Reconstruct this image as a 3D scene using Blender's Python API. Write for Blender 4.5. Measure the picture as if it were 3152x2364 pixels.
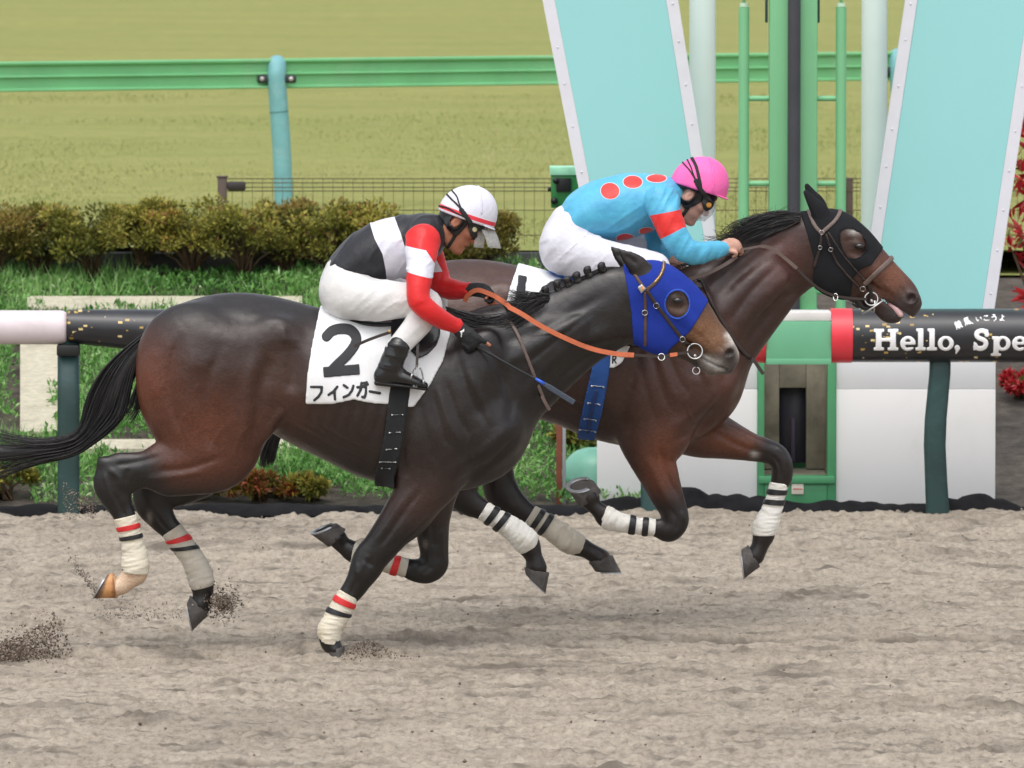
import bpy, bmesh, math, random
import numpy as np
from mathutils import Vector, Matrix

for _o in list(bpy.data.objects):
    bpy.data.objects.remove(_o, do_unlink=True)
SC = bpy.context.scene
COL = SC.collection
random.seed(7)
RNG = np.random.default_rng(7)

# ------------------------------------------------------------------ camera
CAM_D, CAM_H, PITCH, F_PX = 40.0, 3.90, math.radians(3.797), 26790.0
cam_data = bpy.data.cameras.new('camera')
cam = bpy.data.objects.new('camera', cam_data)
COL.objects.link(cam)
cam.location = (0, -CAM_D, CAM_H)
cam.rotation_euler = (math.pi / 2 - PITCH, 0, 0)
cam_data.sensor_width = 36.0
cam_data.lens = 36.0 * F_PX / 3152.0
cam_data.clip_start = 1.0
cam_data.clip_end = 4000.0
cam_data.dof.use_dof = True
cam_data.dof.focus_distance = 40.2
cam_data.dof.aperture_fstop = 9.0
SC.camera = cam

# ------------------------------------------------------------------ sky and sun (bright overcast)
SUN_EL, SUN_AZ = math.radians(64), math.radians(-16)   # azimuth: 0 = from behind the camera, negative = from its left
world = bpy.data.worlds.new('World')
SC.world = world
world.use_nodes = True
wn = world.node_tree
wn.nodes.clear()
w_out = wn.nodes.new('ShaderNodeOutputWorld')
w_bg = wn.nodes.new('ShaderNodeBackground')
w_sky = wn.nodes.new('ShaderNodeTexSky')
w_sky.sky_type = 'NISHITA'
w_sky.sun_disc = False
w_sky.sun_elevation = SUN_EL
w_sky.sun_rotation = math.radians(180) - SUN_AZ
w_sky.air_density = 1.4
w_sky.dust_density = 4.0
w_hsv = wn.nodes.new('ShaderNodeHueSaturation')
w_hsv.inputs['Saturation'].default_value = 0.30        # cloud cover greys the sky
w_bg.inputs['Strength'].default_value = 0.15
wn.links.new(w_sky.outputs[0], w_hsv.inputs['Color'])
wn.links.new(w_hsv.outputs[0], w_bg.inputs['Color'])
wn.links.new(w_bg.outputs[0], w_out.inputs['Surface'])

sun_data = bpy.data.lights.new('sun', 'SUN')
sun_data.energy = 0.5
sun_data.angle = math.radians(70)
sun_data.color = (1.0, 0.97, 0.93)
sun = bpy.data.objects.new('sun', sun_data)
COL.objects.link(sun)
sdir = Vector((math.sin(SUN_AZ) * math.cos(SUN_EL), -math.cos(SUN_AZ) * math.cos(SUN_EL), math.sin(SUN_EL)))
sun.rotation_euler = sdir.to_track_quat('Z', 'Y').to_euler()
sun.location = sdir * 60

SC.view_settings.view_transform = 'Standard'
SC.view_settings.look = 'None'
SC.view_settings.gamma = 1.0
SC.view_settings.use_curve_mapping = False
SC.view_settings.exposure = 0.52
SC.render.engine = 'CYCLES'
SC.cycles.use_denoising = True
SC.cycles.max_bounces = 6
SC.cycles.transparent_max_bounces = 12

# ------------------------------------------------------------------ survey helper: photo pixel + depth -> metres
CP, SP = math.cos(PITCH), math.sin(PITCH)

def W(x, y, Y=0.0):
    """world point at depth plane Y that the survey pixel (3152 x 2364) sees"""
    u, v = (x - 1576.0) / F_PX, -(y - 1182.0) / F_PX
    dy, dz = CP + SP * v, -SP + CP * v
    t = (Y + CAM_D) / dy
    return (u * t, Y, CAM_H + dz * t)

def PXM(Y=0.0):
    return (Y + CAM_D) / F_PX * 1.0

def WD(x, y, Y=0.0):          # same for the 2212-wide survey sheet
    return W(x * 1.42495, y * 1.42495, Y)

def WG(x, y, z=0.0):          # ground point at height z
    u, v = (x - 1576.0) / F_PX, -(y - 1182.0) / F_PX
    dy, dz = CP + SP * v, -SP + CP * v
    t = (z - CAM_H) / dz
    return (u * t, dy * t - CAM_D, z)

# ------------------------------------------------------------------ colours and materials
def S(r, g, b):
    f = lambda c: (c / 255 / 12.92) if c <= 10.3 else (((c / 255) + 0.055) / 1.055) ** 2.4
    return (f(r), f(g), f(b))

MATS = {}

class NT:
    def __init__(self, name):
        self.m = bpy.data.materials.new(name)
        self.m.use_nodes = True
        self.t = self.m.node_tree
        self.t.nodes.clear()
        self.out = self.t.nodes.new('ShaderNodeOutputMaterial')
        self.b = self.t.nodes.new('ShaderNodeBsdfPrincipled')
        self.t.links.new(self.b.outputs[0], self.out.inputs['Surface'])
        self._co = None
    def n(self, kind, **kw):
        nd = self.t.nodes.new(kind)
        for k, v in kw.items():
            if k in nd.inputs: nd.inputs[k].default_value = v
            else: setattr(nd, k, v)
        return nd
    def l(self, a, b): self.t.links.new(a, b)
    def co(self):
        if self._co is None: self._co = self.n('ShaderNodeTexCoord').outputs['Object']
        return self._co
    def mapped(self, scale=(1, 1, 1), rot=(0, 0, 0)):
        mp = self.n('ShaderNodeMapping')
        mp.inputs['Scale'].default_value = scale
        mp.inputs['Rotation'].default_value = rot
        self.l(self.co(), mp.inputs['Vector'])
        return mp.outputs[0]
    def noise(self, scale=10, detail=4, rough=0.55, vec=None, dist=0.0):
        nd = self.n('ShaderNodeTexNoise')
        nd.inputs['Scale'].default_value = scale
        nd.inputs['Detail'].default_value = detail
        nd.inputs['Roughness'].default_value = rough
        nd.inputs['Distortion'].default_value = dist
        self.l(vec if vec is not None else self.co(), nd.inputs['Vector'])
        return nd.outputs['Fac']
    def attr(self, name, which='Fac'):
        nd = self.n('ShaderNodeAttribute'); nd.attribute_name = name
        return nd.outputs[which]
    def ramp(self, fac, stops, interp='LINEAR'):
        nd = self.n('ShaderNodeValToRGB')
        nd.color_ramp.interpolation = interp
        e = nd.color_ramp.elements
        while len(e) < len(stops): e.new(0.5)
        for el, (p, c) in zip(e, stops):
            el.position = p
            el.color = (*c, 1) if len(c) == 3 else c
        self.l(fac, nd.inputs[0])
        return nd.outputs[0]
    def mix(self, fac, a, b, mode='MIX'):
        nd = self.n('ShaderNodeMix'); nd.data_type = 'RGBA'; nd.blend_type = mode
        for sock, v in ((nd.inputs[0], fac), (nd.inputs[6], a), (nd.inputs[7], b)):
            if isinstance(v, (int, float)): sock.default_value = v
            elif isinstance(v, tuple): sock.default_value = (*v, 1) if len(v) == 3 else v
            else: self.l(v, sock)
        return nd.outputs[2]
    def math(self, op, a, b=0.0, c=0.0):
        nd = self.n('ShaderNodeMath'); nd.operation = op
        for sock, v in zip(nd.inputs, (a, b, c)):
            if isinstance(v, (int, float)): sock.default_value = v
            else: self.l(v, sock)
        return nd.outputs[0]
    def step(self, fac, at, soft=0.0008):
        """1 where fac < at"""
        nd = self.n('ShaderNodeMapRange'); nd.clamp = True
        nd.inputs['From Min'].default_value = at - soft
        nd.inputs['From Max'].default_value = at + soft
        nd.inputs['To Min'].default_value = 1.0
        nd.inputs['To Max'].default_value = 0.0
        self.l(fac, nd.inputs['Value'])
        return nd.outputs[0]
    def bump(self, h, strength=0.3, dist=0.01, normal=None):
        nd = self.n('ShaderNodeBump')
        nd.inputs['Strength'].default_value = strength
        nd.inputs['Distance'].default_value = dist
        self.l(h, nd.inputs['Height'])
        if normal is not None: self.l(normal, nd.inputs['Normal'])
        return nd.outputs[0]
    def set(self, color=None, rough=None, normal=None, metal=None, spec=None, sheen=None, coat=None):
        for key, v in (('Base Color', color), ('Roughness', rough), ('Normal', normal), ('Metallic', metal),
                       ('Specular IOR Level', spec), ('Sheen Weight', sheen), ('Coat Weight', coat)):
            if v is None: continue
            sock = self.b.inputs[key]
            if isinstance(v, (int, float)): sock.default_value = v
            elif isinstance(v, tuple): sock.default_value = (*v, 1)
            else: self.l(v, sock)
        return self.m

def plain(name, col, rough=0.6, var=0.12, scale=18, bump=0.0, bscale=120, metal=0.0, spec=0.5, coat=0.0, grime=None, gscale=3):
    """painted / leather / plastic surface with slight tone variation, optional grime patches and fine bump"""
    if name in MATS: return MATS[name]
    t = NT(name)
    n1 = t.noise(scale, 5)
    lo = tuple(c * (1 - var) for c in col); hi = tuple(min(1, c * (1 + var)) for c in col)
    c = t.ramp(n1, [(0.3, lo), (0.7, hi)])
    if grime:
        g = t.ramp(t.noise(gscale, 6, 0.7, dist=0.6), [(0.5, (0, 0, 0)), (0.72, (1, 1, 1))])
        c = t.mix(t.math('MULTIPLY', g, 0.55), c, grime)
    nrm = t.bump(t.noise(bscale, 3), bump, 0.004) if bump else None
    MATS[name] = t.set(c, rough, nrm, metal, spec, None, coat)
    return MATS[name]

# ------------------------------------------------------------------ objects
def set_props(o, label=None, cat=None, group=None, kind=None):
    if label: o['label'] = label
    if cat: o['category'] = cat
    if group: o['group'] = group
    if kind: o['kind'] = kind
    return o

def thing(name, loc, label, cat, group=None):
    o = bpy.data.objects.new(name, None)
    o.empty_display_size = 0.1
    COL.objects.link(o)
    o.location = loc
    return set_props(o, label, cat, group)

def wloc(o):
    v = Vector((0, 0, 0))
    while o is not None:
        v += o.location
        o = o.parent
    return v

def mesh_fast(name, V, F):
    V = np.asarray(V, dtype=np.float32)
    me = bpy.data.meshes.new(name)
    if isinstance(F, np.ndarray) and F.ndim == 2:
        n = F.shape[1]
        me.vertices.add(len(V)); me.vertices.foreach_set('co', V.ravel())
        me.loops.add(F.size); me.loops.foreach_set('vertex_index', F.ravel().astype(np.int32))
        me.polygons.add(len(F))
        me.polygons.foreach_set('loop_start', np.arange(0, F.size, n, dtype=np.int32))
        me.polygons.foreach_set('loop_total', np.full(len(F), n, dtype=np.int32))
        me.update(calc_edges=True); me.validate()
    else:
        me.from_pydata([tuple(map(float, v)) for v in V], [], [tuple(int(i) for i in f) for f in F])
        me.update()
    return me

def mk(name, V, F, mat, parent=None, smooth=True, attrs=None, loc=None, label=None, cat=None, group=None, kind=None, sharp=None):
    """mesh object from world-space vertices; its origin sits at its parent's origin (or at loc)"""
    V = np.asarray(V, dtype=np.float64)
    base = wloc(parent) if parent is not None else Vector(loc if loc is not None else (0, 0, 0))
    me = mesh_fast(name, V - np.array(base), F)
    if smooth: me.polygons.foreach_set('use_smooth', np.ones(len(me.polygons), dtype=bool))
    if sharp is not None:
        try: me.set_sharp_from_angle(angle=math.radians(sharp))
        except Exception: pass
    if mat is not None: me.materials.append(mat)
    for k, arr in (attrs or {}).items():
        arr = np.asarray(arr, dtype=np.float32)
        if arr.ndim == 1:
            a = me.attributes.new(k, 'FLOAT', 'POINT'); a.data.foreach_set('value', arr)
        else:
            a = me.attributes.new(k, 'FLOAT_COLOR', 'POINT')
            full = np.ones((len(arr), 4), dtype=np.float32); full[:, :3] = arr
            a.data.foreach_set('color', full.ravel())
    o = bpy.data.objects.new(name, me)
    COL.objects.link(o)
    if parent is not None: o.parent = parent
    else: o.location = base
    return set_props(o, label, cat, group, kind)

class MB:
    """collects plain geometry for one mesh"""
    def __init__(self): self.v, self.f = [], []
    def add(self, V, F):
        n = len(self.v)
        self.v += [tuple(p) for p in V]
        self.f += [tuple(i + n for i in f) for f in F]
        return self
    def box(self, lo, hi, bevel=0.0):
        bm = bmesh.new()
        bmesh.ops.create_cube(bm, size=1.0)
        c = [(a + b) / 2 for a, b in zip(lo, hi)]; s = [b - a for a, b in zip(lo, hi)]
        for v in bm.verts: v.co = Vector((c[0] + v.co.x * s[0], c[1] + v.co.y * s[1], c[2] + v.co.z * s[2]))
        if bevel: bmesh.ops.bevel(bm, geom=bm.edges[:], offset=bevel, segments=2, affect='EDGES', profile=0.5)
        bm.verts.index_update()
        self.add([v.co[:] for v in bm.verts], [[v.index for v in f.verts] for f in bm.faces]); bm.free()
        return self
    def prism(self, poly, y0, y1):
        """polygon in (x, z) extruded from y0 to y1"""
        n = len(poly)
        V = [(x, y0, z) for x, z in poly] + [(x, y1, z) for x, z in poly]
        F = [tuple(range(n)), tuple(range(2 * n - 1, n - 1, -1))]
        F += [(i, i + n, (i + 1) % n + n, (i + 1) % n) for i in range(n)]
        return self.add(V, F)
    def tube(self, pts, r, seg=10, cap=True):
        V, F = tube_mesh(pts, r, seg, cap)
        return self.add(V, F)
    def build(self, name, mat, parent=None, **kw):
        return mk(name, self.v, self.f, mat, parent, **kw)

def tube_mesh(pts, r, seg=10, cap=True, squash=None):
    pts = [Vector(p) for p in pts]
    n = len(pts)
    rs = r if hasattr(r, '__len__') else [r] * n
    V, F = [], []
    prev = None
    for i, p in enumerate(pts):
        t = (pts[min(i + 1, n - 1)] - pts[max(i - 1, 0)]).normalized()
        if prev is None:
            a = Vector((0, 1, 0)) if abs(t.y) < 0.9 else Vector((1, 0, 0))
            u = (a - t * a.dot(t)).normalized()
        else:
            u = (prev - t * prev.dot(t)).normalized()
        prev = u
        w = t.cross(u)
        su = squash if squash else 1.0
        for k in range(seg):
            a = 2 * math.pi * k / seg
            V.append(p + u * (math.cos(a) * rs[i] * su) + w * (math.sin(a) * rs[i]))
    for i in range(n - 1):
        for k in range(seg):
            k2 = (k + 1) % seg
            F.append((i * seg + k, i * seg + k2, (i + 1) * seg + k2, (i + 1) * seg + k))
    if cap:
        F.append(tuple(range(seg - 1, -1, -1)))
        F.append(tuple((n - 1) * seg + k for k in range(seg)))
    return V, F

def catmull(P, per=8):
    P = np.asarray(P, dtype=np.float64)
    if len(P) < 3:
        t = np.linspace(0, 1, (per if np.isscalar(per) else per[0]) + 1)[:, None]
        return P[0] * (1 - t) + P[-1] * t
    Q = np.vstack([2 * P[0] - P[1], P, 2 * P[-1] - P[-2]])
    out = []
    for i in range(1, len(Q) - 2):
        m = per if np.isscalar(per) else per[i - 1]
        t = np.linspace(0, 1, m, endpoint=False)[:, None]
        a, b, c, d = Q[i - 1], Q[i], Q[i + 1], Q[i + 2]
        out.append(0.5 * (2 * b + (c - a) * t + (2 * a - 5 * b + 4 * c - d) * t ** 2 + (3 * b - a - 3 * c + d) * t ** 3))
    out.append(P[-1:])
    return np.vstack(out)

def ribbon(pts, width, thick, normals=None):
    """flat strap along pts; 'width' across, 'thick' through; normals = outward direction per point"""
    pts = [Vector(p) for p in pts]; n = len(pts)
    ws = width if hasattr(width, '__len__') else [width] * n
    V, F = [], []
    for i, p in enumerate(pts):
        t = (pts[min(i + 1, n - 1)] - pts[max(i - 1, 0)]).normalized()
        nn = Vector(normals[i] if normals is not None else (0, -1, 0))
        nn = (nn - t * nn.dot(t)).normalized()
        b = t.cross(nn)
        h = ws[i] / 2
        for sb, sn in ((-1, -1), (1, -1), (1, 1), (-1, 1)):
            V.append(p + b * (sb * h) + nn * (sn * thick / 2))
    for i in range(n - 1):
        for k in range(4):
            k2 = (k + 1) % 4
            F.append((i * 4 + k, i * 4 + k2, (i + 1) * 4 + k2, (i + 1) * 4 + k))
    F.append((3, 2, 1, 0)); F.append(tuple((n - 1) * 4 + k for k in range(4)))
    return V, F

# ------------------------------------------------------------------ numpy noise
_T2 = RNG.random((256, 256)).astype(np.float32)
_T3 = RNG.random((64, 64, 64)).astype(np.float32)

def vnoise2(x, y):
    xi, yi = np.floor(x).astype(int), np.floor(y).astype(int)
    fx, fy = x - xi, y - yi
    fx = fx * fx * (3 - 2 * fx); fy = fy * fy * (3 - 2 * fy)
    a = _T2[xi & 255, yi & 255]; b = _T2[(xi + 1) & 255, yi & 255]
    c = _T2[xi & 255, (yi + 1) & 255]; d = _T2[(xi + 1) & 255, (yi + 1) & 255]
    return (a + (b - a) * fx) * (1 - fy) + (c + (d - c) * fx) * fy - 0.5

def vnoise3(x, y, z):
    xi, yi, zi = (np.floor(q).astype(int) for q in (x, y, z))
    f = [q - np.floor(q) for q in (x, y, z)]
    f = [q * q * (3 - 2 * q) for q in f]
    r = 0
    for i in (0, 1):
        for j in (0, 1):
            for k in (0, 1):
                w = (f[0] if i else 1 - f[0]) * (f[1] if j else 1 - f[1]) * (f[2] if k else 1 - f[2])
                r = r + w * _T3[(xi + i) & 63, (yi + j) & 63, (zi + k) & 63]
    return r - 0.5

# ------------------------------------------------------------------ implicit surfaces (smooth unions -> one continuous skin)
BIG = 1.0

def smin(a, b, k):
    if k <= 0: return np.minimum(a, b)
    h = np.maximum(k - np.abs(a - b), 0) / k
    return np.minimum(a, b) - h * h * k * 0.25

def d_ell(px, py, pz, r):
    k0 = np.sqrt((px / r[0]) ** 2 + (py / r[1]) ** 2 + (pz / r[2]) ** 2)
    k1 = np.sqrt((px / r[0] ** 2) ** 2 + (py / r[1] ** 2) ** 2 + (pz / r[2] ** 2) ** 2)
    return np.where(k1 < 1e-5, -min(r), k0 * (k0 - 1) / np.maximum(k1, 1e-5)).astype(np.float32)

class Field:
    def __init__(self): self.ops = []
    def sweep(self, C, k=0.03, op='add', step=0.12):
        """C rows: x, y, z, r (in the side-view plane), ry (lateral)"""
        C = np.asarray(C, dtype=np.float64)
        per = []
        for a, b in zip(C[:-1], C[1:]):
            L = np.linalg.norm(a[:3] - b[:3]); rm = max(min(a[3], b[3], a[4], b[4]), 0.004)
            per.append(max(2, int(math.ceil(L / (step * rm)))))
        P = catmull(C, per)
        P[:, 3:] = np.maximum(P[:, 3:], 0.002)
        self.ops.append((op, k, 'sweep', P)); return self
    def ell(self, c, r, ang=0.0, k=0.03, op='add', yaw=0.0):
        """ellipsoid, radii (along, lateral, across), rotated by ang degrees about Y (counter-clockwise seen from the camera)"""
        self.ops.append((op, k, 'ell', (np.array(c, float), tuple(map(float, r)), math.radians(ang), math.radians(yaw)))); return self
    def bounds(self, pad=0.03):
        lo, hi = np.full(3, 1e9), np.full(3, -1e9)
        for op, k, kind, d in self.ops:
            if op != 'add': continue
            if kind == 'sweep':
                R = np.stack([d[:, 3], d[:, 4], d[:, 3]], 1)
                lo = np.minimum(lo, (d[:, :3] - R).min(0)); hi = np.maximum(hi, (d[:, :3] + R).max(0))
            else:
                m = max(d[1]); lo = np.minimum(lo, d[0] - m); hi = np.maximum(hi, d[0] + m)
        return lo - pad, hi + pad
    def eval(self, lo, hi, h):
        lo = np.asarray(lo, float); hi = np.asarray(hi, float)
        n = np.ceil((hi - lo) / h).astype(int) + 1
        ax = [(lo[i] + h * np.arange(n[i])).astype(np.float32) for i in range(3)]
        F = np.full(tuple(n), BIG, dtype=np.float32)
        def sl(a, b):
            i0 = np.maximum(np.floor((np.asarray(a) - lo) / h).astype(int), 0)
            i1 = np.minimum(np.ceil((np.asarray(b) - lo) / h).astype(int) + 1, n)
            return None if np.any(i1 <= i0) else tuple(slice(int(p), int(q)) for p, q in zip(i0, i1))
        for op, k, kind, d in self.ops:
            m = k + 2.5 * h + 0.012
            if kind == 'sweep':
                R = np.stack([d[:, 3], d[:, 4], d[:, 3]], 1) + m
                s = sl((d[:, :3] - R).min(0), (d[:, :3] + R).max(0))
                if s is None: continue
                off = np.array([q.start for q in s])
                D = np.full(F[s].shape, BIG, dtype=np.float32)
                for row in d:
                    r = np.array([row[3], row[4], row[3]])
                    t = sl(row[:3] - r - m, row[:3] + r + m)
                    if t is None: continue
                    t = tuple(slice(max(q.start, w_.start), min(q.stop, w_.stop)) for q, w_ in zip(t, s))
                    if any(q.stop <= q.start for q in t): continue
                    X = ax[0][t[0]][:, None, None] - row[0]; Y = ax[1][t[1]][None, :, None] - row[1]; Z = ax[2][t[2]][None, None, :] - row[2]
                    tt = tuple(slice(q.start - o, q.stop - o) for q, o in zip(t, off))
                    D[tt] = np.minimum(D[tt], d_ell(X, Y, Z, (r[0], r[1], r[2])))
            else:
                c, r, a, yw = d
                mm = max(r) + m
                s = sl(c - mm, c + mm)
                if s is None: continue
                X = ax[0][s[0]][:, None, None] - c[0]; Y = ax[1][s[1]][None, :, None] - c[1]; Z = ax[2][s[2]][None, None, :] - c[2]
                if yw:
                    X, Y = X * math.cos(yw) + Y * math.sin(yw), -X * math.sin(yw) + Y * math.cos(yw)
                U = X * math.cos(a) + Z * math.sin(a); V = -X * math.sin(a) + Z * math.cos(a)
                D = d_ell(U, Y + 0 * U, V, (r[0], r[1], r[2]))
            F[s] = smin(F[s], D, k) if op == 'add' else -smin(-F[s], D, k)
        return F, lo, ax

def surface_nets(F, lo, h, smooth=2):
    """dual contouring of F = 0; returns vertices, quads"""
    n = np.array(F.shape)
    C = n - 1
    ids, pts, quads_dir = [], [], []
    for axis in range(3):
        a = [slice(None)] * 3; b = [slice(None)] * 3
        a[axis] = slice(0, -1); b[axis] = slice(1, None)
        A, B = F[tuple(a)], F[tuple(b)]
        I = np.argwhere((A < 0) != (B < 0))
        if not len(I): continue
        u, v = (axis + 1) % 3, (axis + 2) % 3
        ok = (I[:, u] > 0) & (I[:, v] > 0) & (I[:, u] < C[u]) & (I[:, v] < C[v])
        I = I[ok]
        fa = A[I[:, 0], I[:, 1], I[:, 2]]; fb = B[I[:, 0], I[:, 1], I[:, 2]]
        t = fa / (fa - fb)
        P = I.astype(np.float64); P[:, axis] += t
        corner = []
        for du, dv in ((-1, -1), (0, -1), (0, 0), (-1, 0)):
            J = I.copy(); J[:, u] += du; J[:, v] += dv
            corner.append(J[:, 0] * C[1] * C[2] + J[:, 1] * C[2] + J[:, 2])
        q = np.stack(corner, 1)
        q = np.where((fa < 0)[:, None], q, q[:, ::-1])
        ids.append(q); pts.append(P)
    if not ids: return np.zeros((0, 3)), np.zeros((0, 4), dtype=np.int32)
    Q = np.vstack(ids); P = np.vstack(pts)
    uq, inv = np.unique(Q.ravel(), return_inverse=True)
    inv = inv.reshape(-1)
    P4 = np.repeat(P, 4, axis=0)
    cnt = np.bincount(inv)
    V = np.stack([np.bincount(inv, P4[:, i]) / cnt for i in range(3)], 1)
    Q = inv.reshape(-1, 4).astype(np.int32)
    for _ in range(smooth):
        S_ = np.zeros_like(V); c = np.zeros(len(V))
        for i in range(4):
            A_, B_ = Q[:, i], Q[:, (i + 1) % 4]
            for j in range(3): S_[:, j] += np.bincount(A_, V[B_, j], len(V)) + np.bincount(B_, V[A_, j], len(V))
            c += np.bincount(A_, minlength=len(V)) + np.bincount(B_, minlength=len(V))
        V = 0.5 * V + 0.5 * S_ / c[:, None]
    return V * h + np.asarray(lo), Q

def poly_sdf(poly, X, Z):
    """signed distance to polygon (list of (x, z)); negative inside; X, Z broadcastable arrays"""
    X, Z = np.broadcast_arrays(np.asarray(X, float), np.asarray(Z, float))
    d = np.full(X.shape, 1e9); sgn = np.ones(X.shape)
    n = len(poly)
    for i in range(n):
        ax_, az = poly[i]; bx, bz = poly[i - 1]
        ex, ez = bx - ax_, bz - az
        wx, wz = X - ax_, Z - az
        t = np.clip((wx * ex + wz * ez) / max(ex * ex + ez * ez, 1e-12), 0, 1)
        d = np.minimum(d, (wx - ex * t) ** 2 + (wz - ez * t) ** 2)
        c1 = Z >= az; c2 = Z < bz; c3 = ex * wz > ez * wx
        flip = (c1 & c2 & c3) | (~c1 & ~c2 & ~c3)
        sgn = np.where(flip, -sgn, sgn)
    return sgn * np.sqrt(d)

def line_sdf(pts, width, X, Z):
    """distance to a polyline minus half its width (width scalar or per point)"""
    X, Z = np.broadcast_arrays(np.asarray(X, float), np.asarray(Z, float))
    d = np.full(X.shape, 1e9)
    ws = width if hasattr(width, '__len__') else [width] * len(pts)
    for i in range(len(pts) - 1):
        (ax_, az), (bx, bz) = pts[i], pts[i + 1]
        ex, ez = bx - ax_, bz - az
        wx, wz = X - ax_, Z - az
        t = np.clip((wx * ex + wz * ez) / max(ex * ex + ez * ez, 1e-12), 0, 1)
        d = np.minimum(d, np.hypot(wx - ex * t, wz - ez * t) - 0.5 * (ws[i] * (1 - t) + ws[i + 1] * t))
    return d

def butt_sdf(pts, width, X, Z):
    """stroke with square ends"""
    X, Z = np.broadcast_arrays(np.asarray(X, float), np.asarray(Z, float))
    d = np.full(X.shape, 1e9)
    for i in range(len(pts) - 1):
        (ax_, az), (bx, bz) = pts[i], pts[i + 1]
        L = math.hypot(bx - ax_, bz - az); ex, ez = (bx - ax_) / L, (bz - az) / L
        e0 = 0 if i == 0 else -width * 0.5; e1 = L if i == len(pts) - 2 else L + width * 0.5
        s = (X - ax_) * ex + (Z - az) * ez; q = np.abs(-(X - ax_) * ez + (Z - az) * ex)
        d = np.minimum(d, np.maximum(q - width / 2, np.maximum(e0 - s, s - e1)))
    return d

class Shell:
    """a field sampled once around a body region; cut() returns thin pieces lying on that body"""
    def __init__(self, field, lo, hi, h):
        self.h = h
        self.F, self.lo, self.ax = field.eval(lo, hi, h)
        self.X = self.ax[0][:, None]; self.Z = self.ax[2][None, :]
    def cut(self, sdf2, offset, inner=None, ymax=None, ymin=None, smooth=1, wob=None):
        """sdf2: (X, Z) -> signed distance in side view. offset: height above the body; inner: depth of its underside"""
        P = sdf2(self.X, self.Z).astype(np.float32)[:, None, :]
        off = offset if wob is None else (offset + wob(self.ax[0][:, None, None], self.ax[1][None, :, None], self.ax[2][None, None, :])).astype(np.float32)
        G = np.maximum(self.F - off, P)
        if inner is not None: G = np.maximum(G, -(self.F - inner))
        if ymax is not None: G = np.maximum(G, (self.ax[1] - ymax)[None, :, None])
        if ymin is not None: G = np.maximum(G, (ymin - self.ax[1])[None, :, None])
        xs = np.where(P.min(axis=(1, 2)) < 4 * self.h)[0]; zs = np.where(P.min(axis=(0, 1)) < 4 * self.h)[0]
        if not len(xs) or not len(zs): return np.zeros((0, 3)), np.zeros((0, 4), dtype=np.int32)
        x0, x1, z0, z1 = max(xs[0] - 3, 0), xs[-1] + 4, max(zs[0] - 3, 0), zs[-1] + 4
        lo = self.lo + self.h * np.array([x0, 0, z0])
        return surface_nets(G[x0:x1, :, z0:z1], lo, self.h, smooth)

def vnormals(V, Q):
    a, b, c, d = (V[Q[:, i]] for i in range(4))
    fn = np.cross(c - a, d - b)
    N = np.stack([np.bincount(Q.ravel(), np.repeat(fn[:, j], 4), len(V)) for j in range(3)], 1)
    return N / (np.linalg.norm(N, axis=1)[:, None] + 1e-12)

def sculpt(V, Q, px, py, lines_, noise_amp=0.0015):
    """push the skin in or out along traced muscle lines (survey pixels): (points, width px, height m)"""
    N = vnormals(V, Q)
    d = np.zeros(len(V))
    for pts, w_, hgt in lines_:
        w_ = w_ * 0.85
        C = catmull(np.array(pts, float), 6)
        x0, x1 = C[:, 0].min() - 3 * w_, C[:, 0].max() + 3 * w_; y0, y1 = C[:, 1].min() - 3 * w_, C[:, 1].max() + 3 * w_
        m = np.where((px > x0) & (px < x1) & (py > y0) & (py < y1))[0]
        if not len(m): continue
        best = np.full(len(m), 1e9); tt = np.zeros(len(m))
        for i in range(len(C) - 1):
            e = C[i + 1] - C[i]; L2 = max(e @ e, 1e-9)
            t = np.clip(((px[m] - C[i, 0]) * e[0] + (py[m] - C[i, 1]) * e[1]) / L2, 0, 1)
            q = (px[m] - C[i, 0] - e[0] * t) ** 2 + (py[m] - C[i, 1] - e[1] * t) ** 2
            u = q < best; best = np.where(u, q, best); tt = np.where(u, (i + t) / (len(C) - 1), tt)
        fade = np.clip(np.minimum(tt, 1 - tt) * 5, 0.15, 1)
        d[m] += hgt * np.exp(-best / (w_ * w_)) * fade
    d += noise_amp * vnoise3(V[:, 0] * 14, V[:, 1] * 14, V[:, 2] * 14) + noise_amp * .8 * vnoise3(V[:, 0] * 32, V[:, 1] * 32, V[:, 2] * 32)
    return V + N * (1.35 * d * np.clip(np.abs(N[:, 1]) * 1.6, 0, 1))[:, None]
# ================================================================== THE SETTING
BANK_Y0, BANK_Y1, BANK_Z = 8.3, 14.2, 1.0
TURF_Z = 1.12

def bank_z(Y):
    return BANK_Z * np.clip((Y - BANK_Y0) / (BANK_Y1 - BANK_Y0), 0, 1)

def WB(x, y):
    """point of the sloping planting bed seen at a survey pixel"""
    u, v = (x - 1576.0) / F_PX, -(y - 1182.0) / F_PX
    dy, dz = CP + SP * v, -SP + CP * v
    s = BANK_Z / (BANK_Y1 - BANK_Y0)
    t = (CAM_H + s * (CAM_D + BANK_Y0)) / (s * dy - dz)
    return (u * t, dy * t - CAM_D, CAM_H + dz * t)

# ---- ground sheet to the horizon
def m_soil():
    t = NT('dark_soil')
    c = t.ramp(t.noise(9, 8, 0.7), [(0.3, S(52, 46, 42)), (0.55, S(88, 80, 72)), (0.8, S(120, 110, 98))])
    return t.set(c, 0.95, t.bump(t.noise(40, 6, 0.7), 0.6, 0.03))
M_SOIL = m_soil()
mb = MB(); mb.add([(-900, -300, -0.25), (900, -300, -0.25), (900, 1500, -0.25), (-900, 1500, -0.25)], [(0, 1, 2, 3)])
mb.build('ground', M_SOIL, smooth=False, kind='structure')

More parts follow.
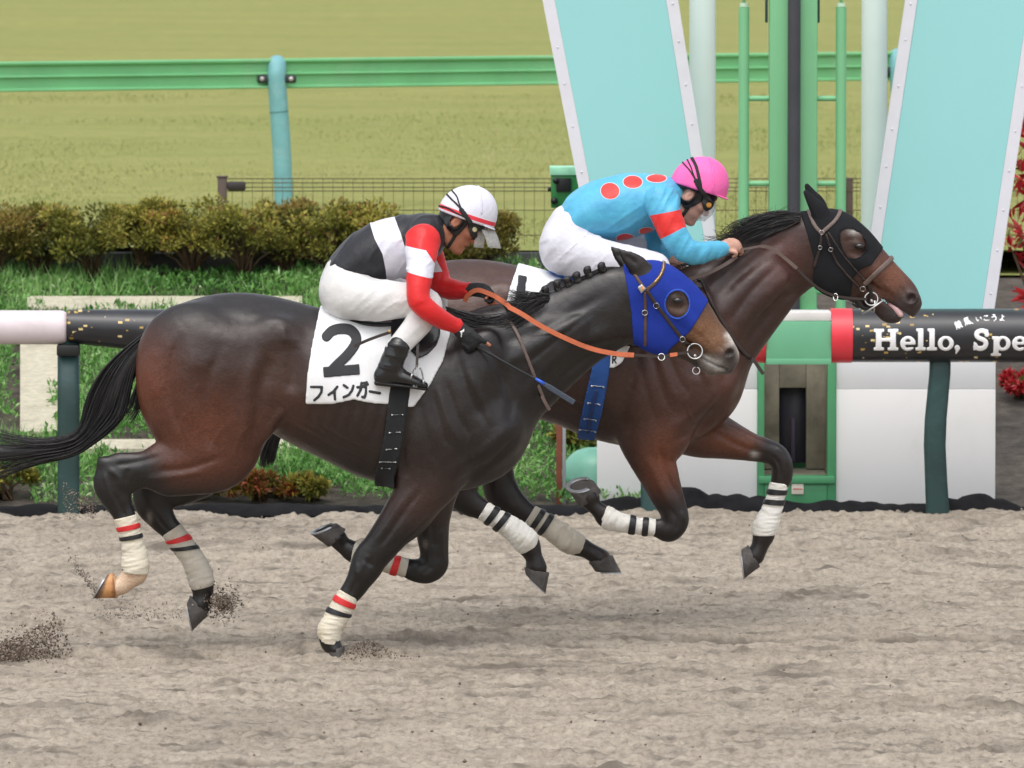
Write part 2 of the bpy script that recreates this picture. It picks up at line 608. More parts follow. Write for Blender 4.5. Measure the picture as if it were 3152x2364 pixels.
# ---- dirt track
SD = lambda r, g, b: tuple(min(1, c * 1.02) for c in S(r - 1, g + 3, b + 3))
def m_sand():
    t = NT('track_sand')
    v = t.mapped((0.35, 1, 1))
    big = t.noise(1.1, 4, 0.6, v)
    mid = t.noise(14, 5, 0.65, v)
    fine = t.noise(34, 4, 0.75, t.mapped((1.0, 0.35, 1)))
    c = t.ramp(mid, [(0.25, SD(136, 122, 109)), (0.5, SD(163, 148, 134)), (0.75, SD(179, 165, 151))])
    c = t.mix(t.math('MULTIPLY', t.ramp(big, [(0.4, (0, 0, 0)), (0.7, (1, 1, 1))]), 0.35), c, SD(140, 125, 111))
    c = t.mix(0.42, c, t.ramp(fine, [(0.34, SD(84, 74, 66)), (0.5, SD(160, 146, 132)), (0.66, SD(186, 172, 158))]))
    c = t.mix(t.math('MULTIPLY', t.attr('shade_mottle'), 0.8), c, SD(92, 80, 71))  # darkens the sand: painted relief shade plus random dark patches
    h = t.math('ADD', t.math('MULTIPLY', mid, 0.5), t.math('MULTIPLY', fine, 0.6))
    return t.set(c, 0.95, t.bump(h, 0.75, 0.02), spec=0.2)
M_SAND = m_sand()

FURROW_Y = WG(1900, 1976)[1]
nx, ny = 390, 700
xs = np.linspace(-3.5, 3.5, nx); ys = np.linspace(-5.6, 8.15, ny)
GX, GY = np.meshgrid(xs, ys, indexing='ij')
wx = GX + 0.25 * vnoise2(GX * 1.3, GY * 1.3)
H = 0.030 * vnoise2(wx * 0.9, GY * 1.6) + 0.030 * vnoise2(wx * 2.6 + 9, GY * 4.6) + 0.016 * vnoise2(wx * 7 + 3, GY * 11)
H += 0.011 * vnoise2(wx * 17, GY * 22) + 0.006 * vnoise2(wx * 36, GY * 44)
clod = vnoise2(wx * 11 + 40, GY * 14)
H += 0.022 * np.maximum(clod - 0.26, 0) * 4 * 0.5
# churned band by the rail, harrow furrow crossing the picture, hoof pits
edge = np.clip((GY - 5.4) / 2.4, 0, 1)
H += edge * (0.055 * vnoise2(wx * 2.2, GY * 3.0 + 5) + 0.03 * vnoise2(wx * 6.5, GY * 7))
shade_mottle = np.zeros_like(H)  # shade painted into pits, hollows and furrow, mixed with random dark patches
fy = FURROW_Y + 0.05 * vnoise2(GX * 0.8, GX * 0 + 3.3) + 0.0 * GX
prof = (GY - fy - 0.05 * vnoise2(GX * 5, GX * 0)) / 0.06
keep = np.clip(0.75 + 1.4 * vnoise2(GX * 2.1 + 7, GX * 0 + 1), 0, 1) * np.clip((GX + 1.2) / 0.5, 0, 1)
H += keep * (-0.030 * np.exp(-prof ** 2) + 0.022 * np.exp(-(prof - 1.6) ** 2))
shade_mottle += keep * 1.0 * np.exp(-prof ** 2)
prng = np.random.default_rng(11)
pits = [(WG(870, 2000)[:2], .20, .07, .05), (WG(1110, 1995)[:2], .16, .07, .045), (WG(130, 2010)[:2], .34, .10, .05), (WG(700, 1860)[:2], .20, .08, .04),
        (WG(330, 1870)[:2], .30, .07, .03), (WG(2560, 1690)[:2], .40, .16, .05), (WG(1400, 1690)[:2], .30, .10, .04), (WG(1000, 1700)[:2], .35, .2, .05)]
for _ in range(150):
    pits.append(((prng.uniform(-3.4, 3.4), prng.uniform(-5.0, 7.6)), prng.uniform(.04, .20), prng.uniform(.025, .07), prng.uniform(.006, .024)))
for (cx, cy), a, b, dpt in pits:
    q = ((GX - cx) / a) ** 2 + ((GY - cy) / b) ** 2
    H += -dpt * np.exp(-q) + 0.5 * dpt * np.exp(-(np.sqrt(q) - 1.5) ** 2 * 3)
    shade_mottle += min(1.0, dpt * 14) * np.exp(-q * 1.2)
shade_mottle += np.clip(vnoise2(wx * 3.2 + 60, GY * 7 + 20) - 0.18, 0, 1) * 2.4 + np.clip(vnoise2(wx * 0.9 + 31, GY * 2.1 + 8) - 0.02, 0, 1) * 0.8 + np.clip(vnoise2(wx * 9 + 5, GY * 16) - 0.22, 0, 1) * 2.5 + edge * np.clip(vnoise2(wx * 2 + 5, GY * 3) - 0.05, 0, 1) * 1.3
lump = vnoise2(wx * 15 + 70, GY * 13 + 9); lump2 = vnoise2(wx * 27 + 20, GY * 21 + 4)
H += 0.050 * np.maximum(lump - 0.16, 0) + 0.045 * np.maximum(lump2 - 0.18, 0) - 0.035 * np.maximum(-lump2 - 0.18, 0) + .010 * vnoise2(wx * 42, GY * 30)
shade_mottle += 0.5 * (np.maximum(-lump2 - 0.25, 0) * 5) + 0.35 * np.maximum(lump - 0.3, 0) * 5
H = H * np.clip((GY + 5.6) / 0.5, 0, 1)
track_h = H
V = np.stack([GX, GY, H], -1).reshape(-1, 3)
I = np.arange(nx * ny).reshape(nx, ny)
Q = np.stack([I[:-1, :-1], I[1:, :-1], I[1:, 1:], I[:-1, 1:]], -1).reshape(-1, 4)
track = mk('dirt_track', V, Q, M_SAND, attrs={'shade_mottle': np.clip(shade_mottle, 0, 1).ravel()}, kind='structure')
mb = MB()
mb.add([(-400, -60, -0.05), (400, -60, -0.05), (400, 8.2, -0.05), (-400, 8.2, -0.05)], [(0, 1, 2, 3)])
far_track = mb.build('track_surroundings', M_SAND, smooth=False, kind='structure')

# ---- planting bed (bank), kerb wall and turf course
mb = MB()
Yb = np.linspace(8.12, BANK_Y1, 14)
Vb, Fb = [], []
for i, yb in enumerate(Yb):
    for xb in (-400, -5, 5, 400): Vb.append((xb, yb, float(bank_z(yb)) - 0.03))
for i in range(len(Yb) - 1):
    for k in range(3): Fb.append((i * 4 + k, i * 4 + k + 1, (i + 1) * 4 + k + 1, (i + 1) * 4 + k))
mb.add(Vb, Fb); mb.build('planting_bed', M_SOIL, smooth=False, kind='structure')

TF = lambda r, g, b: tuple(c * 0.80 for c in S(r - 6, g, b + 14))
def m_turf():
    t = NT('turf_grass')
    v = t.mapped((0.25, 1, 1))
    bands = t.noise(0.33, 4, 0.5, t.mapped((0.22, 1, 1)))
    patch = t.noise(1.2, 5, 0.62, v)
    tuft = t.noise(8, 5, 0.68, t.mapped((0.55, 1, 1)))
    c = t.ramp(patch, [(0.25, TF(140, 140, 66)), (0.5, TF(165, 160, 82)), (0.78, TF(180, 170, 98))])
    c = t.mix(t.math('MULTIPLY', t.ramp(bands, [(0.42, (0, 0, 0)), (0.66, (1, 1, 1))]), 0.35), c, TF(138, 152, 66))
    c = t.mix(0.38, c, t.ramp(tuft, [(0.3, TF(112, 122, 48)), (0.55, TF(172, 165, 84)), (0.75, TF(202, 188, 120))]))
    return t.set(c, 0.9, t.bump(tuft, 0.6, 0.05), spec=0.15)
M_TURF = m_turf()
tx, ty = 90, 220
gx = np.linspace(-14, 14, tx); gy = 14.3 + (np.linspace(0, 1, ty) ** 2.2) * 300
TX, TY = np.meshgrid(gx, gy, indexing='ij'); TX = TX * (1 + (TY - 14.3) / 20)
TZ = TURF_Z + 0.05 * vnoise2(TX * 0.5, TY * 0.35) + 0.02 * vnoise2(TX * 2.1, TY * 1.4)
I = np.arange(tx * ty).reshape(tx, ty)
Q = np.stack([I[:-1, :-1], I[1:, :-1], I[1:, 1:], I[:-1, 1:]], -1).reshape(-1, 4)
mk('turf', np.stack([TX, TY, TZ], -1).reshape(-1, 3), Q, M_TURF, kind='structure')
mb = MB(); mb.add([(-900, 14.17, 0.985), (900, 14.17, 0.985), (900, 1500, 1.02), (-900, 1500, 1.02)], [(0, 1, 2, 3)])
mb.build('turf_surroundings', M_TURF, smooth=False, kind='structure')

def blades(n, fx, fy_, z, hh, wid, rng):
    """n upright grass blades as thin triangles; returns V, F, random value per vertex"""
    x = fx; y = fy_
    a = rng.uniform(0, math.pi, n); lean = rng.uniform(-0.6, 0.6, (n, 2))
    dx, dy = np.cos(a) * wid / 2, np.sin(a) * wid / 2
    V = np.empty((n, 3, 3))
    V[:, 0] = np.stack([x - dx, y - dy, z], 1); V[:, 1] = np.stack([x + dx, y + dy, z], 1)
    V[:, 2] = np.stack([x + lean[:, 0] * hh, y + lean[:, 1] * hh, z + hh], 1)
    return V.reshape(-1, 3), np.arange(n * 3).reshape(n, 3), np.repeat(rng.random(n), 3)

def m_leaf(name, stops, rough=0.5, trans=0.25):
    if name in MATS: return MATS[name]
    t = NT(name)
    c = t.ramp(t.attr('rnd'), stops)
    t.set(c, rough, spec=0.35)
    tr = t.n('ShaderNodeBsdfTranslucent'); t.l(c, tr.inputs['Color'])
    mx = t.n('ShaderNodeMixShader'); mx.inputs[0].default_value = trans
    t.l(t.b.outputs[0], mx.inputs[1]); t.l(tr.outputs[0], mx.inputs[2]); t.l(mx.outputs[0], t.out.inputs['Surface'])
    MATS[name] = t.m
    return t.m

M_BLADE = m_leaf('turf_blade', [(0, TF(140, 150, 70)), (0.4, TF(172, 172, 92)), (0.75, TF(192, 184, 112)), (1, TF(212, 200, 142))], 0.7)
rg = np.random.default_rng(3)
nb = 45000
yy = 14.45 + (rg.random(nb) ** 1.5) * 30
xx = rg.uniform(-1, 1, nb) * (0.062 * (yy + 40) + 0.2)
hb = rg.uniform(0.012, 0.032, nb)
bV, bF, bR = blades(nb, xx, yy, TURF_Z - 0.005 + 0 * yy, hb, 0.012, rg)
pat = vnoise2(xx * 0.9, yy * 0.55)
bR = np.clip(bR * 0.6 + 0.2 + np.repeat(pat, 3) * 0.7, 0, 1)
mk('turf_grass', bV, bF, M_BLADE, attrs={'rnd': bR}, smooth=False, kind='stuff', label='short yellow green grass of the turf course', cat='grass')

# kerb wall between bed and turf
M_KERB = plain('dark_kerb', S(62, 63, 62), 0.7, 0.2, 6, 0.3, 90)
a = W(-120, 790, 14.25); 
mb = MB(); mb.box((-60, 14.2, BANK_Z - 0.15), (W(1790, 790, 14.25)[0], 14.32, W(0, 777, 14.25)[2]), 0.006)
mb.build('kerb_wall', M_KERB, sharp=40, label='low dark grey kerb wall behind the clipped hedge', cat='wall', loc=(0, 14.25, BANK_Z))

# concrete path strips laid on the bed
M_CONC = plain('washed_concrete', S(190, 183, 162), 0.9, 0.16, 26, 0.7, 160, grime=S(128, 120, 102))
def strip(x0, y0, x1, y1, th=0.03):
    P = [WB(x0, y1), WB(x1, y1), WB(x1, y0), WB(x0, y0)]
    P = [Vector(p) + Vector((0, 0, 0.012)) for p in P]
    b = MB(); V = [p[:] for p in P] + [(p + Vector((0, 0, th)))[:] for p in P]
    b.add(V, [(3, 2, 1, 0), (4, 5, 6, 7), (0, 1, 5, 4), (1, 2, 6, 5), (2, 3, 7, 6), (3, 0, 4, 7)])
    o = b.build('path', M_CONC, smooth=False, kind='structure')
    return (min(P[0][0], P[3][0]), max(P[1][0], P[2][0]), P[0][1], P[2][1])
PATHS = [strip(84, 932, 930, 972), strip(62, 990, 178, 1350), strip(245, 1374, 900, 1404)]

# ---- ground cover on the bed
M_COVER = m_leaf('ground_cover_leaf', [(0, S(62, 100, 46)), (0.35, S(98, 150, 72)), (0.7, S(132, 180, 98)), (0.93, S(172, 204, 136)), (1, S(204, 220, 180))], 0.38)
def leaf_mesh(P, N, L, Wd, rng, droop=0.25):
    """folded diamond leaves at P pointing along N"""
    n = len(P)
    N = N / np.linalg.norm(N, axis=1)[:, None]
    R = rng.normal(size=(n, 3)); B = np.cross(N, R); B /= np.linalg.norm(B, axis=1)[:, None] + 1e-9
    U = np.cross(B, N)
    L = np.broadcast_to(L, (n,))[:, None]; Wd = np.broadcast_to(Wd, (n,))[:, None]
    V = np.empty((n, 5, 3))
    V[:, 0] = P; V[:, 1] = P + N * L * 0.5 + B * Wd * 0.5 - U * Wd * 0.12
    V[:, 2] = P + N * L - U * L * droop; V[:, 3] = P + N * L * 0.5 - B * Wd * 0.5 - U * Wd * 0.12
    V[:, 4] = P + N * L * 0.5 + U * Wd * 0.06
    b = np.arange(n)[:, None] * 5
    F = np.concatenate([b + [[0, 1, 4, 4]], b + [[1, 2, 4, 4]], b + [[2, 3, 4, 4]], b + [[3, 0, 4, 4]]])[:, :3]
    return V.reshape(-1, 3), F
rg = np.random.default_rng(5)
n = 84000
px = rg.uniform(-4.9, 1.0, n); py = BANK_Y0 + 0.05 + rg.random(n) * (BANK_Y1 - BANK_Y0 - 0.1)
ok = np.ones(n, bool)
for (x0, x1, y0, y1) in PATHS:
    j = 0.06 * vnoise2(px * 9, py * 9) * 2
    ok &= ~((px > x0 + 0.03 + 2 * j) & (px < x1 - 0.03 + 2 * j) & (py > y0 + 2 * j) & (py < y1 + 0.02 + j))
ok &= vnoise2(px * 3.1, py * 2.2) > -0.36
for cx_, hw_ in ((12, 90), (600, 110), (800, 120), (960, 90)):
    xc_ = W(cx_, 1500, 8.6)[0]; ok &= ~((np.abs(px - xc_) < hw_ * PXM(8.6) * 1.0) & (py < 8.66))
px, py = px[ok], py[ok]; n = len(px)
lump = 0.11 * np.clip(vnoise2(px * 2.4, py * 1.9) + 0.35, 0, 1) + 0.07 * np.clip(vnoise2(px * 7, py * 6) + 0.3, 0, 1)
pz = bank_z(py) + lump * rg.random(n) ** 0.5
nr = np.stack([rg.normal(0, 0.7, n), rg.normal(-0.25, 0.6, n), np.abs(rg.normal(0.75, 0.5, n))], 1)
cV, cF = leaf_mesh(np.stack([px, py, pz], 1), nr, rg.uniform(0.022, 0.060, n), rg.uniform(0.008, 0.022, n), rg)
rv = np.clip(0.45 + 0.55 * vnoise2(px * 1.7 + 3, py * 1.7) + rg.normal(0, 0.2, n), 0, 1)
ng = 26000
gxx = rg.uniform(-3.7, 1.0, ng); gyy = BANK_Y0 + 0.1 + rg.random(ng) * (BANK_Y1 - BANK_Y0 - 0.1)
keep = vnoise2(gxx * 1.9 + 11, gyy * 1.5) > -0.05
for (x0, x1, y0, y1) in PATHS: keep &= ~((gxx > x0) & (gxx < x1) & (gyy > y0 - 0.02) & (gyy < y1 + 0.05))
keep &= gyy > 8.85
gxx, gyy = gxx[keep], gyy[keep]
bladeV, bladeF, bladeR = blades(len(gxx), gxx, gyy, bank_z(gyy), rg.uniform(0.05, 0.17, len(gxx)), 0.009, rg)
cF = np.vstack([cF, bladeF + len(cV)]); cV = np.vstack([cV, bladeV]); rvv = np.concatenate([np.repeat(rv, 5), np.clip(bladeR * .5 + .45, 0, 1)])
mk('ground_cover', cV, cF, M_COVER, attrs={'rnd': rvv}, smooth=False, kind='stuff', label='dense green ground cover plants on the bed behind the rail', cat='ground cover')

# ---- shrubs
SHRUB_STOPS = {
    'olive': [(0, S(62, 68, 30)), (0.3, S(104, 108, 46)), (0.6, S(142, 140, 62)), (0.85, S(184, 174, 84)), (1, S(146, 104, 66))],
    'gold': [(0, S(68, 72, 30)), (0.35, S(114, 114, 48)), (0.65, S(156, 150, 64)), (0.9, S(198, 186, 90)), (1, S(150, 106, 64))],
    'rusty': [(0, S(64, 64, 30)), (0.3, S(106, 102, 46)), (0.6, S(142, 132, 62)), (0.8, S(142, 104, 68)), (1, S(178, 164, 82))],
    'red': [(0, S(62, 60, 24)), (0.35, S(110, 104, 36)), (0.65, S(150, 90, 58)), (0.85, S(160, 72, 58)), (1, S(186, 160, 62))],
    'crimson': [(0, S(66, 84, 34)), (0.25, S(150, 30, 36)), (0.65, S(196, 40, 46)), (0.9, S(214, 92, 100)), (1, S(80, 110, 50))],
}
M_STEM = plain('shrub_stem', S(84, 66, 46), 0.9, 0.25, 30)
def shrub(base, rx, ry, h, pal, nleaf, seed, label, lsize=0.032, group=None, lift=0.25, name='shrub', cat='shrub', up=0.4, asp=0.5, ncl=0, clr=(0.16, 0.30)):
    rg = np.random.default_rng(seed)
    root = thing(name, base, label, cat, group)
    b = MB()
    clumps = []
    for i in range(ncl or max(7, int(rx * h * 120))):
        a = rg.uniform(0, 2 * math.pi); rr = math.sqrt(rg.random())
        top = rg.uniform(lift, 1.0)
        wd = math.sqrt(max(0.05, 1 - ((top - 0.62) / 0.62) ** 2)) if top > 0.62 else 0.75 + 0.25 * top / 0.62
        p = Vector((base[0] + rx * rr * math.cos(a) * wd, base[1] + ry * rr * math.sin(a) * wd, base[2] + h * top * (1 - 0.12 * rr)))
        clumps.append((p, rg.uniform(*clr) * min(rx, h) * 1.15))
        mid = Vector((base[0] + (p.x - base[0]) * 0.35, base[1] + (p.y - base[1]) * 0.35, base[2] + (p.z - base[2]) * 0.5))
        b.tube([(base[0] + rg.normal(0, .02), base[1] + rg.normal(0, .02), base[2] - 0.03), mid, p], [0.010, 0.007, 0.003], 5)
    b.build('stem', M_STEM, root)
    per = nleaf // len(clumps)
    Ps, Ns, tone = [], [], []
    for p, r in clumps:
        d = rg.normal(size=(per, 3)); d /= np.linalg.norm(d, axis=1)[:, None]
        rad = r * rg.random(per)[:, None] ** 0.45
        Ps.append(np.array(p) + d * rad * np.array([1.15, 1.0, 0.8])); Ns.append(d + np.array([0, -0.1, up]) + rg.normal(0, .35, (per, 3)))
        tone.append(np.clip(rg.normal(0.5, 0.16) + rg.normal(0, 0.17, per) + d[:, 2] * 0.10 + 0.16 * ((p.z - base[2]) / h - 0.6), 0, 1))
    P = np.vstack(Ps); N = np.vstack(Ns); tn = np.concatenate(tone)
    V, F = leaf_mesh(P, N, rg.uniform(0.7, 1.3, len(P)) * lsize, lsize * asp, rg)
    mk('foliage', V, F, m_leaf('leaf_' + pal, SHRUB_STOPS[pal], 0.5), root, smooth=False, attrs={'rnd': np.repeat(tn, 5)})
    return root

HEDGE = [  # centre x, half width, top, base, palette, words (survey pixels, at the foot of the kerb)
    (-20, 120, 634, 846, 'rusty', 'rusty olive hedge shrub cut by the left edge of the photo'),
    (130, 115, 640, 850, 'olive', 'dark olive hedge shrub second from the left, above the pink white rail'),
    (285, 120, 634, 848, 'olive', 'leafy olive hedge shrub whose loose lower branches hang over the kerb'),
    (440, 110, 630, 800, 'gold', 'thin gold tipped hedge shrub with a see-through gap below its crown'),
    (590, 125, 618, 846, 'gold', 'golden hedge shrub standing in front of the brown fence post'),
    (755, 105, 632, 846, 'olive', 'olive hedge shrub just left of the teal turf rail post'),
    (880, 110, 624, 842, 'rusty', 'red tipped hedge shrub at the foot of the teal turf rail post'),
    (1020, 125, 630, 846, 'olive', 'broad olive hedge shrub behind the back of the black jacketed rider'),
    (1160, 110, 640, 846, 'gold', 'yellow green hedge shrub hidden mostly by the black jacketed rider'),
    (1340, 110, 735, 846, 'olive', 'low olive hedge shrub seen under the chin of the white capped rider'),
    (1480, 90, 656, 838, 'rusty', 'rusty brown hedge shrub at the right end, past the white cap'),
]
for i, (cx, hw, top, bot, pal, lab) in enumerate(HEDGE):
    Yh_ = 13.95 + 0.1 * math.sin(i * 2.3)
    b0 = W(cx, bot, Yh_); t0 = W(cx, top, Yh_)
    rx = hw * PXM(Yh_) * 1.28
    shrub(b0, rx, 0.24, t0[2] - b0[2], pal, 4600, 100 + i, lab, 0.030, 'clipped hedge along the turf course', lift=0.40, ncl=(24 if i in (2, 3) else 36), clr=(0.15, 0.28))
LOW = [
    (12, 90, 1425, 1588, 8.62, 'gold', 'golden leafed low shrub at the left edge beside the rail post'),
    (600, 110, 1440, 1590, 8.62, 'red', 'small red and olive shrub behind the hind legs of the dark horse'),
    (800, 120, 1452, 1590, 8.58, 'red', 'wide red leafed low shrub under the belly of the dark horse'),
    (960, 90, 1462, 1590, 8.60, 'gold', 'low yellow green shrub just right of the wide red leafed one'),
    (1795, 80, 1310, 1440, 9.6, 'gold', 'small yellow shrub above the round green cover'),
    (3140, 45, 1150, 1260, 11.0, 'crimson', 'low crimson plant at the right edge below the black rail'),
]
for i, (cx, hw, top, bot, Yl, pal, lab) in enumerate(LOW):
    z0 = float(bank_z(Yl)); t0 = W(cx, top, Yl); x0 = t0[0]
    shrub((x0, Yl, z0), hw * PXM(Yl), 0.2, t0[2] - z0, pal, 1900, 200 + i, lab, 0.040, None, lift=0.25, ncl=16, clr=(0.12, 0.24))
p0 = W(3205, 960, 12.0); t0 = W(3205, 380, 12.0)
shrub((p0[0], 12.0, float(bank_z(12.0))), 0.20, 0.2, t0[2] - float(bank_z(12.0)), 'crimson', 420, 301, 'tall red flowering plant at the right edge beside the teal panel', 0.11, None, lift=0.25, name='flowering_plant', cat='plant', up=0.1, asp=0.28)

# ---- running rail by the dirt track
RY = 7.8
M_RWHITE = plain('rail_white', S(220, 208, 212), 0.35, 0.04, 8, grime=S(196, 182, 182))
M_RGREEN = plain('rail_green', S(104, 172, 134), 0.45, 0.05, 5)
M_RED = plain('rail_red', S(226, 58, 72), 0.35, 0.06, 5)
M_POST = plain('post_dark_green', S(34, 62, 60), 0.5, 0.22, 4, grime=S(62, 96, 100), gscale=2)
def m_wrap():
    t = NT('rail_black_wrap')
    base = t.ramp(t.noise(7, 4), [(0.3, S(33, 34, 38)), (0.7, S(44, 45, 50))])
    v = t.mapped((26, 0.01, 50))
    vo = t.n('ShaderNodeTexVoronoi'); vo.feature = 'F1'; vo.distance = 'CHEBYCHEV'; t.l(v, vo.inputs['Vector']); vo.inputs['Scale'].default_value = 1.0
    vc = t.n('ShaderNodeSeparateColor'); t.l(vo.outputs['Color'], vc.inputs[0])
    dens = t.noise(2.2, 3, 0.6)
    lim = t.math('MULTIPLY', t.ramp(dens, [(0.42, (0, 0, 0)), (0.62, (1, 1, 1))]), 0.75)
    on = t.math('LESS_THAN', vc.outputs[0], lim)
    sz = t.math('LESS_THAN', vo.outputs['Distance'], t.math('MULTIPLY_ADD', vc.outputs[1], 0.22, 0.10))
    gold = t.ramp(vc.outputs[2], [(0.1, S(150, 118, 46)), (0.5, S(204, 170, 84)), (0.9, S(232, 214, 160))])
    c = t.mix(t.math('MULTIPLY', on, sz), base, gold)
    return t.set(c, 0.33, None, spec=0.5, coat=0.15)
M_WRAP = m_wrap()
def hcyl(stations, seg=40):
    """horizontal pipe: stations = (x, top pixel, bottom pixel) in survey pixels at depth RY"""
    V, F = [], []
    for (x, ty_, by_) in stations:
        p, q = W(x, ty_, RY), W(x, by_, RY)
        r = (p[2] - q[2]) / 2; cz = (p[2] + q[2]) / 2
        for k in range(seg):
            a = 2 * math.pi * k / seg
            V.append((p[0], RY + math.cos(a) * r, cz + math.sin(a) * r))
    m = len(stations)
    for i in range(m - 1):
        for k in range(seg): F.append((i * seg + k, (i + 1) * seg + k, (i + 1) * seg + (k + 1) % seg, i * seg + (k + 1) % seg))
    F.append(tuple(range(seg))); F.append(tuple((m - 1) * seg + k for k in range(seg - 1, -1, -1)))
    return V, F
rail = thing('running_rail', (0, RY, 0), 'track rail of white and black wrapped pipe lettered Hello on dark green posts', 'rail')
def rpart(name, st, mat, lab=None):
    V, F = hcyl(st); return mk(name, V, F, mat, rail, sharp=50, label=lab)
rpart('rail_pipe', [(-5000, 958, 1060), (185, 955, 1060), (197, 957, 1058), (205, 962, 1053), (207, 970, 1046)], M_RWHITE, 'pinkish white rail pipe')
rpart('rail_wrap', [(208, 962, 1050), (212, 953, 1056), (360, 952, 1072), (560, 952, 1092), (800, 951, 1106), (1100, 951, 1112), (1600, 951, 1114), (2296, 951, 1114)], M_WRAP, 'black rail cover with gold flecks')
rpart('rail_wrap', [(2623, 951, 1115), (3000, 950, 1115), (6500, 949, 1116)], M_WRAP, 'black rail cover with gold flecks and white lettering')
rpart('red_sleeve', [(2557, 949, 1117), (2622.5, 949, 1117)], M_RED, 'red band'); rpart('red_sleeve', [(2297, 949, 1117), (2356, 949, 1117)], M_RED, 'red band')
z_ = lambda y, Y=RY: W(0, y, Y)[2]
x_ = lambda x, Y=RY: W(x, 1000, Y)[0]
mb = MB(); mb.box((x_(2356.5), RY - 0.13, z_(1117)), (x_(2556.5), RY + 0.13, z_(985)), 0.004)
beam = mb.build('green_beam', M_RGREEN, rail, sharp=40, label='green flat beam between the red bands')
mb = MB(); mb.box((x_(2357), RY - 0.12, z_(984.5)), (x_(2556), RY + 0.12, z_(957)), 0.006); mb.build('beam_cap', plain('beam_cap', S(214, 210, 208), 0.6, 0.08, 9), beam, sharp=40)
mb = MB(); mb.box((x_(2356.8), RY - 0.137, z_(1117)), (x_(2556.2), RY - 0.1325, z_(1099)), 0.0015); mb.build('beam_lip', M_RGREEN, beam, sharp=40)
def rail_post(pts, Y=RY + 0.02):
    """pts: (left px, right px, y px) stations"""
    V, F = [], []
    for (l, r, y) in pts:
        a, c = W(l, y, Y), W(r, y, Y); hw = (c[0] - a[0]) / 2; cx = (a[0] + c[0]) / 2
        for k in range(20):
            an = 2 * math.pi * k / 20
            ex = lambda s: math.copysign(abs(s) ** 0.6, s)
            V.append((cx + hw * ex(math.cos(an)), Y + hw * 0.9 * ex(math.sin(an)), a[2]))
    m = len(pts)
    for i in range(m - 1):
        for k in range(20): F.append((i * 20 + k, (i + 1) * 20 + k, (i + 1) * 20 + (k + 1) % 20, i * 20 + (k + 1) % 20))
    F.append(tuple(range(20)))
    return mk('post', V, F, M_POST, rail)
rail_post([(177, 245, 1042), (177, 245, 1250), (177, 245, 1500), (178, 246, 1608)])
rail_post([(1980, 2046, 1050), (1972, 2040, 1400), (1972, 2034, 1608)])
rail_post([(2862, 2928, 1050), (2860, 2926, 1150), (2846, 2914, 1290), (2843, 2911, 1370), (2847, 2916, 1480), (2851, 2925, 1608)])
mb = MB()
for xl in (152, 188, 222, 262):
    pass
pq = W(211, 1066, RY); mb.box((pq[0] - 0.062, RY - 0.075, pq[2] - 0.05), (pq[0] + 0.062, RY + 0.075, pq[2] + 0.012), 0.01)
mb.build('bracket', plain('bracket_black', S(22, 24, 24), 0.5), rail, sharp=40)

# lettering on the rail cover (real raised film, cut by outline)
TX0, TS = 2690.0, 1.0
def on_pipe(sdfs, mat, name, x0, x1, y0, y1, h=0.0044):
    """sdf in survey pixels -> 1.2 mm film on the cylinder front"""
    A, B = W(x0, y1, RY), W(x1, y0, RY)
    gx_ = np.arange(A[0], B[0], h); gz_ = np.arange(A[2], B[2], h)
    top, bot = z_(950), z_(1115)
    R = (top - bot) / 2; cz = (top + bot) / 2
    XX, ZZ = np.meshgrid(gx_, gz_, indexing='ij')
    px_ = 1576 + (XX / (CAM_D + RY - R)) * F_PX
    # pixel row of a point on the cylinder front
    yc = -np.sqrt(np.maximum(R * R - (ZZ - cz) ** 2, 1e-6))
    dd = CAM_D + RY + yc; dz = ZZ - CAM_H
    py_ = 1182 - F_PX * (dz * CP + dd * SP) / (dd * CP - dz * SP)
    P = np.full(XX.shape, 1e9)
    for s in sdfs: P = np.minimum(P, s(px_, py_))
    P *= PXM(RY)
    ya = np.arange(RY - R - 0.012, RY - R * 0.3, 0.004)
    G = np.sqrt((ya[None, :, None] - RY) ** 2 + (ZZ[:, None, :] - cz) ** 2) - (R + 0.0035)
    G = np.maximum(G, P[:, None, :]).astype(np.float32)
    hh = np.array([h, 0.004, h])
    V, Fq = surface_nets(G, (0, 0, 0), 1.0, 1)
    if len(V): mk(name, V * hh + np.array([gx_[0], ya[0], gz_[0]]), Fq, mat, rail)
M_LET = plain('white_film', S(244, 244, 246), 0.4, 0.02, 4)
rect = lambda x0, y0, x1, y1: (lambda X, Y_: np.maximum(np.maximum(x0 - X, X - x1), np.maximum(y0 - Y_, Y_ - y1)))
ring = lambda cx, cy, ro, rix, riy, roy=None: (lambda X, Y_: np.maximum((np.sqrt(((X - cx) / ro) ** 2 + ((Y_ - cy) / (roy or ro)) ** 2) - 1) * min(ro, roy or ro), (1 - np.sqrt(((X - cx) / rix) ** 2 + ((Y_ - cy) / riy) ** 2)) * rix))
def letter_l(x): return [rect(x, 1011, x + 17, 1021), rect(x + 6, 1011, x + 23, 1079), rect(x - 2, 1069, x + 31, 1079)]
def letter_e(cx):
    f0 = ring(cx, 1057, 24, 9.5, 13.5, 23)
    def f(X, Y_):
        cut = np.maximum(np.maximum(cx - 2 - X, X - cx - 30), np.maximum(1061 - Y_, Y_ - 1068.5))
        return np.maximum(f0(X, Y_), -cut)
    return [f, rect(cx - 14, 1053, cx + 19, 1061)]
H_ = [rect(2691, 1012, 2724, 1022), rect(2691, 1069, 2724, 1079), rect(2735, 1012, 2768, 1022), rect(2735, 1069, 2768, 1079),
      rect(2698, 1012, 2716, 1079), rect(2742, 1012, 2760, 1079), rect(2712, 1040, 2746, 1051)]
comma = [ring(2949, 1070, 8.5, 0.01, 0.01), lambda X, Y_: line_sdf([(2953, 1072), (2946, 1088)], [12, 5], X, Y_)]
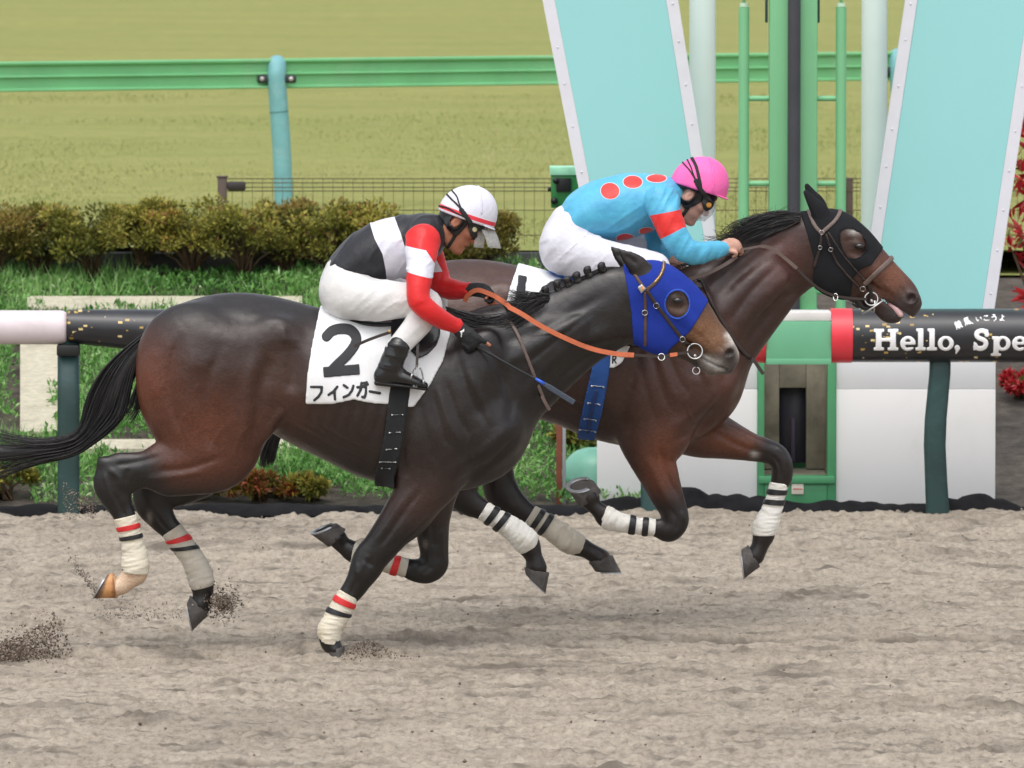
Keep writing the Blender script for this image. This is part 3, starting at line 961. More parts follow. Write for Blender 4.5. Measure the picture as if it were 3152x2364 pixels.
S_arc = [(3041, 1031), (3036, 1021), (3023, 1018), (3011, 1023), (3009, 1033), (3017, 1041), (3032, 1047), (3038, 1057), (3033, 1069), (3020, 1073), (3008, 1069), (3003, 1060)]
S_ = [lambda X, Y_: line_sdf([tuple(p) for p in catmull(S_arc, 5)], 15, X, Y_), rect(3037, 1014, 3045, 1034), rect(2999, 1057, 3007, 1078)]
p_ = [rect(3056, 1035, 3072, 1045), rect(3061, 1035, 3078, 1096), rect(3054, 1087, 3086, 1096), ring(3090, 1057, 24, 10, 13.5, 23)]
on_pipe(H_ + letter_e(2797) + letter_l(2822) + letter_l(2857) + [ring(2914, 1057, 25, 10.5, 13.5, 23)] + comma, M_LET, 'lettering', 2680, 2970, 1000, 1100)
on_pipe(S_ + p_ + letter_e(3142), M_LET, 'lettering', 2990, 3190, 1000, 1100)
# small arched line above the big words
def glyphs():
    L = []
    def put(ch, cx, cy, ang, s):
        ca, sa = math.cos(math.radians(ang)), math.sin(math.radians(ang))
        tr = lambda q: (cx + (q[0] * ca + q[1] * sa) * s, cy + (-q[0] * sa + q[1] * ca) * s)
        for st in ch: L.append((lambda pts: (lambda X, Y_: line_sdf(pts, 3.6, X, Y_)))([tr(q) for q in st]))
    kei = [[(-8, -9), (-2, -9)], [(-5, -12), (-5, -9)], [(-9, -5), (-1, -5)], [(-8, -1), (-2, -1), (-2, 4), (-8, 4), (-8, -1)], [(-7, 5), (-9, 10)], [(-3, 5), (-2, 10)],
           [(2, -9), (8, -9)], [(5, -12), (5, -9)], [(1, -5), (9, -5)], [(2, -1), (8, -1), (8, 4), (2, 4), (2, -1)], [(3, 5), (1, 10)], [(7, 5), (8, 10), (10, 8)]]
    ba = [[(-6, -10), (7, -10)], [(-6, -10), (-6, 4)], [(-6, -5), (6, -5)], [(-6, 0), (6, 0)], [(0, -10), (0, 4)], [(-6, 4), (9, 4), (7, 11)], [(-8, 7), (-9, 11)], [(-3, 7), (-3, 10)], [(2, 7), (3, 10)]]
    ten = [[(-8, 6), (-4, 10)]]
    i_ = [[(-8, -6), (-7, 4), (-4, 8), (-2, 4)], [(6, -4), (9, 3)]]
    ko = [[(-7, -7), (6, -7), (2, -4)], [(-8, 3), (-5, 8), (8, 8)]]
    u_ = [[(-4, -10), (4, -9)], [(-8, -2), (3, -4), (7, 0), (5, 6), (-2, 11)]]
    yo = [[(1, -10), (1, 6), (-4, 9), (-7, 6), (-2, 4), (8, 9)], [(1, -4), (8, -5)]]
    for ch, cx, cy, ang, s in ((kei, 2953, 1001, 22, 1.05), (ba, 2980, 989, 20, 1.05), (ten, 3000, 986, 15, 1.0), (i_, 3016, 981, 12, .95), (ko, 3040, 979, 8, .95), (u_, 3064, 978, 4, .95), (yo, 3088, 979, -2, .95)):
        put(ch, cx, cy, ang, s)
    return L
on_pipe(glyphs(), M_LET, 'lettering', 2930, 3115, 962, 1022, 0.0036)

# ---- black edging sheet at the foot of the rail
ex = np.linspace(-7, 7, 560); prof = np.linspace(0, math.pi, 9)
EX, EP = np.meshgrid(ex, prof, indexing='ij')
rt = np.clip((EX - 0.2) / 0.7, 0, 1)
hgt = 0.028 + (0.02 + 0.09 * rt) * np.clip(vnoise2(EX * 3.1, EX * 0 + 2) + 0.12, 0, 1) ** 0.8 + (0.012 + 0.02 * rt) * np.abs(vnoise2(EX * 8, EP * .6)) * 2
EV = np.stack([EX, 8.02 - 0.12 * np.cos(EP) + 0.03 * vnoise2(EX * 3, EX * 0), np.maximum(hgt, 0.015) * 1.25 * np.sin(EP) + 0.008 * vnoise2(EX * 20, EP * 3) - 0.01], -1)
I = np.arange(EX.size).reshape(EX.shape)
Q = np.stack([I[:-1, :-1], I[1:, :-1], I[1:, 1:], I[:-1, 1:]], -1).reshape(-1, 4)
mk('edging_sheet', EV.reshape(-1, 3), Q, plain('edging_black', S(30, 30, 32), 0.9, 0.4, 9, 1.0, 30, spec=0.15), label='crumpled black edging sheet along the sand under the rail', cat='edging', loc=(0, 8.0, 0))

# ---- finish line booth below the rail
BY = 8.45
M_BGREEN = plain('booth_green', S(84, 160, 112), 0.5, 0.06, 6)
M_PANEL = plain('booth_white', S(244, 244, 245), 0.45, 0.02, 2, grime=S(230, 230, 224), gscale=1.2)
booth = thing('finish_booth', (x_(2450, BY), BY, 0), 'green framed booth with an open window between white panels under the rail', 'booth')
zb = lambda y: W(0, y, BY)[2]; xb = lambda x: W(x, 1200, BY)[0]
def bx(name, mat, par, x0, x1, y0, y1, Ya, Yb, bev=0.004, lab=None):
    b = MB(); b.box((xb(x0), Ya, zb(y1) if y1 else 0.0), (xb(x1), Yb, zb(y0)), bev); return b.build(name, mat, par, sharp=40, label=lab)
bx('frame_jamb', M_BGREEN, booth, 2333, 2353, 1040, None, BY, BY + 0.12); bx('frame_jamb', M_BGREEN, booth, 2547, 2573, 1040, None, BY, BY + 0.12)
bx('frame_head', M_BGREEN, booth, 2353.5, 2546.5, 1040, 1121, BY + 0.003, BY + 0.12)
bx('frame_base', M_BGREEN, booth, 2353.5, 2546.5, 1488, None, BY + 0.003, BY + 0.12)
bx('window_sill', M_BGREEN, booth, 2336, 2570, 1466, 1488, BY - 0.02, BY + 0.115)
M_CW = plain('old_concrete', S(150, 144, 128), 0.9, 0.3, 5, 0.5, 60, grime=S(92, 86, 76), gscale=4)
bx('inner_wall', M_CW, booth, 2346, 2408, 1045, 1466, BY + 0.55, BY + 0.63); bx('inner_wall', M_CW, booth, 2492, 2556, 1045, 1466, BY + 0.55, BY + 0.63)
bx('inner_wall', M_CW, booth, 2408.5, 2491.5, 1045, 1214, BY + 0.553, BY + 0.63)
bx('inner_side', M_CW, booth, 2334, 2350, 1045, None, BY + 0.125, BY + 0.7, 0.002); bx('inner_side', M_CW, booth, 2550, 2566, 1045, None, BY + 0.125, BY + 0.7, 0.002)
bx('inner_floor', M_CW, booth, 2351, 2549, 1470, 1486, BY + 0.125, BY + 0.7, 0.002)
bx('dark_screen', plain('dark_screen', S(34, 32, 46), 0.25, 0.2, 3), booth, 2409, 2491, 1214.5, 1450, BY + 0.60, BY + 0.62, 0.002, 'dark screen inside the booth')
bx('screen_post', plain('screen_post', S(70, 60, 84), 0.5), booth, 2446, 2458, 1310, 1446, BY + 0.57, BY + 0.59, 0.002)
plate = bx('small_plate', plain('plate_cream', S(232, 222, 208), 0.5, 0.04, 20), booth, 2437, 2474, 1489, 1521, BY - 0.012, BY + 0.001, 0.002, 'small cream plate with red lines')
M_PR = plain('plate_red', S(206, 96, 76), 0.6)
bx('plate_line', M_PR, plate, 2442, 2470, 1503, 1506, BY - 0.0145, BY - 0.0122, 0.0002)
for k, (xa, xb_, y1) in enumerate(((1838, 2332, 1560), (2574, 3065, 1575))):
    bx('white_panel', M_PANEL, booth, xa, xb_, 1199, None, BY + 0.02, BY + 0.06, 0.003)
    bx('white_panel', plain('booth_white_upper', S(240, 243, 248), 0.45, 0.02, 2), booth, xa, xb_, 1040, 1198, BY + 0.022, BY + 0.06, 0.003)

# ---- finish signs: slanted teal panels with white frames, round white posts behind
M_TEAL = plain('sign_teal', S(153, 214, 214), 0.5, 0.02, 1.5)
M_FRAME = plain('sign_white', S(222, 222, 230), 0.5, 0.03, 8)
PY = 9.25
def teal_sign(outer, inner_w, lab, seed):
    """outer: list of 4 survey pixels (tl, tr, br, bl)"""
    P = [W(x, y, PY) for x, y in outer]
    root = thing('sign_panel', (sum(p[0] for p in P) / 4, PY, min(p[2] for p in P)), lab, 'sign', 'slanted teal finish signs')
    tl, tr, br, bl = [(p[0], p[2]) for p in P]
    w = inner_w * PXM(PY)
    lft = [tl, (tl[0] + w, tl[1]), (bl[0] + w, bl[1]), bl]; rgt = [(tr[0] - w, tr[1]), tr, br, (br[0] - w, br[1])]
    mid = [(tl[0] + w + .001, tl[1]), (tr[0] - w - .001, tr[1]), (br[0] - w - .001, br[1]), (bl[0] + w + .001, bl[1])]
    MB().prism(mid, PY + 0.006, PY + 0.05).build('panel_face', M_TEAL, root, smooth=False)
    rgx = np.random.default_rng(seed)
    for poly in (lft, rgt):
        fr = MB().prism(poly, PY, PY + 0.055).build('frame_strip', M_FRAME, root, smooth=False)
        for t_ in np.arange(0.04, 1, 0.095):
            t2 = t_ + rgx.uniform(-.01, .01)
            cx = (poly[0][0] + poly[1][0]) / 2 * (1 - t2) + (poly[2][0] + poly[3][0]) / 2 * t2; cz = poly[0][1] * (1 - t2) + poly[3][1] * t2
            MB().tube([(cx, PY - 0.005, cz), (cx, PY + 0.001, cz)], [0.004, 0.007], 8).build('rivet', M_FRAME, fr)
    return root
teal_sign([(1670 - 60, -310), (2088 - 50, -310), (2255, 1050), (1872, 1050)], 37, 'teal sign panel leaning right behind the pale blue jacketed rider', 1)
teal_sign([(2787 + 46, -310), (3205 + 46, -310), (3046, 1050), (2630, 1050)], 37, 'teal sign panel leaning left behind the head of the hooded horse', 2)
M_WPOST = plain('post_white', S(238, 250, 245), 0.45, 0.03, 3)
for (xa, xb_, lab) in ((2121, 2203, 'round white post behind the right edge of the left teal sign'), (2651, 2731, 'round white post behind the left edge of the right teal sign')):
    a, c = W(xa, 400, 9.75), W(xb_, 400, 9.75); cx = (a[0] + c[0]) / 2; r = (c[0] - a[0]) / 2
    root = thing('support_post', (cx, 9.75, 0), lab, 'post', 'round white sign posts')
    MB().tube([(cx, 9.75, float(bank_z(9.75)) - 0.03), (cx, 9.75, 3.9)], r, 28).build('pole', M_WPOST, root, sharp=60)
    MB().tube([(cx, 9.75, float(bank_z(9.75)) - 0.02), (cx, 9.75, float(bank_z(9.75)) + 0.03)], r * 1.5, 24).build('base_plate', M_WPOST, root, sharp=50)

# ---- green winning post with black pipe, side posts, cross bars
MY = 8.95
M_MAST = plain('mast_green', S(122, 188, 138), 0.4, 0.04, 3)
mast = thing('winning_post', (W(2436, 950, MY)[0], MY, float(bank_z(MY))), 'green winning post with black centre pipe and thin side posts', 'post')
xm = lambda x: W(x, 500, MY)[0]; zm = lambda y: W(0, y, MY)[2]
mb = MB(); mb.box((xm(2368), MY, zm(955)), (xm(2516), MY + 0.2, 4.0), 0.012); mb.build('column', M_MAST, mast, sharp=40)
mb = MB(); mb.box((xm(2362), MY - 0.05, zm(990)), (xm(2522), MY + 0.22, zm(955.5)), 0.006); mb.build('column_foot', M_MAST, mast, sharp=40)
mb = MB(); mb.box((xm(2362), MY + 0.30, 0.05), (xm(2522), MY + 0.5, zm(990.5)), 0.006); mb.build('plinth', M_BGREEN, mast, sharp=40)
MB().tube([(xm(2443), MY - 0.045, zm(955)), (xm(2443), MY - 0.045, 4.0)], 20 * PXM(MY), 20).build('centre_pipe', plain('pipe_black', S(62, 64, 70), 0.35, 0.12, 6), mast, sharp=60)
for xc in (2290, 2589):
    sp_ = MB().tube([(xm(xc), MY + 0.05, zm(990)), (xm(xc), MY + 0.05, zm(22))], 16.5 * PXM(MY), 18).build('side_post', M_MAST, mast, sharp=60)
    MB().tube([(xm(xc), MY + 0.05, zm(21)), (xm(xc), MY + 0.05, zm(10))], 13.5 * PXM(MY), 18).build('cap', plain('cap_pale', S(196, 226, 200), 0.4), sp_, sharp=60)
    MB().tube([(xm(xc), MY + 0.05, zm(9.5)), (xm(xc), MY + 0.05, 4.0)], 5 * PXM(MY), 10).build('thin_rod', M_MAST, sp_)
for yc in (304, 566, 900):
    for (a_, b_) in ((2306, 2367.5), (2516.5, 2573)):
        MB().tube([(xm(a_), MY + 0.06, zm(yc)), (xm(b_), MY + 0.06, zm(yc))], 8.5 * PXM(MY), 12).build('cross_bar', M_MAST, mast, sharp=60)
for xc in (2359, 2519):
    mb = MB(); mb.box((xm(xc - 4), MY + 0.03, zm(70)), (xm(xc + 4), MY + 0.07, 4.0), 0.003); mb.build('side_channel', M_POST, mast, sharp=40)

# ---- round green cover and stakes near the track edge
GY_ = 8.78
cpos = W(1836, 1560, GY_)
cov = thing('round_cover', (cpos[0], GY_, 0), 'round topped green cover partly behind the white panel', 'cover')
prof = [(0.205, 0.0), (0.205, 0.10), (0.198, 0.17), (0.178, 0.225), (0.15, 0.262), (0.115, 0.287), (0.07, 0.302), (0.0, 0.308)]
def lathe(c, prof, seg=28):
    V, F = [], []
    for r, z in prof:
        for k in range(seg):
            a = 2 * math.pi * k / seg; V.append((c[0] + r * math.cos(a), c[1] + r * math.sin(a), c[2] + z))
    for i in range(len(prof) - 1):
        for k in range(seg): F.append((i * seg + k, i * seg + (k + 1) % seg, (i + 1) * seg + (k + 1) % seg, (i + 1) * seg + k))
    return V, F
V, F = lathe((cpos[0], GY_, 0), prof); mk('dome', V, F, plain('cover_green', S(120, 182, 160), 0.35, 0.1, 4), cov)
V, F = lathe((cpos[0], GY_, 0), [(0.209, 0.085), (0.212, 0.093), (0.209, 0.10)]); mk('seam_band', V, F, plain('cover_seam', S(54, 92, 82), 0.5), cov)
a = W(1722, 1560, 8.5); b_ = W(1722, 1290, 8.5)
stk = thing('marker_stake', (a[0], 8.5, 0), 'brown wooden stake paired with a grey metal strip beside the round cover', 'stake')
mb = MB(); mb.box((a[0] - 0.018, 8.49, -0.05), (a[0] + 0.014, 8.52, b_[2]), 0.004); mb.build('wood_stake', plain('stake_brown', S(128, 70, 54), 0.8, 0.25, 12), stk, sharp=40)
mb = MB(); mb.box((a[0] + 0.016, 8.495, -0.05), (a[0] + 0.036, 8.515, b_[2] + 0.02), 0.003); mb.build('metal_strip', plain('strip_grey', S(160, 164, 168), 0.4, 0.1, 8, metal=0.3), stk, sharp=40)

# ---- green camera box beside the left sign
QY = 9.9
cb = thing('camera_box', (W(1740, 640, QY)[0], QY, float(bank_z(QY))), 'small green equipment box with pale lid beside the left teal sign', 'box')
xq = lambda x: W(x, 600, QY)[0]; zq = lambda y: W(0, y, QY)[2]
M_CB = plain('equip_green', S(44, 128, 66), 0.4, 0.2, 14)
mb = MB(); mb.box((xq(1696), QY, zq(640)), (xq(1800), QY + 0.18, zq(540)), 0.006); body_ = mb.build('case', M_CB, cb, sharp=40)
mb = MB(); mb.box((xq(1692), QY - 0.01, zq(539.5)), (xq(1804), QY + 0.2, zq(514)), 0.004); mb.build('lid', plain('lid_pale', S(170, 236, 200), 0.4), cb, sharp=40)
M_BLK = plain('black_plastic', S(24, 25, 26), 0.4, 0.2, 20)
mb = MB(); mb.box((xq(1712), QY - 0.02, zq(590)), (xq(1758), QY - 0.001, zq(548)), 0.004); mb.build('recess', M_BLK, body_, sharp=40)
MB().tube([(xq(1711), QY - 0.03, zq(556)), (xq(1711), QY - 0.021, zq(556))], 0.018, 14).build('lens', M_BLK, body_)
MB().tube([(xq(1706), QY - 0.03, zq(618)), (xq(1706), QY - 0.002, zq(618))], 0.02, 14).build('knob', M_BLK, body_)
MB().tube([(xq(1686), QY + 0.05, zq(584)), (xq(1697), QY + 0.05, zq(584))], 0.014, 12).build('knob', M_BLK, body_)
MB().tube([(xq(1750), QY + 0.1, zq(640)), (xq(1750), QY + 0.1, float(bank_z(QY)))], 0.03, 12).build('leg', M_CB, cb)

# ---- wire mesh fence along the turf
FY = 15.0
M_WIRE = plain('wire_brown', S(84, 74, 52), 0.5, 0.15, 10)
M_FPOST = plain('fence_brown', S(88, 74, 66), 0.5, 0.15, 10)
fence = thing('wire_fence', (W(685, 800, FY)[0], FY, TURF_Z), 'low brown wire mesh fence with a capped end post beyond the hedge', 'fence')
xf = lambda x: W(x, 600, FY)[0]; zf = lambda y: W(0, y, FY)[2]
xend = xf(3500)
mb = MB()
for y in (550, 562, 576, 588, 647, 724, 801):
    mb.tube([(xf(700), FY - (0.03 if y in (562, 576) else 0), zf(y)), (xend, FY - (0.03 if y in (562, 576) else 0), zf(y))], 0.0034, 6)
mb.build('horizontal_wires', M_WIRE, fence)
mb = MB()
for x in np.arange(715, 3480, 31.0):
    mb.tube([(xf(x), FY + 0.006, zf(548)), (xf(x), FY - 0.026, zf(569)), (xf(x), FY + 0.006, zf(590)), (xf(x), FY + 0.006, zf(830))], 0.0016, 5)
mb.build('vertical_wires', M_WIRE, fence)
mb = MB(); mb.box((xf(670), FY - 0.03, TURF_Z - 0.1), (xf(699), FY + 0.03, zf(547)), 0.006); post = mb.build('post', M_FPOST, fence, sharp=40)
mb = MB(); mb.box((xf(667), FY - 0.035, zf(546.5)), (xf(702), FY + 0.035, zf(541)), 0.003); mb.build('cap', M_FPOST, post, sharp=40)
mb = MB(); mb.box((xf(699.5), FY - 0.045, zf(586)), (xf(757), FY - 0.012, zf(558)), 0.012); mb.build('clamp', plain('clamp_dark', S(52, 46, 46), 0.5), post, sharp=40)
mb = MB(); mb.box((xf(2600), FY + 0.012, TURF_Z - 0.1), (xf(2626), FY + 0.05, zf(547)), 0.006); mb.build('post', M_FPOST, fence, sharp=40)

# ---- turf course rail
def TYl(x): return 19.2 + (x - 0) / 2700.0 * 2.5
M_TR = plain('turf_rail_green', S(112, 180, 126), 0.45, 0.10, 2.5, grime=S(146, 184, 148), gscale=1.5)
M_TRP = plain('turf_post_teal', S(116, 172, 178), 0.55, 0.10, 9, grime=S(160, 194, 196), gscale=7)
trail = thing('turf_rail', (0, 20.0, TURF_Z), 'green turf course rail on bent teal posts crossing the far grass', 'rail')
ztop = 2.165
# cross section (towards the camera, height), rail 0.205 m tall
sec = [(0.0, 0.0), (0.022, 0.004), (0.03, -0.006), (0.03, -0.016), (0.02, -0.026), (0.006, -0.03), (0.006, -0.09), (0.026, -0.096), (0.028, -0.104), (0.008, -0.112), (0.008, -0.178), (0.030, -0.186), (0.032, -0.196), (0.012, -0.203), (-0.03, -0.2), (-0.03, -0.003)]
A = (W(-500, 190, TYl(-500))[0], TYl(-500)); B = (W(3700, 150, TYl(3700))[0], TYl(3700))
A, B = (A[0] - 2 * (B[0] - A[0]), A[1] - 2 * (B[1] - A[1])), (B[0] + 2 * (B[0] - A[0]), B[1] + 2 * (B[1] - A[1]))
dirx, diry = B[0] - A[0], B[1] - A[1]; Ld = math.hypot(dirx, diry); nxx, nyy = diry / Ld, -dirx / Ld
V = []
for (ex_, ey_) in (A, B):
    for (d_, z) in sec: V.append((ex_ + nxx * d_, ey_ + nyy * d_, ztop + z))
m = len(sec)
F = [(i, i + m, (i + 1) % m + m, (i + 1) % m) for i in range(m)]
mk('rail_beam', V, F, M_TR, trail, smooth=False)
for px_ in (852, 2765):
    Yp = TYl(px_) - 0.10
    c = W(px_, 300, Yp); r = 0.064
    pts = [(c[0] + 0.05, Yp, TURF_Z - 0.05), (c[0] + 0.035, Yp, 1.5), (c[0] + 0.012, Yp, 1.85), (c[0], Yp, 2.02), (c[0], Yp + 0.008, 2.075), (c[0], Yp + 0.03, 2.115), (c[0], Yp + 0.065, 2.132)]
    V, F = tube_mesh(catmull(pts, 5), r, 24)
    pst = mk('post', V, F, M_TRP, trail)
    MB().tube([(c[0] + 0.015, Yp, 1.80), (c[0] + 0.0145, Yp, 1.806)], r + 0.002, 24).build('joint_ring', plain('joint_teal', S(70, 116, 122), 0.6), pst)
    mb = MB(); mb.box((c[0] - 0.135, Yp - 0.03, 2.0), (c[0] + 0.135, Yp + 0.02, 2.055), 0.012); br_ = mb.build('bracket', plain('bracket_dark', S(36, 52, 56), 0.5), pst, sharp=40)
    for s_ in (-1, 1): MB().tube([(c[0] + s_ * 0.1, Yp - 0.042, 2.03), (c[0] + s_ * 0.1, Yp - 0.029, 2.03)], 0.016, 12).build('bolt', plain('bolt_pale', S(196, 186, 184), 0.4, metal=0.4), br_)
# ================================================================== HORSES
def pr(pairs, Y, ys, ry, k_ry=None):
    """traced outline pairs (survey pixels) -> sweep rows. ys: lateral offset(s) from the horse's mid plane, ry: lateral radius (m) or factor if k_ry"""
    n = len(pairs); out = []
    ys = ys if hasattr(ys, '__len__') else [ys] * n
    ry = ry if hasattr(ry, '__len__') else [ry] * n
    for (a, b), yo, q in zip(pairs, ys, ry):
        c = W((a[0] + b[0]) / 2, (a[1] + b[1]) / 2, Y + yo)
        r = math.hypot(a[0] - b[0], a[1] - b[1]) / 2 * PXM(Y + yo)
        out.append((c[0], c[1], c[2], r, r * q if k_ry else q))
    return out

def cr(rows, Y):
    """rows: (px, py, r px, y offset, ry m)"""
    return [(*W(x, y, Y + yo), r * PXM(Y + yo), ry) for (x, y, r, yo, ry) in rows]

def px2(pts, Y):
    """survey pixels -> (x, z) polygon at depth Y"""
    return [(lambda p: (p[0], p[2]))(W(x, y, Y)) for x, y in pts]

M_HOOF = plain('hoof_dark', S(74, 70, 68), 0.6, 0.3, 16, 0.3, 60, grime=S(120, 112, 104), gscale=20)
def m_hoofa():
    t = NT('hoof_amber')
    n_ = t.math('MULTIPLY_ADD', t.noise(30, 4), 0.35, t.math('MULTIPLY_ADD', t.attr('ht'), 1.0, -0.17))
    c = t.ramp(n_, [(0.0, S(206, 168, 130)), (0.14, S(132, 84, 50)), (0.3, S(196, 140, 88)), (0.6, S(204, 150, 96)), (0.78, S(126, 92, 66)), (1.0, S(62, 54, 50))])
    return t.set(c, 0.5, t.bump(t.noise(60, 3), 0.3, 0.004))
M_HOOFA = m_hoofa()
M_SHOE = plain('shoe_metal', S(178, 180, 184), 0.4, 0.15, 14, metal=0.7)
M_HAIR = plain('black_hair', S(30, 28, 29), 0.42, 0.3, 30, spec=0.5)
M_EYE = plain('horse_eye', S(14, 10, 9), 0.05, 0.1, 10, spec=0.8)
M_SILV = plain('tack_metal', S(200, 200, 200), 0.28, 0.08, 20, metal=0.9)

def m_coat(name, dark, brown, bright, rough):
    t = NT(name)
    c = t.attr('coat', 'Color')
    fib = t.noise(190, 4, 0.7, t.mapped((0.3, 1, 0.8), (0, 0.6, 0)))
    big = t.noise(5, 4, 0.6)
    spk = t.noise(420, 2, 0.6)
    c = t.mix(0.75, c, t.ramp(fib, [(0.3, (0.18, 0.18, 0.18)), (0.7, (0.70, 0.70, 0.70))]), 'OVERLAY')
    c = t.mix(0.45, c, t.ramp(spk, [(0.35, (0.25,) * 3), (0.65, (0.66,) * 3)]), 'OVERLAY')
    c = t.mix(t.math('MULTIPLY', big, 0.30), c, dark)
    nr = t.bump(fib, 0.16, 0.003)
    nr = t.bump(t.noise(16, 5, 0.65, None, 0.5), 0.22, 0.012, nr)
    rr = t.ramp(t.noise(11, 5, 0.65), [(0.3, (rough - .10,) * 3), (0.7, (rough + .12,) * 3)])
    return t.set(c, t.math('ADD', rr, t.attr('rgh')), nr, spec=0.52, sheen=0.0)

def hoof(px, Y, yo, half, mat, parent, shoe=True, tilt=0.0):
    """px: coronet heel, coronet front, toe (ground), heel (ground) in survey pixels"""
    ch, cf, tt, hh = [np.array(W(x, y, Y + yo)) for x, y in px]
    rings = []
    seg = 28
    LAT = np.array([0, math.cos(math.radians(tilt)), math.sin(math.radians(tilt))])
    for t_, bulge in ((0.0, 0.97), (0.05, 1.04), (0.35, 1.0), (0.7, 1.0), (0.98, 1.0), (1.0, 0.97)):
        f = cf * (1 - t_) + tt * t_; h = ch * (1 - t_) + hh * t_
        c = (f + h) / 2; ax_ = (f - h) / 2
        lat = half * (0.80 + 0.20 * t_) * bulge
        R = []
        for k in range(seg):
            a = 2 * math.pi * k / seg
            ca = math.cos(a)
            w_ = lat * math.sin(a) * (0.92 if ca < 0 else 1.0)
            R.append(c + ax_ * ca * bulge + LAT * w_)
        rings.append(R)
    V = [p for R in rings for p in R]; F = []
    for i in range(len(rings) - 1):
        for k in range(seg): F.append((i * seg + k, i * seg + (k + 1) % seg, (i + 1) * seg + (k + 1) % seg, (i + 1) * seg + k))
    # sole: slightly hollow with a frog ridge
    last = (len(rings) - 1) * seg
    c = (tt + hh) / 2; up = (cf + ch) / 2 - c; up = up / np.linalg.norm(up)
    inner = [c + (np.array(rings[-1][k]) - c) * 0.62 + up * 0.012 for k in range(seg)]
    n0 = len(V); V += inner
    for k in range(seg): F.append((last + k, last + (k + 1) % seg, n0 + (k + 1) % seg, n0 + k))
    V.append(c + up * 0.006 + (hh - tt) * 0.05); m0 = len(V) - 1
    for k in range(seg): F.append((n0 + k, n0 + (k + 1) % seg, m0))
    F.append(tuple(range(seg - 1, -1, -1)))
    ht = np.concatenate([np.repeat([0.0, 0.05, 0.35, 0.7, 0.98, 1.0], seg), np.ones(len(V) - 6 * seg)])
    o = mk('hoof', V, F, mat, parent, sharp=55, attrs={'ht': ht})
    if shoe:
        SV, SF = [], []
        dn = -up * 0.007
        ks = [k for k in range(-10, 11)]
        for k in ks:
            a = 2 * math.pi * k / seg
            base = c + (tt - c) * math.cos(a) + LAT * half * math.sin(a)
            for s_, d_ in ((1.02, 0), (1.02, 1), (0.76, 1), (0.76, 0)): SV.append(c + (base - c) * s_ + dn * d_ - up * 0.0005)
        for i in range(len(ks) - 1):
            for j in range(4): SF.append((i * 4 + j, i * 4 + (j + 1) % 4, (i + 1) * 4 + (j + 1) % 4, (i + 1) * 4 + j))
        SF.append((0, 1, 2, 3)); e = (len(ks) - 1) * 4; SF.append((e + 3, e + 2, e + 1, e))
        mk('horseshoe', SV, SF, M_SHOE, o, sharp=40)
    return o

def band_tube(pairs, Y, yo, t0, t1, extra, ryf, wr=0.0, seed=0, rings=26, seg=30):
    """wrap around a limb whose outline pairs are given; from fraction t0 to t1 along it"""
    P = np.array([(a[0], a[1], b[0], b[1]) for a, b in pairs], float)
    D = catmull(P, 12)
    mid = (D[:, :2] + D[:, 2:]) / 2
    L = np.concatenate([[0], np.cumsum(np.linalg.norm(np.diff(mid, axis=0), axis=1))]); L /= L[-1]
    rg = np.random.default_rng(seed)
    V, F = [], []
    s = PXM(Y + yo)
    for i in range(rings):
        t_ = t0 + (t1 - t0) * i / (rings - 1)
        q = np.array([np.interp(t_, L, D[:, j]) for j in range(4)])
        c = np.array(W((q[0] + q[2]) / 2, (q[1] + q[3]) / 2, Y + yo))
        ax_ = np.array([(q[2] - q[0]) / 2 * s, 0, -(q[3] - q[1]) / 2 * s]); r = np.linalg.norm(ax_); ax_ /= r
        r = r + extra
        for k in range(seg):
            a = 2 * math.pi * k / seg
            w_ = 0.0
            if wr: w_ = wr * float(vnoise2(np.array(t_ * 34 + 2.2 * math.sin(a + seed) + seed), np.array(a * 1.1 + seed)) + 0.6 * vnoise2(np.array(t_ * 70 + 3 * math.sin(a)), np.array(a * 2.0)))
            edge = 0.6 if (i in (0, rings - 1)) else 1.0
            V.append(c + ax_ * math.cos(a) * (r + w_ - (0.004 if edge < 1 else 0)) + np.array([0, 1, 0]) * math.sin(a) * (r * ryf + w_))
    for i in range(rings - 1):
        for k in range(seg): F.append((i * seg + k, i * seg + (k + 1) % seg, (i + 1) * seg + (k + 1) % seg, (i + 1) * seg + k))
    F.append(tuple(range(seg - 1, -1, -1))); F.append(tuple((rings - 1) * seg + k for k in range(seg)))
    return V, F

def bandage(parent, pairs, Y, yo, stripes, mat, seed, lab=None, ryf=0.92):
    V, F = band_tube(pairs, Y, yo, 0.0, 1.0, 0.005, ryf, 0.0060, seed, 60, 28)
    o = mk('leg_bandage', V, F, mat, parent, label=lab)
    for (t0, t1, m) in stripes:
        V, F = band_tube(pairs, Y, yo, t0, t1, 0.0105, ryf, 0.0, seed, 6, 30)
        mk('tape', V, F, m, o, sharp=50)
    return o

def strands(name, curves, mat, parent, r0=0.0028, seg=3, taper=0.25):
    """curves: list of (n,3) arrays -> tapered hair strands in one mesh"""
    Vs, Fs, n0 = [], [], 0
    for C in curves:
        n = len(C)
        rs = r0 * np.linspace(1, taper, n)
        V, F = tube_mesh([tuple(p) for p in C], list(rs), seg, False)
        Vs += V; Fs += [tuple(i + n0 for i in f) for f in F]; n0 += len(V)
    return mk(name, [tuple(v) for v in Vs], Fs, mat, parent)

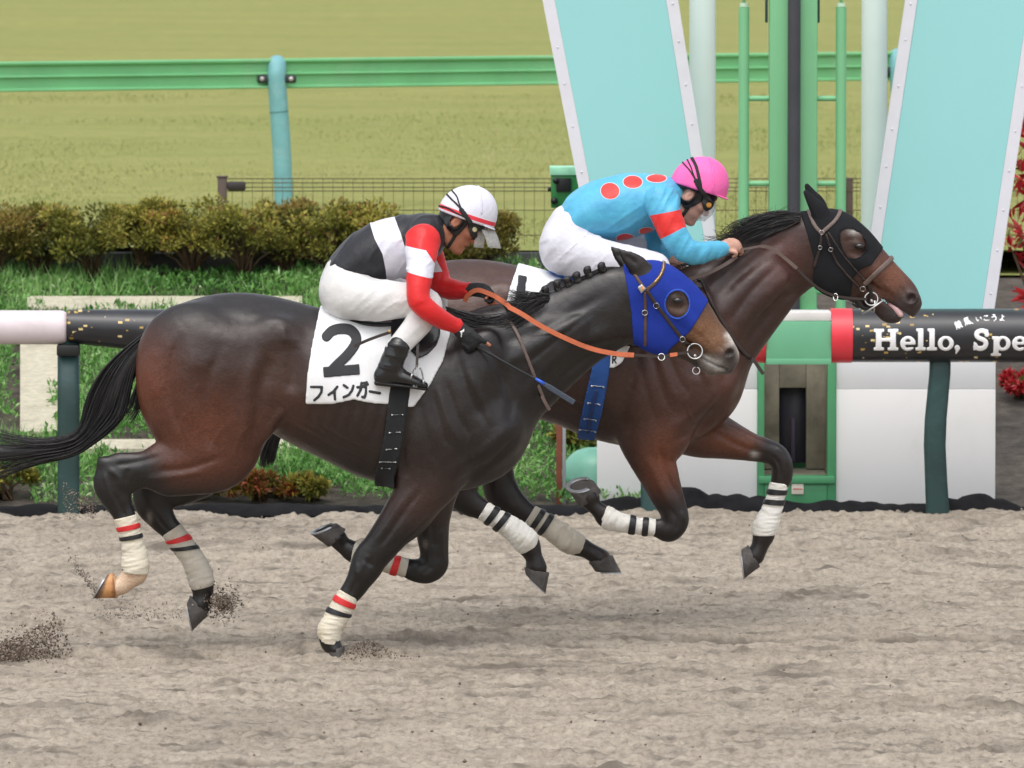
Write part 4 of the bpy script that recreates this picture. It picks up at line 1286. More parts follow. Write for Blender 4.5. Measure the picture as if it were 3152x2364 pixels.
def lock_between(A, B, Y, n, jit_y, rng, npts=14, spread=1.0, ycen=0.0, endjit=0.0, wave=0.004):
    """strands that run along two guide polylines (survey pixels), each at its own fraction between them"""
    A = catmull(np.array(A, float), 6); B = catmull(np.array(B, float), 6)
    m = max(len(A), len(B))
    ta, tb, tm = np.linspace(0, 1, len(A)), np.linspace(0, 1, len(B)), np.linspace(0, 1, npts)
    A2 = np.stack([np.interp(tm, ta, A[:, j]) for j in (0, 1)], 1); B2 = np.stack([np.interp(tm, tb, B[:, j]) for j in (0, 1)], 1)
    out = []
    for i in range(n):
        u = 0.5 + (rng.random() - 0.5) * spread; u2 = np.clip(u + rng.normal(0, 0.12), -0.05, 1.05)
        uu = np.linspace(u, u2, npts)[:, None]
        P = A2 * (1 - uu) + B2 * uu
        L = 1.0 - endjit * rng.random()
        tt = np.linspace(0, L, npts)
        P = np.stack([np.interp(tt, tm, P[:, j]) for j in (0, 1)], 1)
        yo = ycen + rng.uniform(-1, 1) * jit_y * (0.35 + 0.65 * np.sin(np.linspace(0.15, math.pi * 0.8, npts))) 
        ph = rng.uniform(0, 6.28); wv = wave * np.sin(np.linspace(0, 7, npts) + ph) * np.linspace(0, 1, npts)
        C = np.array([W(x, y, Y + yv) for (x, y), yv in zip(P, yo)])
        C[:, 2] += wv; C[:, 1] += wv * np.cos(ph)
        out.append(C)
    return out

M_BAND_A = plain('bandage_cream', S(226, 218, 200), 0.85, 0.10, 9, 0.5, 220, grime=S(190, 172, 132), gscale=11)
M_BAND_W = plain('bandage_white', S(236, 234, 228), 0.85, 0.07, 9, 0.5, 220, grime=S(206, 196, 168), gscale=9)
M_BAND_G = plain('bandage_grey', S(200, 193, 180), 0.85, 0.10, 9, 0.5, 220, grime=S(172, 156, 128), gscale=9)
M_TAPE_R = plain('tape_red', S(206, 44, 46), 0.45, 0.12, 14)
M_TAPE_K = plain('tape_black', S(34, 34, 36), 0.45, 0.2, 14)

def coat_colors(V, Y, cols, rules):
    """cols: base; rules: (sdf-like array 0..1, colour) mixed in order"""
    C = np.tile(np.array(cols, float), (len(V), 1))
    for w_, c in rules:
        w_ = np.clip(w_, 0, 1)[:, None]
        C = C * (1 - w_) + np.array(c) * w_
    return C

def to_px(V):
    dd = V[:, 1] + CAM_D; dz = V[:, 2] - CAM_H
    den = dd * CP - dz * SP
    return 1576 + F_PX * V[:, 0] / den, 1182 - F_PX * (dz * CP + dd * SP) / den

def blob(px, py, cx, cy, rx, ry, pw=1.0):
    return np.exp(-(((px - cx) / rx) ** 2 + ((py - cy) / ry) ** 2)) * pw


MUSCLE = [([(1470, 1010), (1530, 1120), (1575, 1230), (1560, 1320)], 20, -.008), ([(1400, 1070), (1440, 1200), (1500, 1310)], 16, -.006), ([(1310, 1150), (1268, 1280), (1238, 1400), (1255, 1480)], 24, -.010),
          ([(1365, 1150), (1400, 1260), (1450, 1350)], 13, -.005), ([(1325, 1190), (1352, 1300), (1392, 1400)], 13, -.005), ([(1290, 1230), (1312, 1330), (1345, 1440)], 13, -.004), ([(1345, 1180), (1378, 1290), (1420, 1380)], 13, .005), ([(1440, 1130), (1480, 1230), (1520, 1320)], 18, .006),
          ([(1610, 1330), (1500, 1435), (1390, 1500)], 13, -.008), ([(1590, 1290), (1480, 1395), (1370, 1460)], 22, .006),
          ([(820, 1365), (838, 1305), (880, 1255)], 14, .008), ([(775, 1385), (795, 1290), (805, 1200), (835, 1085)], 24, -.010), ([(735, 1390), (752, 1290), (765, 1180), (800, 1060)], 26, .007),
          ([(565, 1010), (525, 1120), (525, 1240), (565, 1350)], 18, -.008), ([(480, 1060), (462, 1150), (475, 1240)], 24, .006), ([(690, 1040), (640, 1180), (640, 1320), (670, 1400)], 20, -.006), ([(600, 1060), (580, 1200), (600, 1330)], 26, .006),
          ([(872, 1000), (876, 1060)], 16, .006), ([(900, 1040), (905, 1130), (890, 1220)], 26, -.009), ([(640, 950), (740, 985), (840, 1000)], 22, -.003), ([(600, 1000), (700, 1040), (800, 1050)], 36, .004),
          ([(690, 1405), (580, 1440), (470, 1450)], 12, -.006), ([(500, 1400), (420, 1422), (345, 1432)], 10, -.006), ([(640, 1450), (520, 1470), (430, 1475)], 10, .004),
          ([(880, 1290), (960, 1335), (1060, 1385), (1120, 1410)], 5, .004), ([(950, 1310), (990, 1330), (1010, 1365)], 4, .003)]
MUSCLE += [([(1180, 1400), (1100, 1370), (1040, 1340), (960, 1290)], 4, .003), ([(1470, 1440), (1440, 1380), (1455, 1330)], 4, .003), ([(700, 1300), (660, 1360), (640, 1430)], 4, .003), ([(600, 1250), (560, 1300), (590, 1380)], 4, .0025), ([(780, 1300), (740, 1340), (720, 1400)], 4, .003)]
for i_ in range(7):
    MUSCLE.append(([(985 + 42 * i_, 1120), (968 + 42 * i_, 1240), (938 + 42 * i_, 1350)], 12, -.0035))
NECK_N = [([(1935, 1050), (1835, 1085), (1725, 1165), (1640, 1270)], 20, -.010), ([(1900, 1010), (1800, 1050), (1690, 1130), (1600, 1240)], 26, .007), ([(1890, 890), (1760, 965), (1630, 1025), (1510, 1065)], 20, -.006), ([(1870, 930), (1740, 1010), (1620, 1080), (1540, 1130)], 24, .005), ([(1840, 950), (1720, 1040), (1610, 1130)], 10, -.004),
          ([(1300, 1500), (1235, 1590), (1165, 1690)], 10, -.006), ([(1260, 1510), (1200, 1600), (1135, 1690)], 12, .004), ([(1350, 1560), (1260, 1650), (1190, 1720)], 9, .004), ([(1120, 1720), (1150, 1745)], 8, -.004), ([(1100, 1730), (1095, 1770)], 7, .004),
          ([(2048, 908), (2080, 903), (2114, 922)], 5, -.005), ([(2040, 898), (2080, 888), (2118, 908)], 7, .005), ([(2052, 938), (2085, 950), (2112, 938)], 5, -.004), ([(2055, 955), (2090, 968), (2120, 955)], 8, .003),
          ([(352, 1520), (372, 1560), (388, 1600)], 6, -.005), ([(330, 1440), (365, 1470), (372, 1510)], 10, .004), ([(318, 1450), (332, 1500), (350, 1560)], 6, .004), ([(395, 1440), (385, 1490)], 8, -.004), ([(470, 1570), (505, 1620), (530, 1640)], 6, -.004), ([(1100, 1775), (1085, 1815), (1070, 1840)], 6, -.004), ([(1140, 1700), (1115, 1745), (1095, 1790)], 7, .004), ([(1330, 1600), (1335, 1690)], 8, -.004), ([(1360, 1620), (1362, 1720)], 7, .004), ([(1330, 1740), (1300, 1770)], 8, -.003),
          ([(2110, 1050), (2160, 1085), (2205, 1112)], 7, -.004), ([(2210, 1055), (2228, 1080), (2232, 1105)], 5, -.004), ([(2135, 1000), (2180, 1045), (2200, 1075)], 4, .003), ([(2120, 1020), (2165, 1062)], 9, .004), ([(2246, 1140), (2205, 1124), (2152, 1096)], 6, -.004)]
NECK_F = [([(2490, 880), (2420, 915), (2340, 1000), (2270, 1110)], 20, -.010), ([(2460, 840), (2390, 880), (2310, 960), (2230, 1090)], 26, .007), ([(2440, 720), (2360, 770), (2270, 850), (2190, 930)], 20, -.006), ([(2430, 770), (2340, 830), (2260, 920), (2190, 1000)], 22, .005), ([(2390, 820), (2310, 900), (2240, 1000)], 10, -.004),
          ([(2030, 1370), (2050, 1450), (2090, 1540)], 10, -.007), ([(1990, 1400), (2030, 1490), (2070, 1570)], 14, .005), ([(2070, 1390), (2085, 1470), (2105, 1550)], 8, .004), ([(2180, 1320), (2270, 1370), (2360, 1400)], 12, -.006), ([(2200, 1290), (2290, 1335), (2370, 1375)], 12, .004), ([(2240, 1130), (2215, 1230), (2150, 1330)], 20, -.007), ([(2275, 1130), (2250, 1230), (2215, 1300)], 16, .006),
          ([(2606, 742), (2638, 736), (2668, 752)], 5, -.006), ([(2598, 730), (2636, 720), (2668, 736)], 7, .004), ([(2612, 772), (2645, 784), (2670, 770)], 5, -.005), ([(2612, 790), (2650, 800), (2676, 786)], 8, .003),
          ([(2060, 1560), (2085, 1600), (2080, 1640)], 8, -.004), ([(2100, 1570), (2108, 1610)], 7, .004), ([(2385, 1370), (2415, 1400), (2425, 1440)], 8, .004), ([(2370, 1395), (2398, 1430), (2405, 1480)], 7, -.004),
          ([(2660, 880), (2715, 915), (2760, 945)], 7, -.004), ([(2770, 880), (2785, 905), (2790, 930)], 6, -.004), ([(2680, 830), (2730, 880), (2760, 905)], 4, .003), ([(2670, 850), (2720, 888)], 9, .004)]
def far_map(L): return [([(x * .96 + 730, y * .96 - 74) for x, y in p_], w_, h_) for p_, w_, h_ in L]

HVOX = 0.0084

# ------------------------------------------------------------------ near horse (number 2)
Y2 = 0.0
def build_near():
    Y = Y2
    f = Field()
    trunk = cr([(560, 1118, 142, 0, .205), (620, 1105, 172, 0, .25), (705, 1103, 190, 0, .275), (805, 1106, 188, 0, .262), (902, 1140, 200, 0, .275), (1000, 1178, 216, 0, .292),
                (1100, 1213, 228, 0, .295), (1200, 1236, 250, 0, .272), (1300, 1240, 264, 0, .235), (1380, 1268, 246, 0, .215), (1435, 1295, 205, 0, .185)], Y)
    f.sweep(trunk, 0.02)
    neck = cr([(1470, 1190, 205, 0, .17), (1540, 1132, 196, 0, .145), (1617, 1095, 168, 0, .118), (1695, 1050, 147, 0, .098), (1770, 1007, 130, 0, .085), (1847, 968, 124, 0, .078), (1905, 940, 118, 0, .075), (1950, 908, 92, 0, .07)], Y)
    f.sweep(neck, 0.06)
    # withers ridge, croup ridge
    f.sweep(cr([(1180, 1050, 62, 0, .05), (1290, 1018, 52, 0, .035), (1380, 1030, 48, 0, .04), (1480, 1030, 48, 0, .045)], Y), 0.07)
    f.sweep(cr([(520, 1020, 45, 0, .06), (610, 985, 52, 0, .08), (715, 960, 48, 0, .08), (820, 970, 48, 0, .08), (960, 1002, 42, 0, .07)], Y), 0.07)
    # shoulder, triceps, chest, ribs, haunch masses on both sides
    for s in (-1, 1):
        f.ell(W(1420, 1200, Y + s * .15), (.30, .075, .13), 62, .06)
        f.ell(W(1330, 1335, Y + s * .165), (.20, .075, .15), 20, .06)
        f.ell(W(1500, 1335, Y + s * .11), (.16, .10, .14), 30, .06)
        f.ell(W(1230, 1330, Y + s * .17), (.16, .06, .12), 0, .05)
        f.ell(W(640, 1140, Y + s * .165), (.26, .105, .20), -55, .07)
        f.ell(W(745, 1210, Y + s * .185), (.24, .085, .17), -70, .06)
        f.ell(W(560, 1220, Y + s * .13), (.22, .105, .16), -70, .06)
        f.ell(W(850, 1025, Y + s * .205), (.07, .03, .06), 0, .09)
        f.ell(W(1640, 1075, Y + s * .085), (.26, .04, .09), 28, .05)
    # flank hollow
    for s in (-1, 1):
        f.ell(W(872, 1130, Y + s * .315), (.10, .045, .13), 15, .05, 'sub')
        f.ell(W(1010, 1075, Y + s * .345), (.22, .05, .05), 0, .04, 'sub')
    # --- near hind leg
    yn = -.155
    thigh = pr([((430, 1130), (745, 1060)), ((425, 1200), (800, 1210)), ((470, 1285), (810, 1300)), ((503, 1345), (800, 1385)), ((492, 1378), (690, 1458)), ((450, 1390), (600, 1489))], Y,
               [-.11, -.125, -.14, -.15, yn, yn], [.12, .13, .125, .105, .085, .065])
    f.sweep(thigh, .06)
    f.sweep(pr([((530, 1340), (700, 1450)), ((500, 1368), (610, 1487)), ((455, 1387), (530, 1491)), ((412, 1396), (468, 1496)), ((368, 1400), (432, 1507)), ((326, 1408), (408, 1520)), ((300, 1448), (401, 1527)), ((306, 1492), (401, 1540)), ((326, 1542), (406, 1560)), ((341, 1574), (411, 1574)), ((354, 1600), (416, 1590))], Y, yn, [.085, .075, .065, .056, .050, .046, .043, .041, .037, .033, .03]), .03)
    f.ell(W(316, 1424, Y + yn), (.024, .024, .030), 30, .03)
    can_nh = [((354, 1598), (417, 1583)), ((374, 1661), (434, 1650)), ((379, 1705), (448, 1695)), ((377, 1738), (457, 1735)), ((380, 1762), (452, 1768))]
    f.sweep(pr(can_nh, Y, yn, [.027, .025, .026, .036, .035]), .015)
    f.sweep(pr([((378, 1762), (452, 1762)), ((368, 1770), (425, 1795)), ((357, 1778), (392, 1825)), ((350, 1785), (362, 1835))], Y, yn, [.036, .034, .038, .045]), .02)
    # --- far hind leg
    yf = .15
    f.sweep(pr([((440, 1150), (740, 1080)), ((470, 1250), (800, 1260)), ((540, 1350), (770, 1380)), ((520, 1400), (680, 1480))], Y, [.11, .125, .14, yf], [.12, .13, .105, .08]), .06)
    f.sweep(pr([((520, 1400), (680, 1490)), ((450, 1420), (620, 1510)), ((412, 1480), (560, 1515)), ((412, 1540), (532, 1550)), ((437, 1576), (534, 1578)), ((468, 1618), (544, 1598)), ((500, 1648), (554, 1614))], Y, yf, [.075, .06, .05, .046, .042, .036, .03]), .03)
    can_fh = [((501, 1648), (554, 1613)), ((525, 1683), (598, 1672)), ((555, 1722), (628, 1712)), ((574, 1765), (650, 1755)), ((584, 1798), (656, 1785)), ((594, 1817), (654, 1802))]
    f.sweep(pr(can_fh, Y, yf, [.027, .026, .027, .036, .036, .034]), .015)
    f.sweep(pr([((592, 1812), (655, 1800)), ((594, 1832), (655, 1838)), ((592, 1842), (646, 1880))], Y, yf, [.035, .036, .045]), .02)
    # --- near fore (stance)
    y1 = -.135
    f.sweep(pr([((1190, 1330), (1450, 1380)), ((1205, 1420), (1440, 1450)), ((1210, 1510), (1374, 1533)), ((1178, 1584), (1326, 1583)), ((1150, 1628), (1272, 1633)), ((1117, 1681), (1226, 1681)), ((1088, 1718), (1195, 1716)), ((1077, 1752), (1176, 1742)), ((1068, 1783), (1150, 1776)), ((1053, 1812), (1125, 1815)), ((1048, 1822), (1103, 1842))],
              Y, [-.12, -.13, y1, y1, y1, y1, y1, y1, y1, y1, y1], [.11, .10, .085, .07, .058, .05, .046, .048, .044, .034, .03]), .05)
    can_nf = [((1047, 1814), (1099, 1843)), ((1023, 1855), (1083, 1880)), ((1000, 1893), (1070, 1908)), ((982, 1926), (1057, 1932)), ((981, 1953), (1046, 1958)), ((990, 1978), (1042, 1985))]
    f.sweep(pr(can_nf, Y, y1, [.027, .026, .027, .036, .037, .034]), .015)
    f.sweep(pr([((988, 1968), (1042, 1980)), ((1000, 1985), (1052, 1995)), ((1008, 2000), (1058, 2002))], Y, y1, [.035, .038, .045]), .02)
    # --- far fore (folded)
    y3 = .135
    f.sweep(pr([((1200, 1400), (1450, 1420)), ((1235, 1500), (1410, 1510)), ((1270, 1600), (1386, 1590)), ((1283, 1655), (1382, 1650)), ((1292, 1700), (1381, 1704)), ((1288, 1735), (1380, 1738)), ((1283, 1742), (1352, 1774)), ((1276, 1725), (1318, 1790)), ((1262, 1722), (1278, 1787)), ((1258, 1721), (1250, 1776))],
              Y, [.11, .125, y3, y3, y3, y3, y3, y3, y3, y3], [.10, .09, .066, .055, .048, .047, .046, .044, .034, .03]), .04)
    can_ff = [((1260, 1721), (1248, 1774)), ((1207, 1713), (1190, 1761)), ((1160, 1696), (1135, 1747)), ((1115, 1676), (1090, 1735)), ((1092, 1668), (1078, 1726))]
    f.sweep(pr(can_ff, Y, y3, [.027, .025, .026, .036, .035]), .015)
    f.sweep(pr([((1094, 1668), (1076, 1726)), ((1066, 1652), (1042, 1700)), ((1060, 1636), (1018, 1680))], Y, y3, [.036, .036, .045]), .02)
    # --- head
    hd = [(1955, 900, 78, 0, .075), (2010, 882, 78, 0, .095), (2068, 925, 82, 0, .094), (2112, 980, 84, 0, .082), (2150, 1030, 77, 0, .066), (2186, 1062, 68, 0, .054), (2216, 1088, 55, 0, .050), (2231, 1098, 46, 0, .05)]
    f.sweep(cr(hd, Y), .02)
    f.sweep(cr([(2000, 965, 85, 0, .062), (2030, 988, 98, 0, .066), (2080, 1020, 78, 0, .05), (2130, 1062, 52, 0, .04), (2170, 1105, 35, 0, .032), (2194, 1130, 26, 0, .03)], Y), .03)
    for s in (-1, 1):
        f.ell(W(2070, 902, Y + s * .078), (.05, .016, .02), -35, .03)      # brow
        f.ell(W(2085, 926, Y + s * .098), (.026, .011, .017), -25, .012)      # eyelids
        f.sweep(cr([(2095, 965, 14, s * .085, .012), (2150, 1010, 10, s * .064, .010)], Y), .03)   # cheek ridge
        f.ell(W(2245, 1085, Y + s * .046), (.030, .022, .034), -60, .02)     # nostril wing
        f.ell(W(2248, 1086, Y + s * .068), (.019, .026, .026), -60, .008, 'sub')
        f.ell(W(2155, 1088, Y + s * .055), (.09, .022, .018), -35, .03, 'sub')  # groove above the mouth
    f.sweep(cr([(2242, 1135, 17, 0, .026), (2228, 1140, 14, 0, .024)], Y), .02)
    # ears last (left out of the tack shell)
    body_ops = list(f.ops)
    for s, tip, b1 in ((-1, (1906, 768), (1985, 842)), (1, (1880, 760), (1962, 838))):
        f.sweep([(*W(b1[0], b1[1], Y + s * .055), 30 * PXM(), .026), (*W(b1[0] * .72 + tip[0] * .28, b1[1] * .66 + tip[1] * .34, Y + s * .062), 31 * PXM(), .022),
                 (*W(b1[0] * .38 + tip[0] * .62, b1[1] * .36 + tip[1] * .64, Y + s * .068), 22 * PXM(), .015), (*W(tip[0], tip[1], Y + s * .068), 4 * PXM(), .006)], .02)
        f.sweep([(*W(b1[0] * .6 + tip[0] * .4 + 3, b1[1] * .6 + tip[1] * .4 - 4, Y + s * .062 - .030), 12 * PXM(), .016), (*W(b1[0] * .3 + tip[0] * .7 + 2, b1[1] * .3 + tip[1] * .7 - 1, Y + s * .068 - .016), 8 * PXM(), .009)], .006, 'sub')
    lo, hi = f.bounds(0.03)
    F, o3, _ = f.eval(lo, hi, HVOX)
    V, Q = surface_nets(F, o3, HVOX, 2)
    # coat: dark bay, warmer brown on buttock, thigh, flank and face, black points
    px, py = to_px(V)
    V = sculpt(V, Q, px, py, MUSCLE + NECK_N)
    dark, mid, warm, black = S(35, 27, 25), S(60, 37, 29), S(110, 58, 37), S(20, 18, 18)
    leg = np.maximum(np.clip((py - 1470) / 90, 0, 1) * (px > 900), np.clip((1430 - px - 0.55 * (py - 1380)) / 90 - 9.4, 0, 1))
    hindblk = np.clip((px * -1 + 505 + 0.35 * (py - 1400)) / 70, 0, 1) * np.clip((py - 1380) / 30, 0, 1) + np.clip((py - 1505) / 30, 0, 1) * (px < 800)
    rules = [(blob(px, py, 640, 1200, 260, 190, 1.0), mid), (blob(px, py, 455, 1170, 95, 130, 1.0), warm), (blob(px, py, 640, 1330, 190, 130, .9), warm), (blob(px, py, 620, 1430, 150, 60, .8), S(100, 54, 36)), (blob(px, py, 870, 1220, 110, 160, .55), S(94, 56, 40)),
             (blob(px, py, 1000, 1250, 320, 160, .45), mid), (np.clip((1010 - py) / 60, 0, 1) * (px < 1450), S(33, 29, 30)),
             (np.clip((px - 1360) / 240, 0, 1) * (px < 1960) * 0.9, S(25, 22, 23)), (blob(px, py, 1290, 1540, 120, 90, .7), S(74, 50, 44)),
             (np.clip((py - 1590) / 80, 0, 1) * (px > 900), black), (np.clip(hindblk, 0, 1), black),
             (blob(px, py, 2160, 1010, 75, 75, 1.0) * (px > 1980), S(136, 92, 60)), (blob(px, py, 2090, 945, 60, 60, 1.0) * (px > 1990), S(82, 58, 44)), (blob(px, py, 2208, 1045, 40, 40, .8), S(150, 108, 76)),
             (blob(px, py, 2195, 1132, 50, 30, 1.2), S(112, 104, 98)), (blob(px, py, 2200, 1116, 22, 13, .9) + blob(px, py, 2178, 1102, 14, 10, .8) + blob(px, py, 2216, 1136, 16, 7, .7), S(196, 190, 184)), (blob(px, py, 2252, 1108, 30, 28, 1.0), S(84, 76, 74)), (blob(px, py, 2258, 1050, 16, 15, 1.2) + blob(px, py, 2242, 1032, 12, 10, 1.0), S(222, 214, 206)), (blob(px, py, 2274, 1078, 13, 24, 1.0), S(206, 192, 184)),
             (blob(px, py, 2249, 1088, 14, 18, 1.4), S(34, 18, 17)), (blob(px, py, 2085, 924, 22, 11, 1.2), S(24, 18, 16)),
             (np.exp(-(line_sdf([(2240, 1139), (2205, 1124), (2158, 1099)], 0.0, px, py) / 4.0) ** 2) * .9, S(30, 24, 24)),
             (np.clip((py - 1752) / 10, 0, 1) * (px < 470) * (V[:, 1] < Y), S(222, 196, 168)),
             (blob(px, py, 460, 1595, 9, 20, 1.0) * (V[:, 1] > Y), S(120, 112, 106)), (blob(px, py, 1309, 1674, 8, 14, 1.0) * (V[:, 1] > Y) * (V[:, 1] < Y + .13), S(120, 114, 110))]
    root = thing('racehorse', (W(1080, 1400, Y)[0], Y, 0), 'dark bay racehorse in a blue hood with red and black taped leg bandages', 'horse')
    mk('body', V, Q, m_coat('coat_dark_bay', dark, mid, warm, 0.36), root, attrs={'coat': coat_colors(V, Y, dark, rules), 'rgh': 0.28 * np.clip(blob(px, py, 2085, 930, 70, 70, 1.3) + blob(px, py, 2180, 1070, 90, 80, .6), 0, 1)})
    # hooves
    hoof([(352, 1764), (363, 1840), (289, 1842), (331, 1768)], Y, yn, .055, M_HOOFA, root)
    hoof([(586, 1833), (645, 1890), (594, 1940), (575, 1857)], Y, yf, .055, M_HOOF, root)
    hoof([(1006, 2002), (1060, 1988), (1064, 2022), (1014, 2030)], Y, y1, .055, M_HOOF, root)
    hoof([(1064, 1630), (1012, 1683), (959, 1645), (1037, 1612)], Y, y3, .055, M_HOOF, root, tilt=8)
    # bandages with tape rings
    st = [(.15, .235, M_TAPE_R), (.33, .405, M_TAPE_K)]
    st2 = [(.14, .22, M_TAPE_R), (.30, .37, M_TAPE_K)]
    bandage(root, can_nh, Y, yn, st, M_BAND_A, 1); bandage(root, can_fh, Y, yf, st2, M_BAND_G, 2)
    bandage(root, can_nf, Y, y1, [(.11, .22, M_TAPE_R), (.34, .43, M_TAPE_K)], M_BAND_A, 3); bandage(root, can_ff, Y, y3, [(.15, .27, M_TAPE_R), (.42, .55, M_TAPE_K)], M_BAND_G, 4)
    for s in (-1, 1):
        c = W(2086, 925, Y + s * .1005)
        bm = bmesh.new(); bmesh.ops.create_uvsphere(bm, u_segments=20, v_segments=14, radius=1)
        bm.verts.index_update()
        mk('eye', [(c[0] + v.co.x * .021, c[1] + v.co.y * .0125, c[2] + v.co.z * .0135) for v in bm.verts], [[v.index for v in q.verts] for q in bm.faces], M_EYE, root); bm.free()
    # tail: dense core plus strands
    rg = np.random.default_rng(21)
    tf = Field()
    tf.sweep(cr([(505, 1000, 26, 0, .035), (450, 1055, 34, 0, .04), (390, 1125, 52, 0, .05), (338, 1220, 62, 0, .055), (296, 1310, 50, 0, .05), (225, 1365, 36, 0, .045), (120, 1388, 30, 0, .04), (0, 1395, 34, 0, .04), (-80, 1402, 20, 0, .03)], Y), .01)
    tf.ops[-1] = ('add', .01, 'sweep', tf.ops[-1][3] * np.array([1, 1, 1, .78, .8]))
    lo, hi = tf.bounds(); F, o3, _ = tf.eval(lo, hi, .008); tv, tq = surface_nets(F, o3, .008, 2)
    tail = mk('tail', tv, tq, M_HAIR, root)
    up_ = [(488, 992), (384, 1071), (316, 1139), (276, 1207), (258, 1262), (240, 1325), (181, 1348), (90, 1350), (-10, 1326), (-90, 1300)]
    dn_ = [(492, 1008), (430, 1094), (412, 1150), (395, 1230), (375, 1290), (320, 1340), (244, 1394), (181, 1412), (90, 1432), (-10, 1470), (-90, 1500)]
    c1 = lock_between(up_, dn_, Y, 620, .055, rg, 18, 1.04, 0, .35, .006)
    c2 = lock_between([(455, 1080), (420, 1180), (400, 1230), (380, 1270), (340, 1310)], [(428, 1090), (428, 1180), (438, 1240), (440, 1262), (420, 1310)], Y, 120, .04, rg, 14, 1.0, -.02, .4, .006)
    strands('tail_hair', c1 + c2, M_HAIR, tail, .0027)
    # loose mane over the withers, plaits along the crest
    mane = strands('mane', lock_between([(1372, 945), (1430, 960), (1500, 975), (1570, 962), (1620, 925), (1682, 905)], [(1385, 985), (1440, 1020), (1520, 1036), (1590, 1012), (1640, 975), (1692, 930)], Y, 620, .055, rg, 14, 1.06, -.055, .5, .011)
                   + lock_between([(1690, 905), (1640, 902), (1590, 900), (1560, 896)], [(1688, 925), (1640, 938), (1580, 948), (1545, 935)], Y, 200, .05, rg, 10, 1.05, -.04, .5, .012), M_HAIR, root, .0022)
    crest = [(1672, 905), (1716, 893), (1748, 872), (1777, 858), (1813, 842), (1853, 824), (1918, 822)]
    for i, (x, y) in enumerate([(1678, 893), (1714, 875), (1746, 864), (1774, 850), (1808, 833), (1851, 821)]):
        g = Field()
        b = crest[i]
        g.sweep(cr([(b[0] + 4, b[1] + 6, 13, -.012, .018), (x + 1, y + 9, 10, -.015, .014), (x, y, 12, -.016, .018)], Y), .006)
        g.ell(W(x, y - 6, Y - .016), (.017, .016, .012), 15, .008)
        lo, hi = g.bounds(); F, o3, _ = g.eval(lo, hi, .003); gv, gq = surface_nets(F, o3, .003, 1)
        gv += (vnoise3(gv[:, 0] * 160, gv[:, 1] * 160, gv[:, 2] * 160) * .005)[:, None]
        mk('plait_knot', gv, gq, M_HAIR, mane)
    strands('crest_hair', lock_between(crest, [(x, y + 12) for x, y in crest], Y, 90, .02, rg, 14, 1.0, 0, .1, .002), M_HAIR, mane, .003)
    sh = Field(); sh.ops = body_ops
    return root, sh

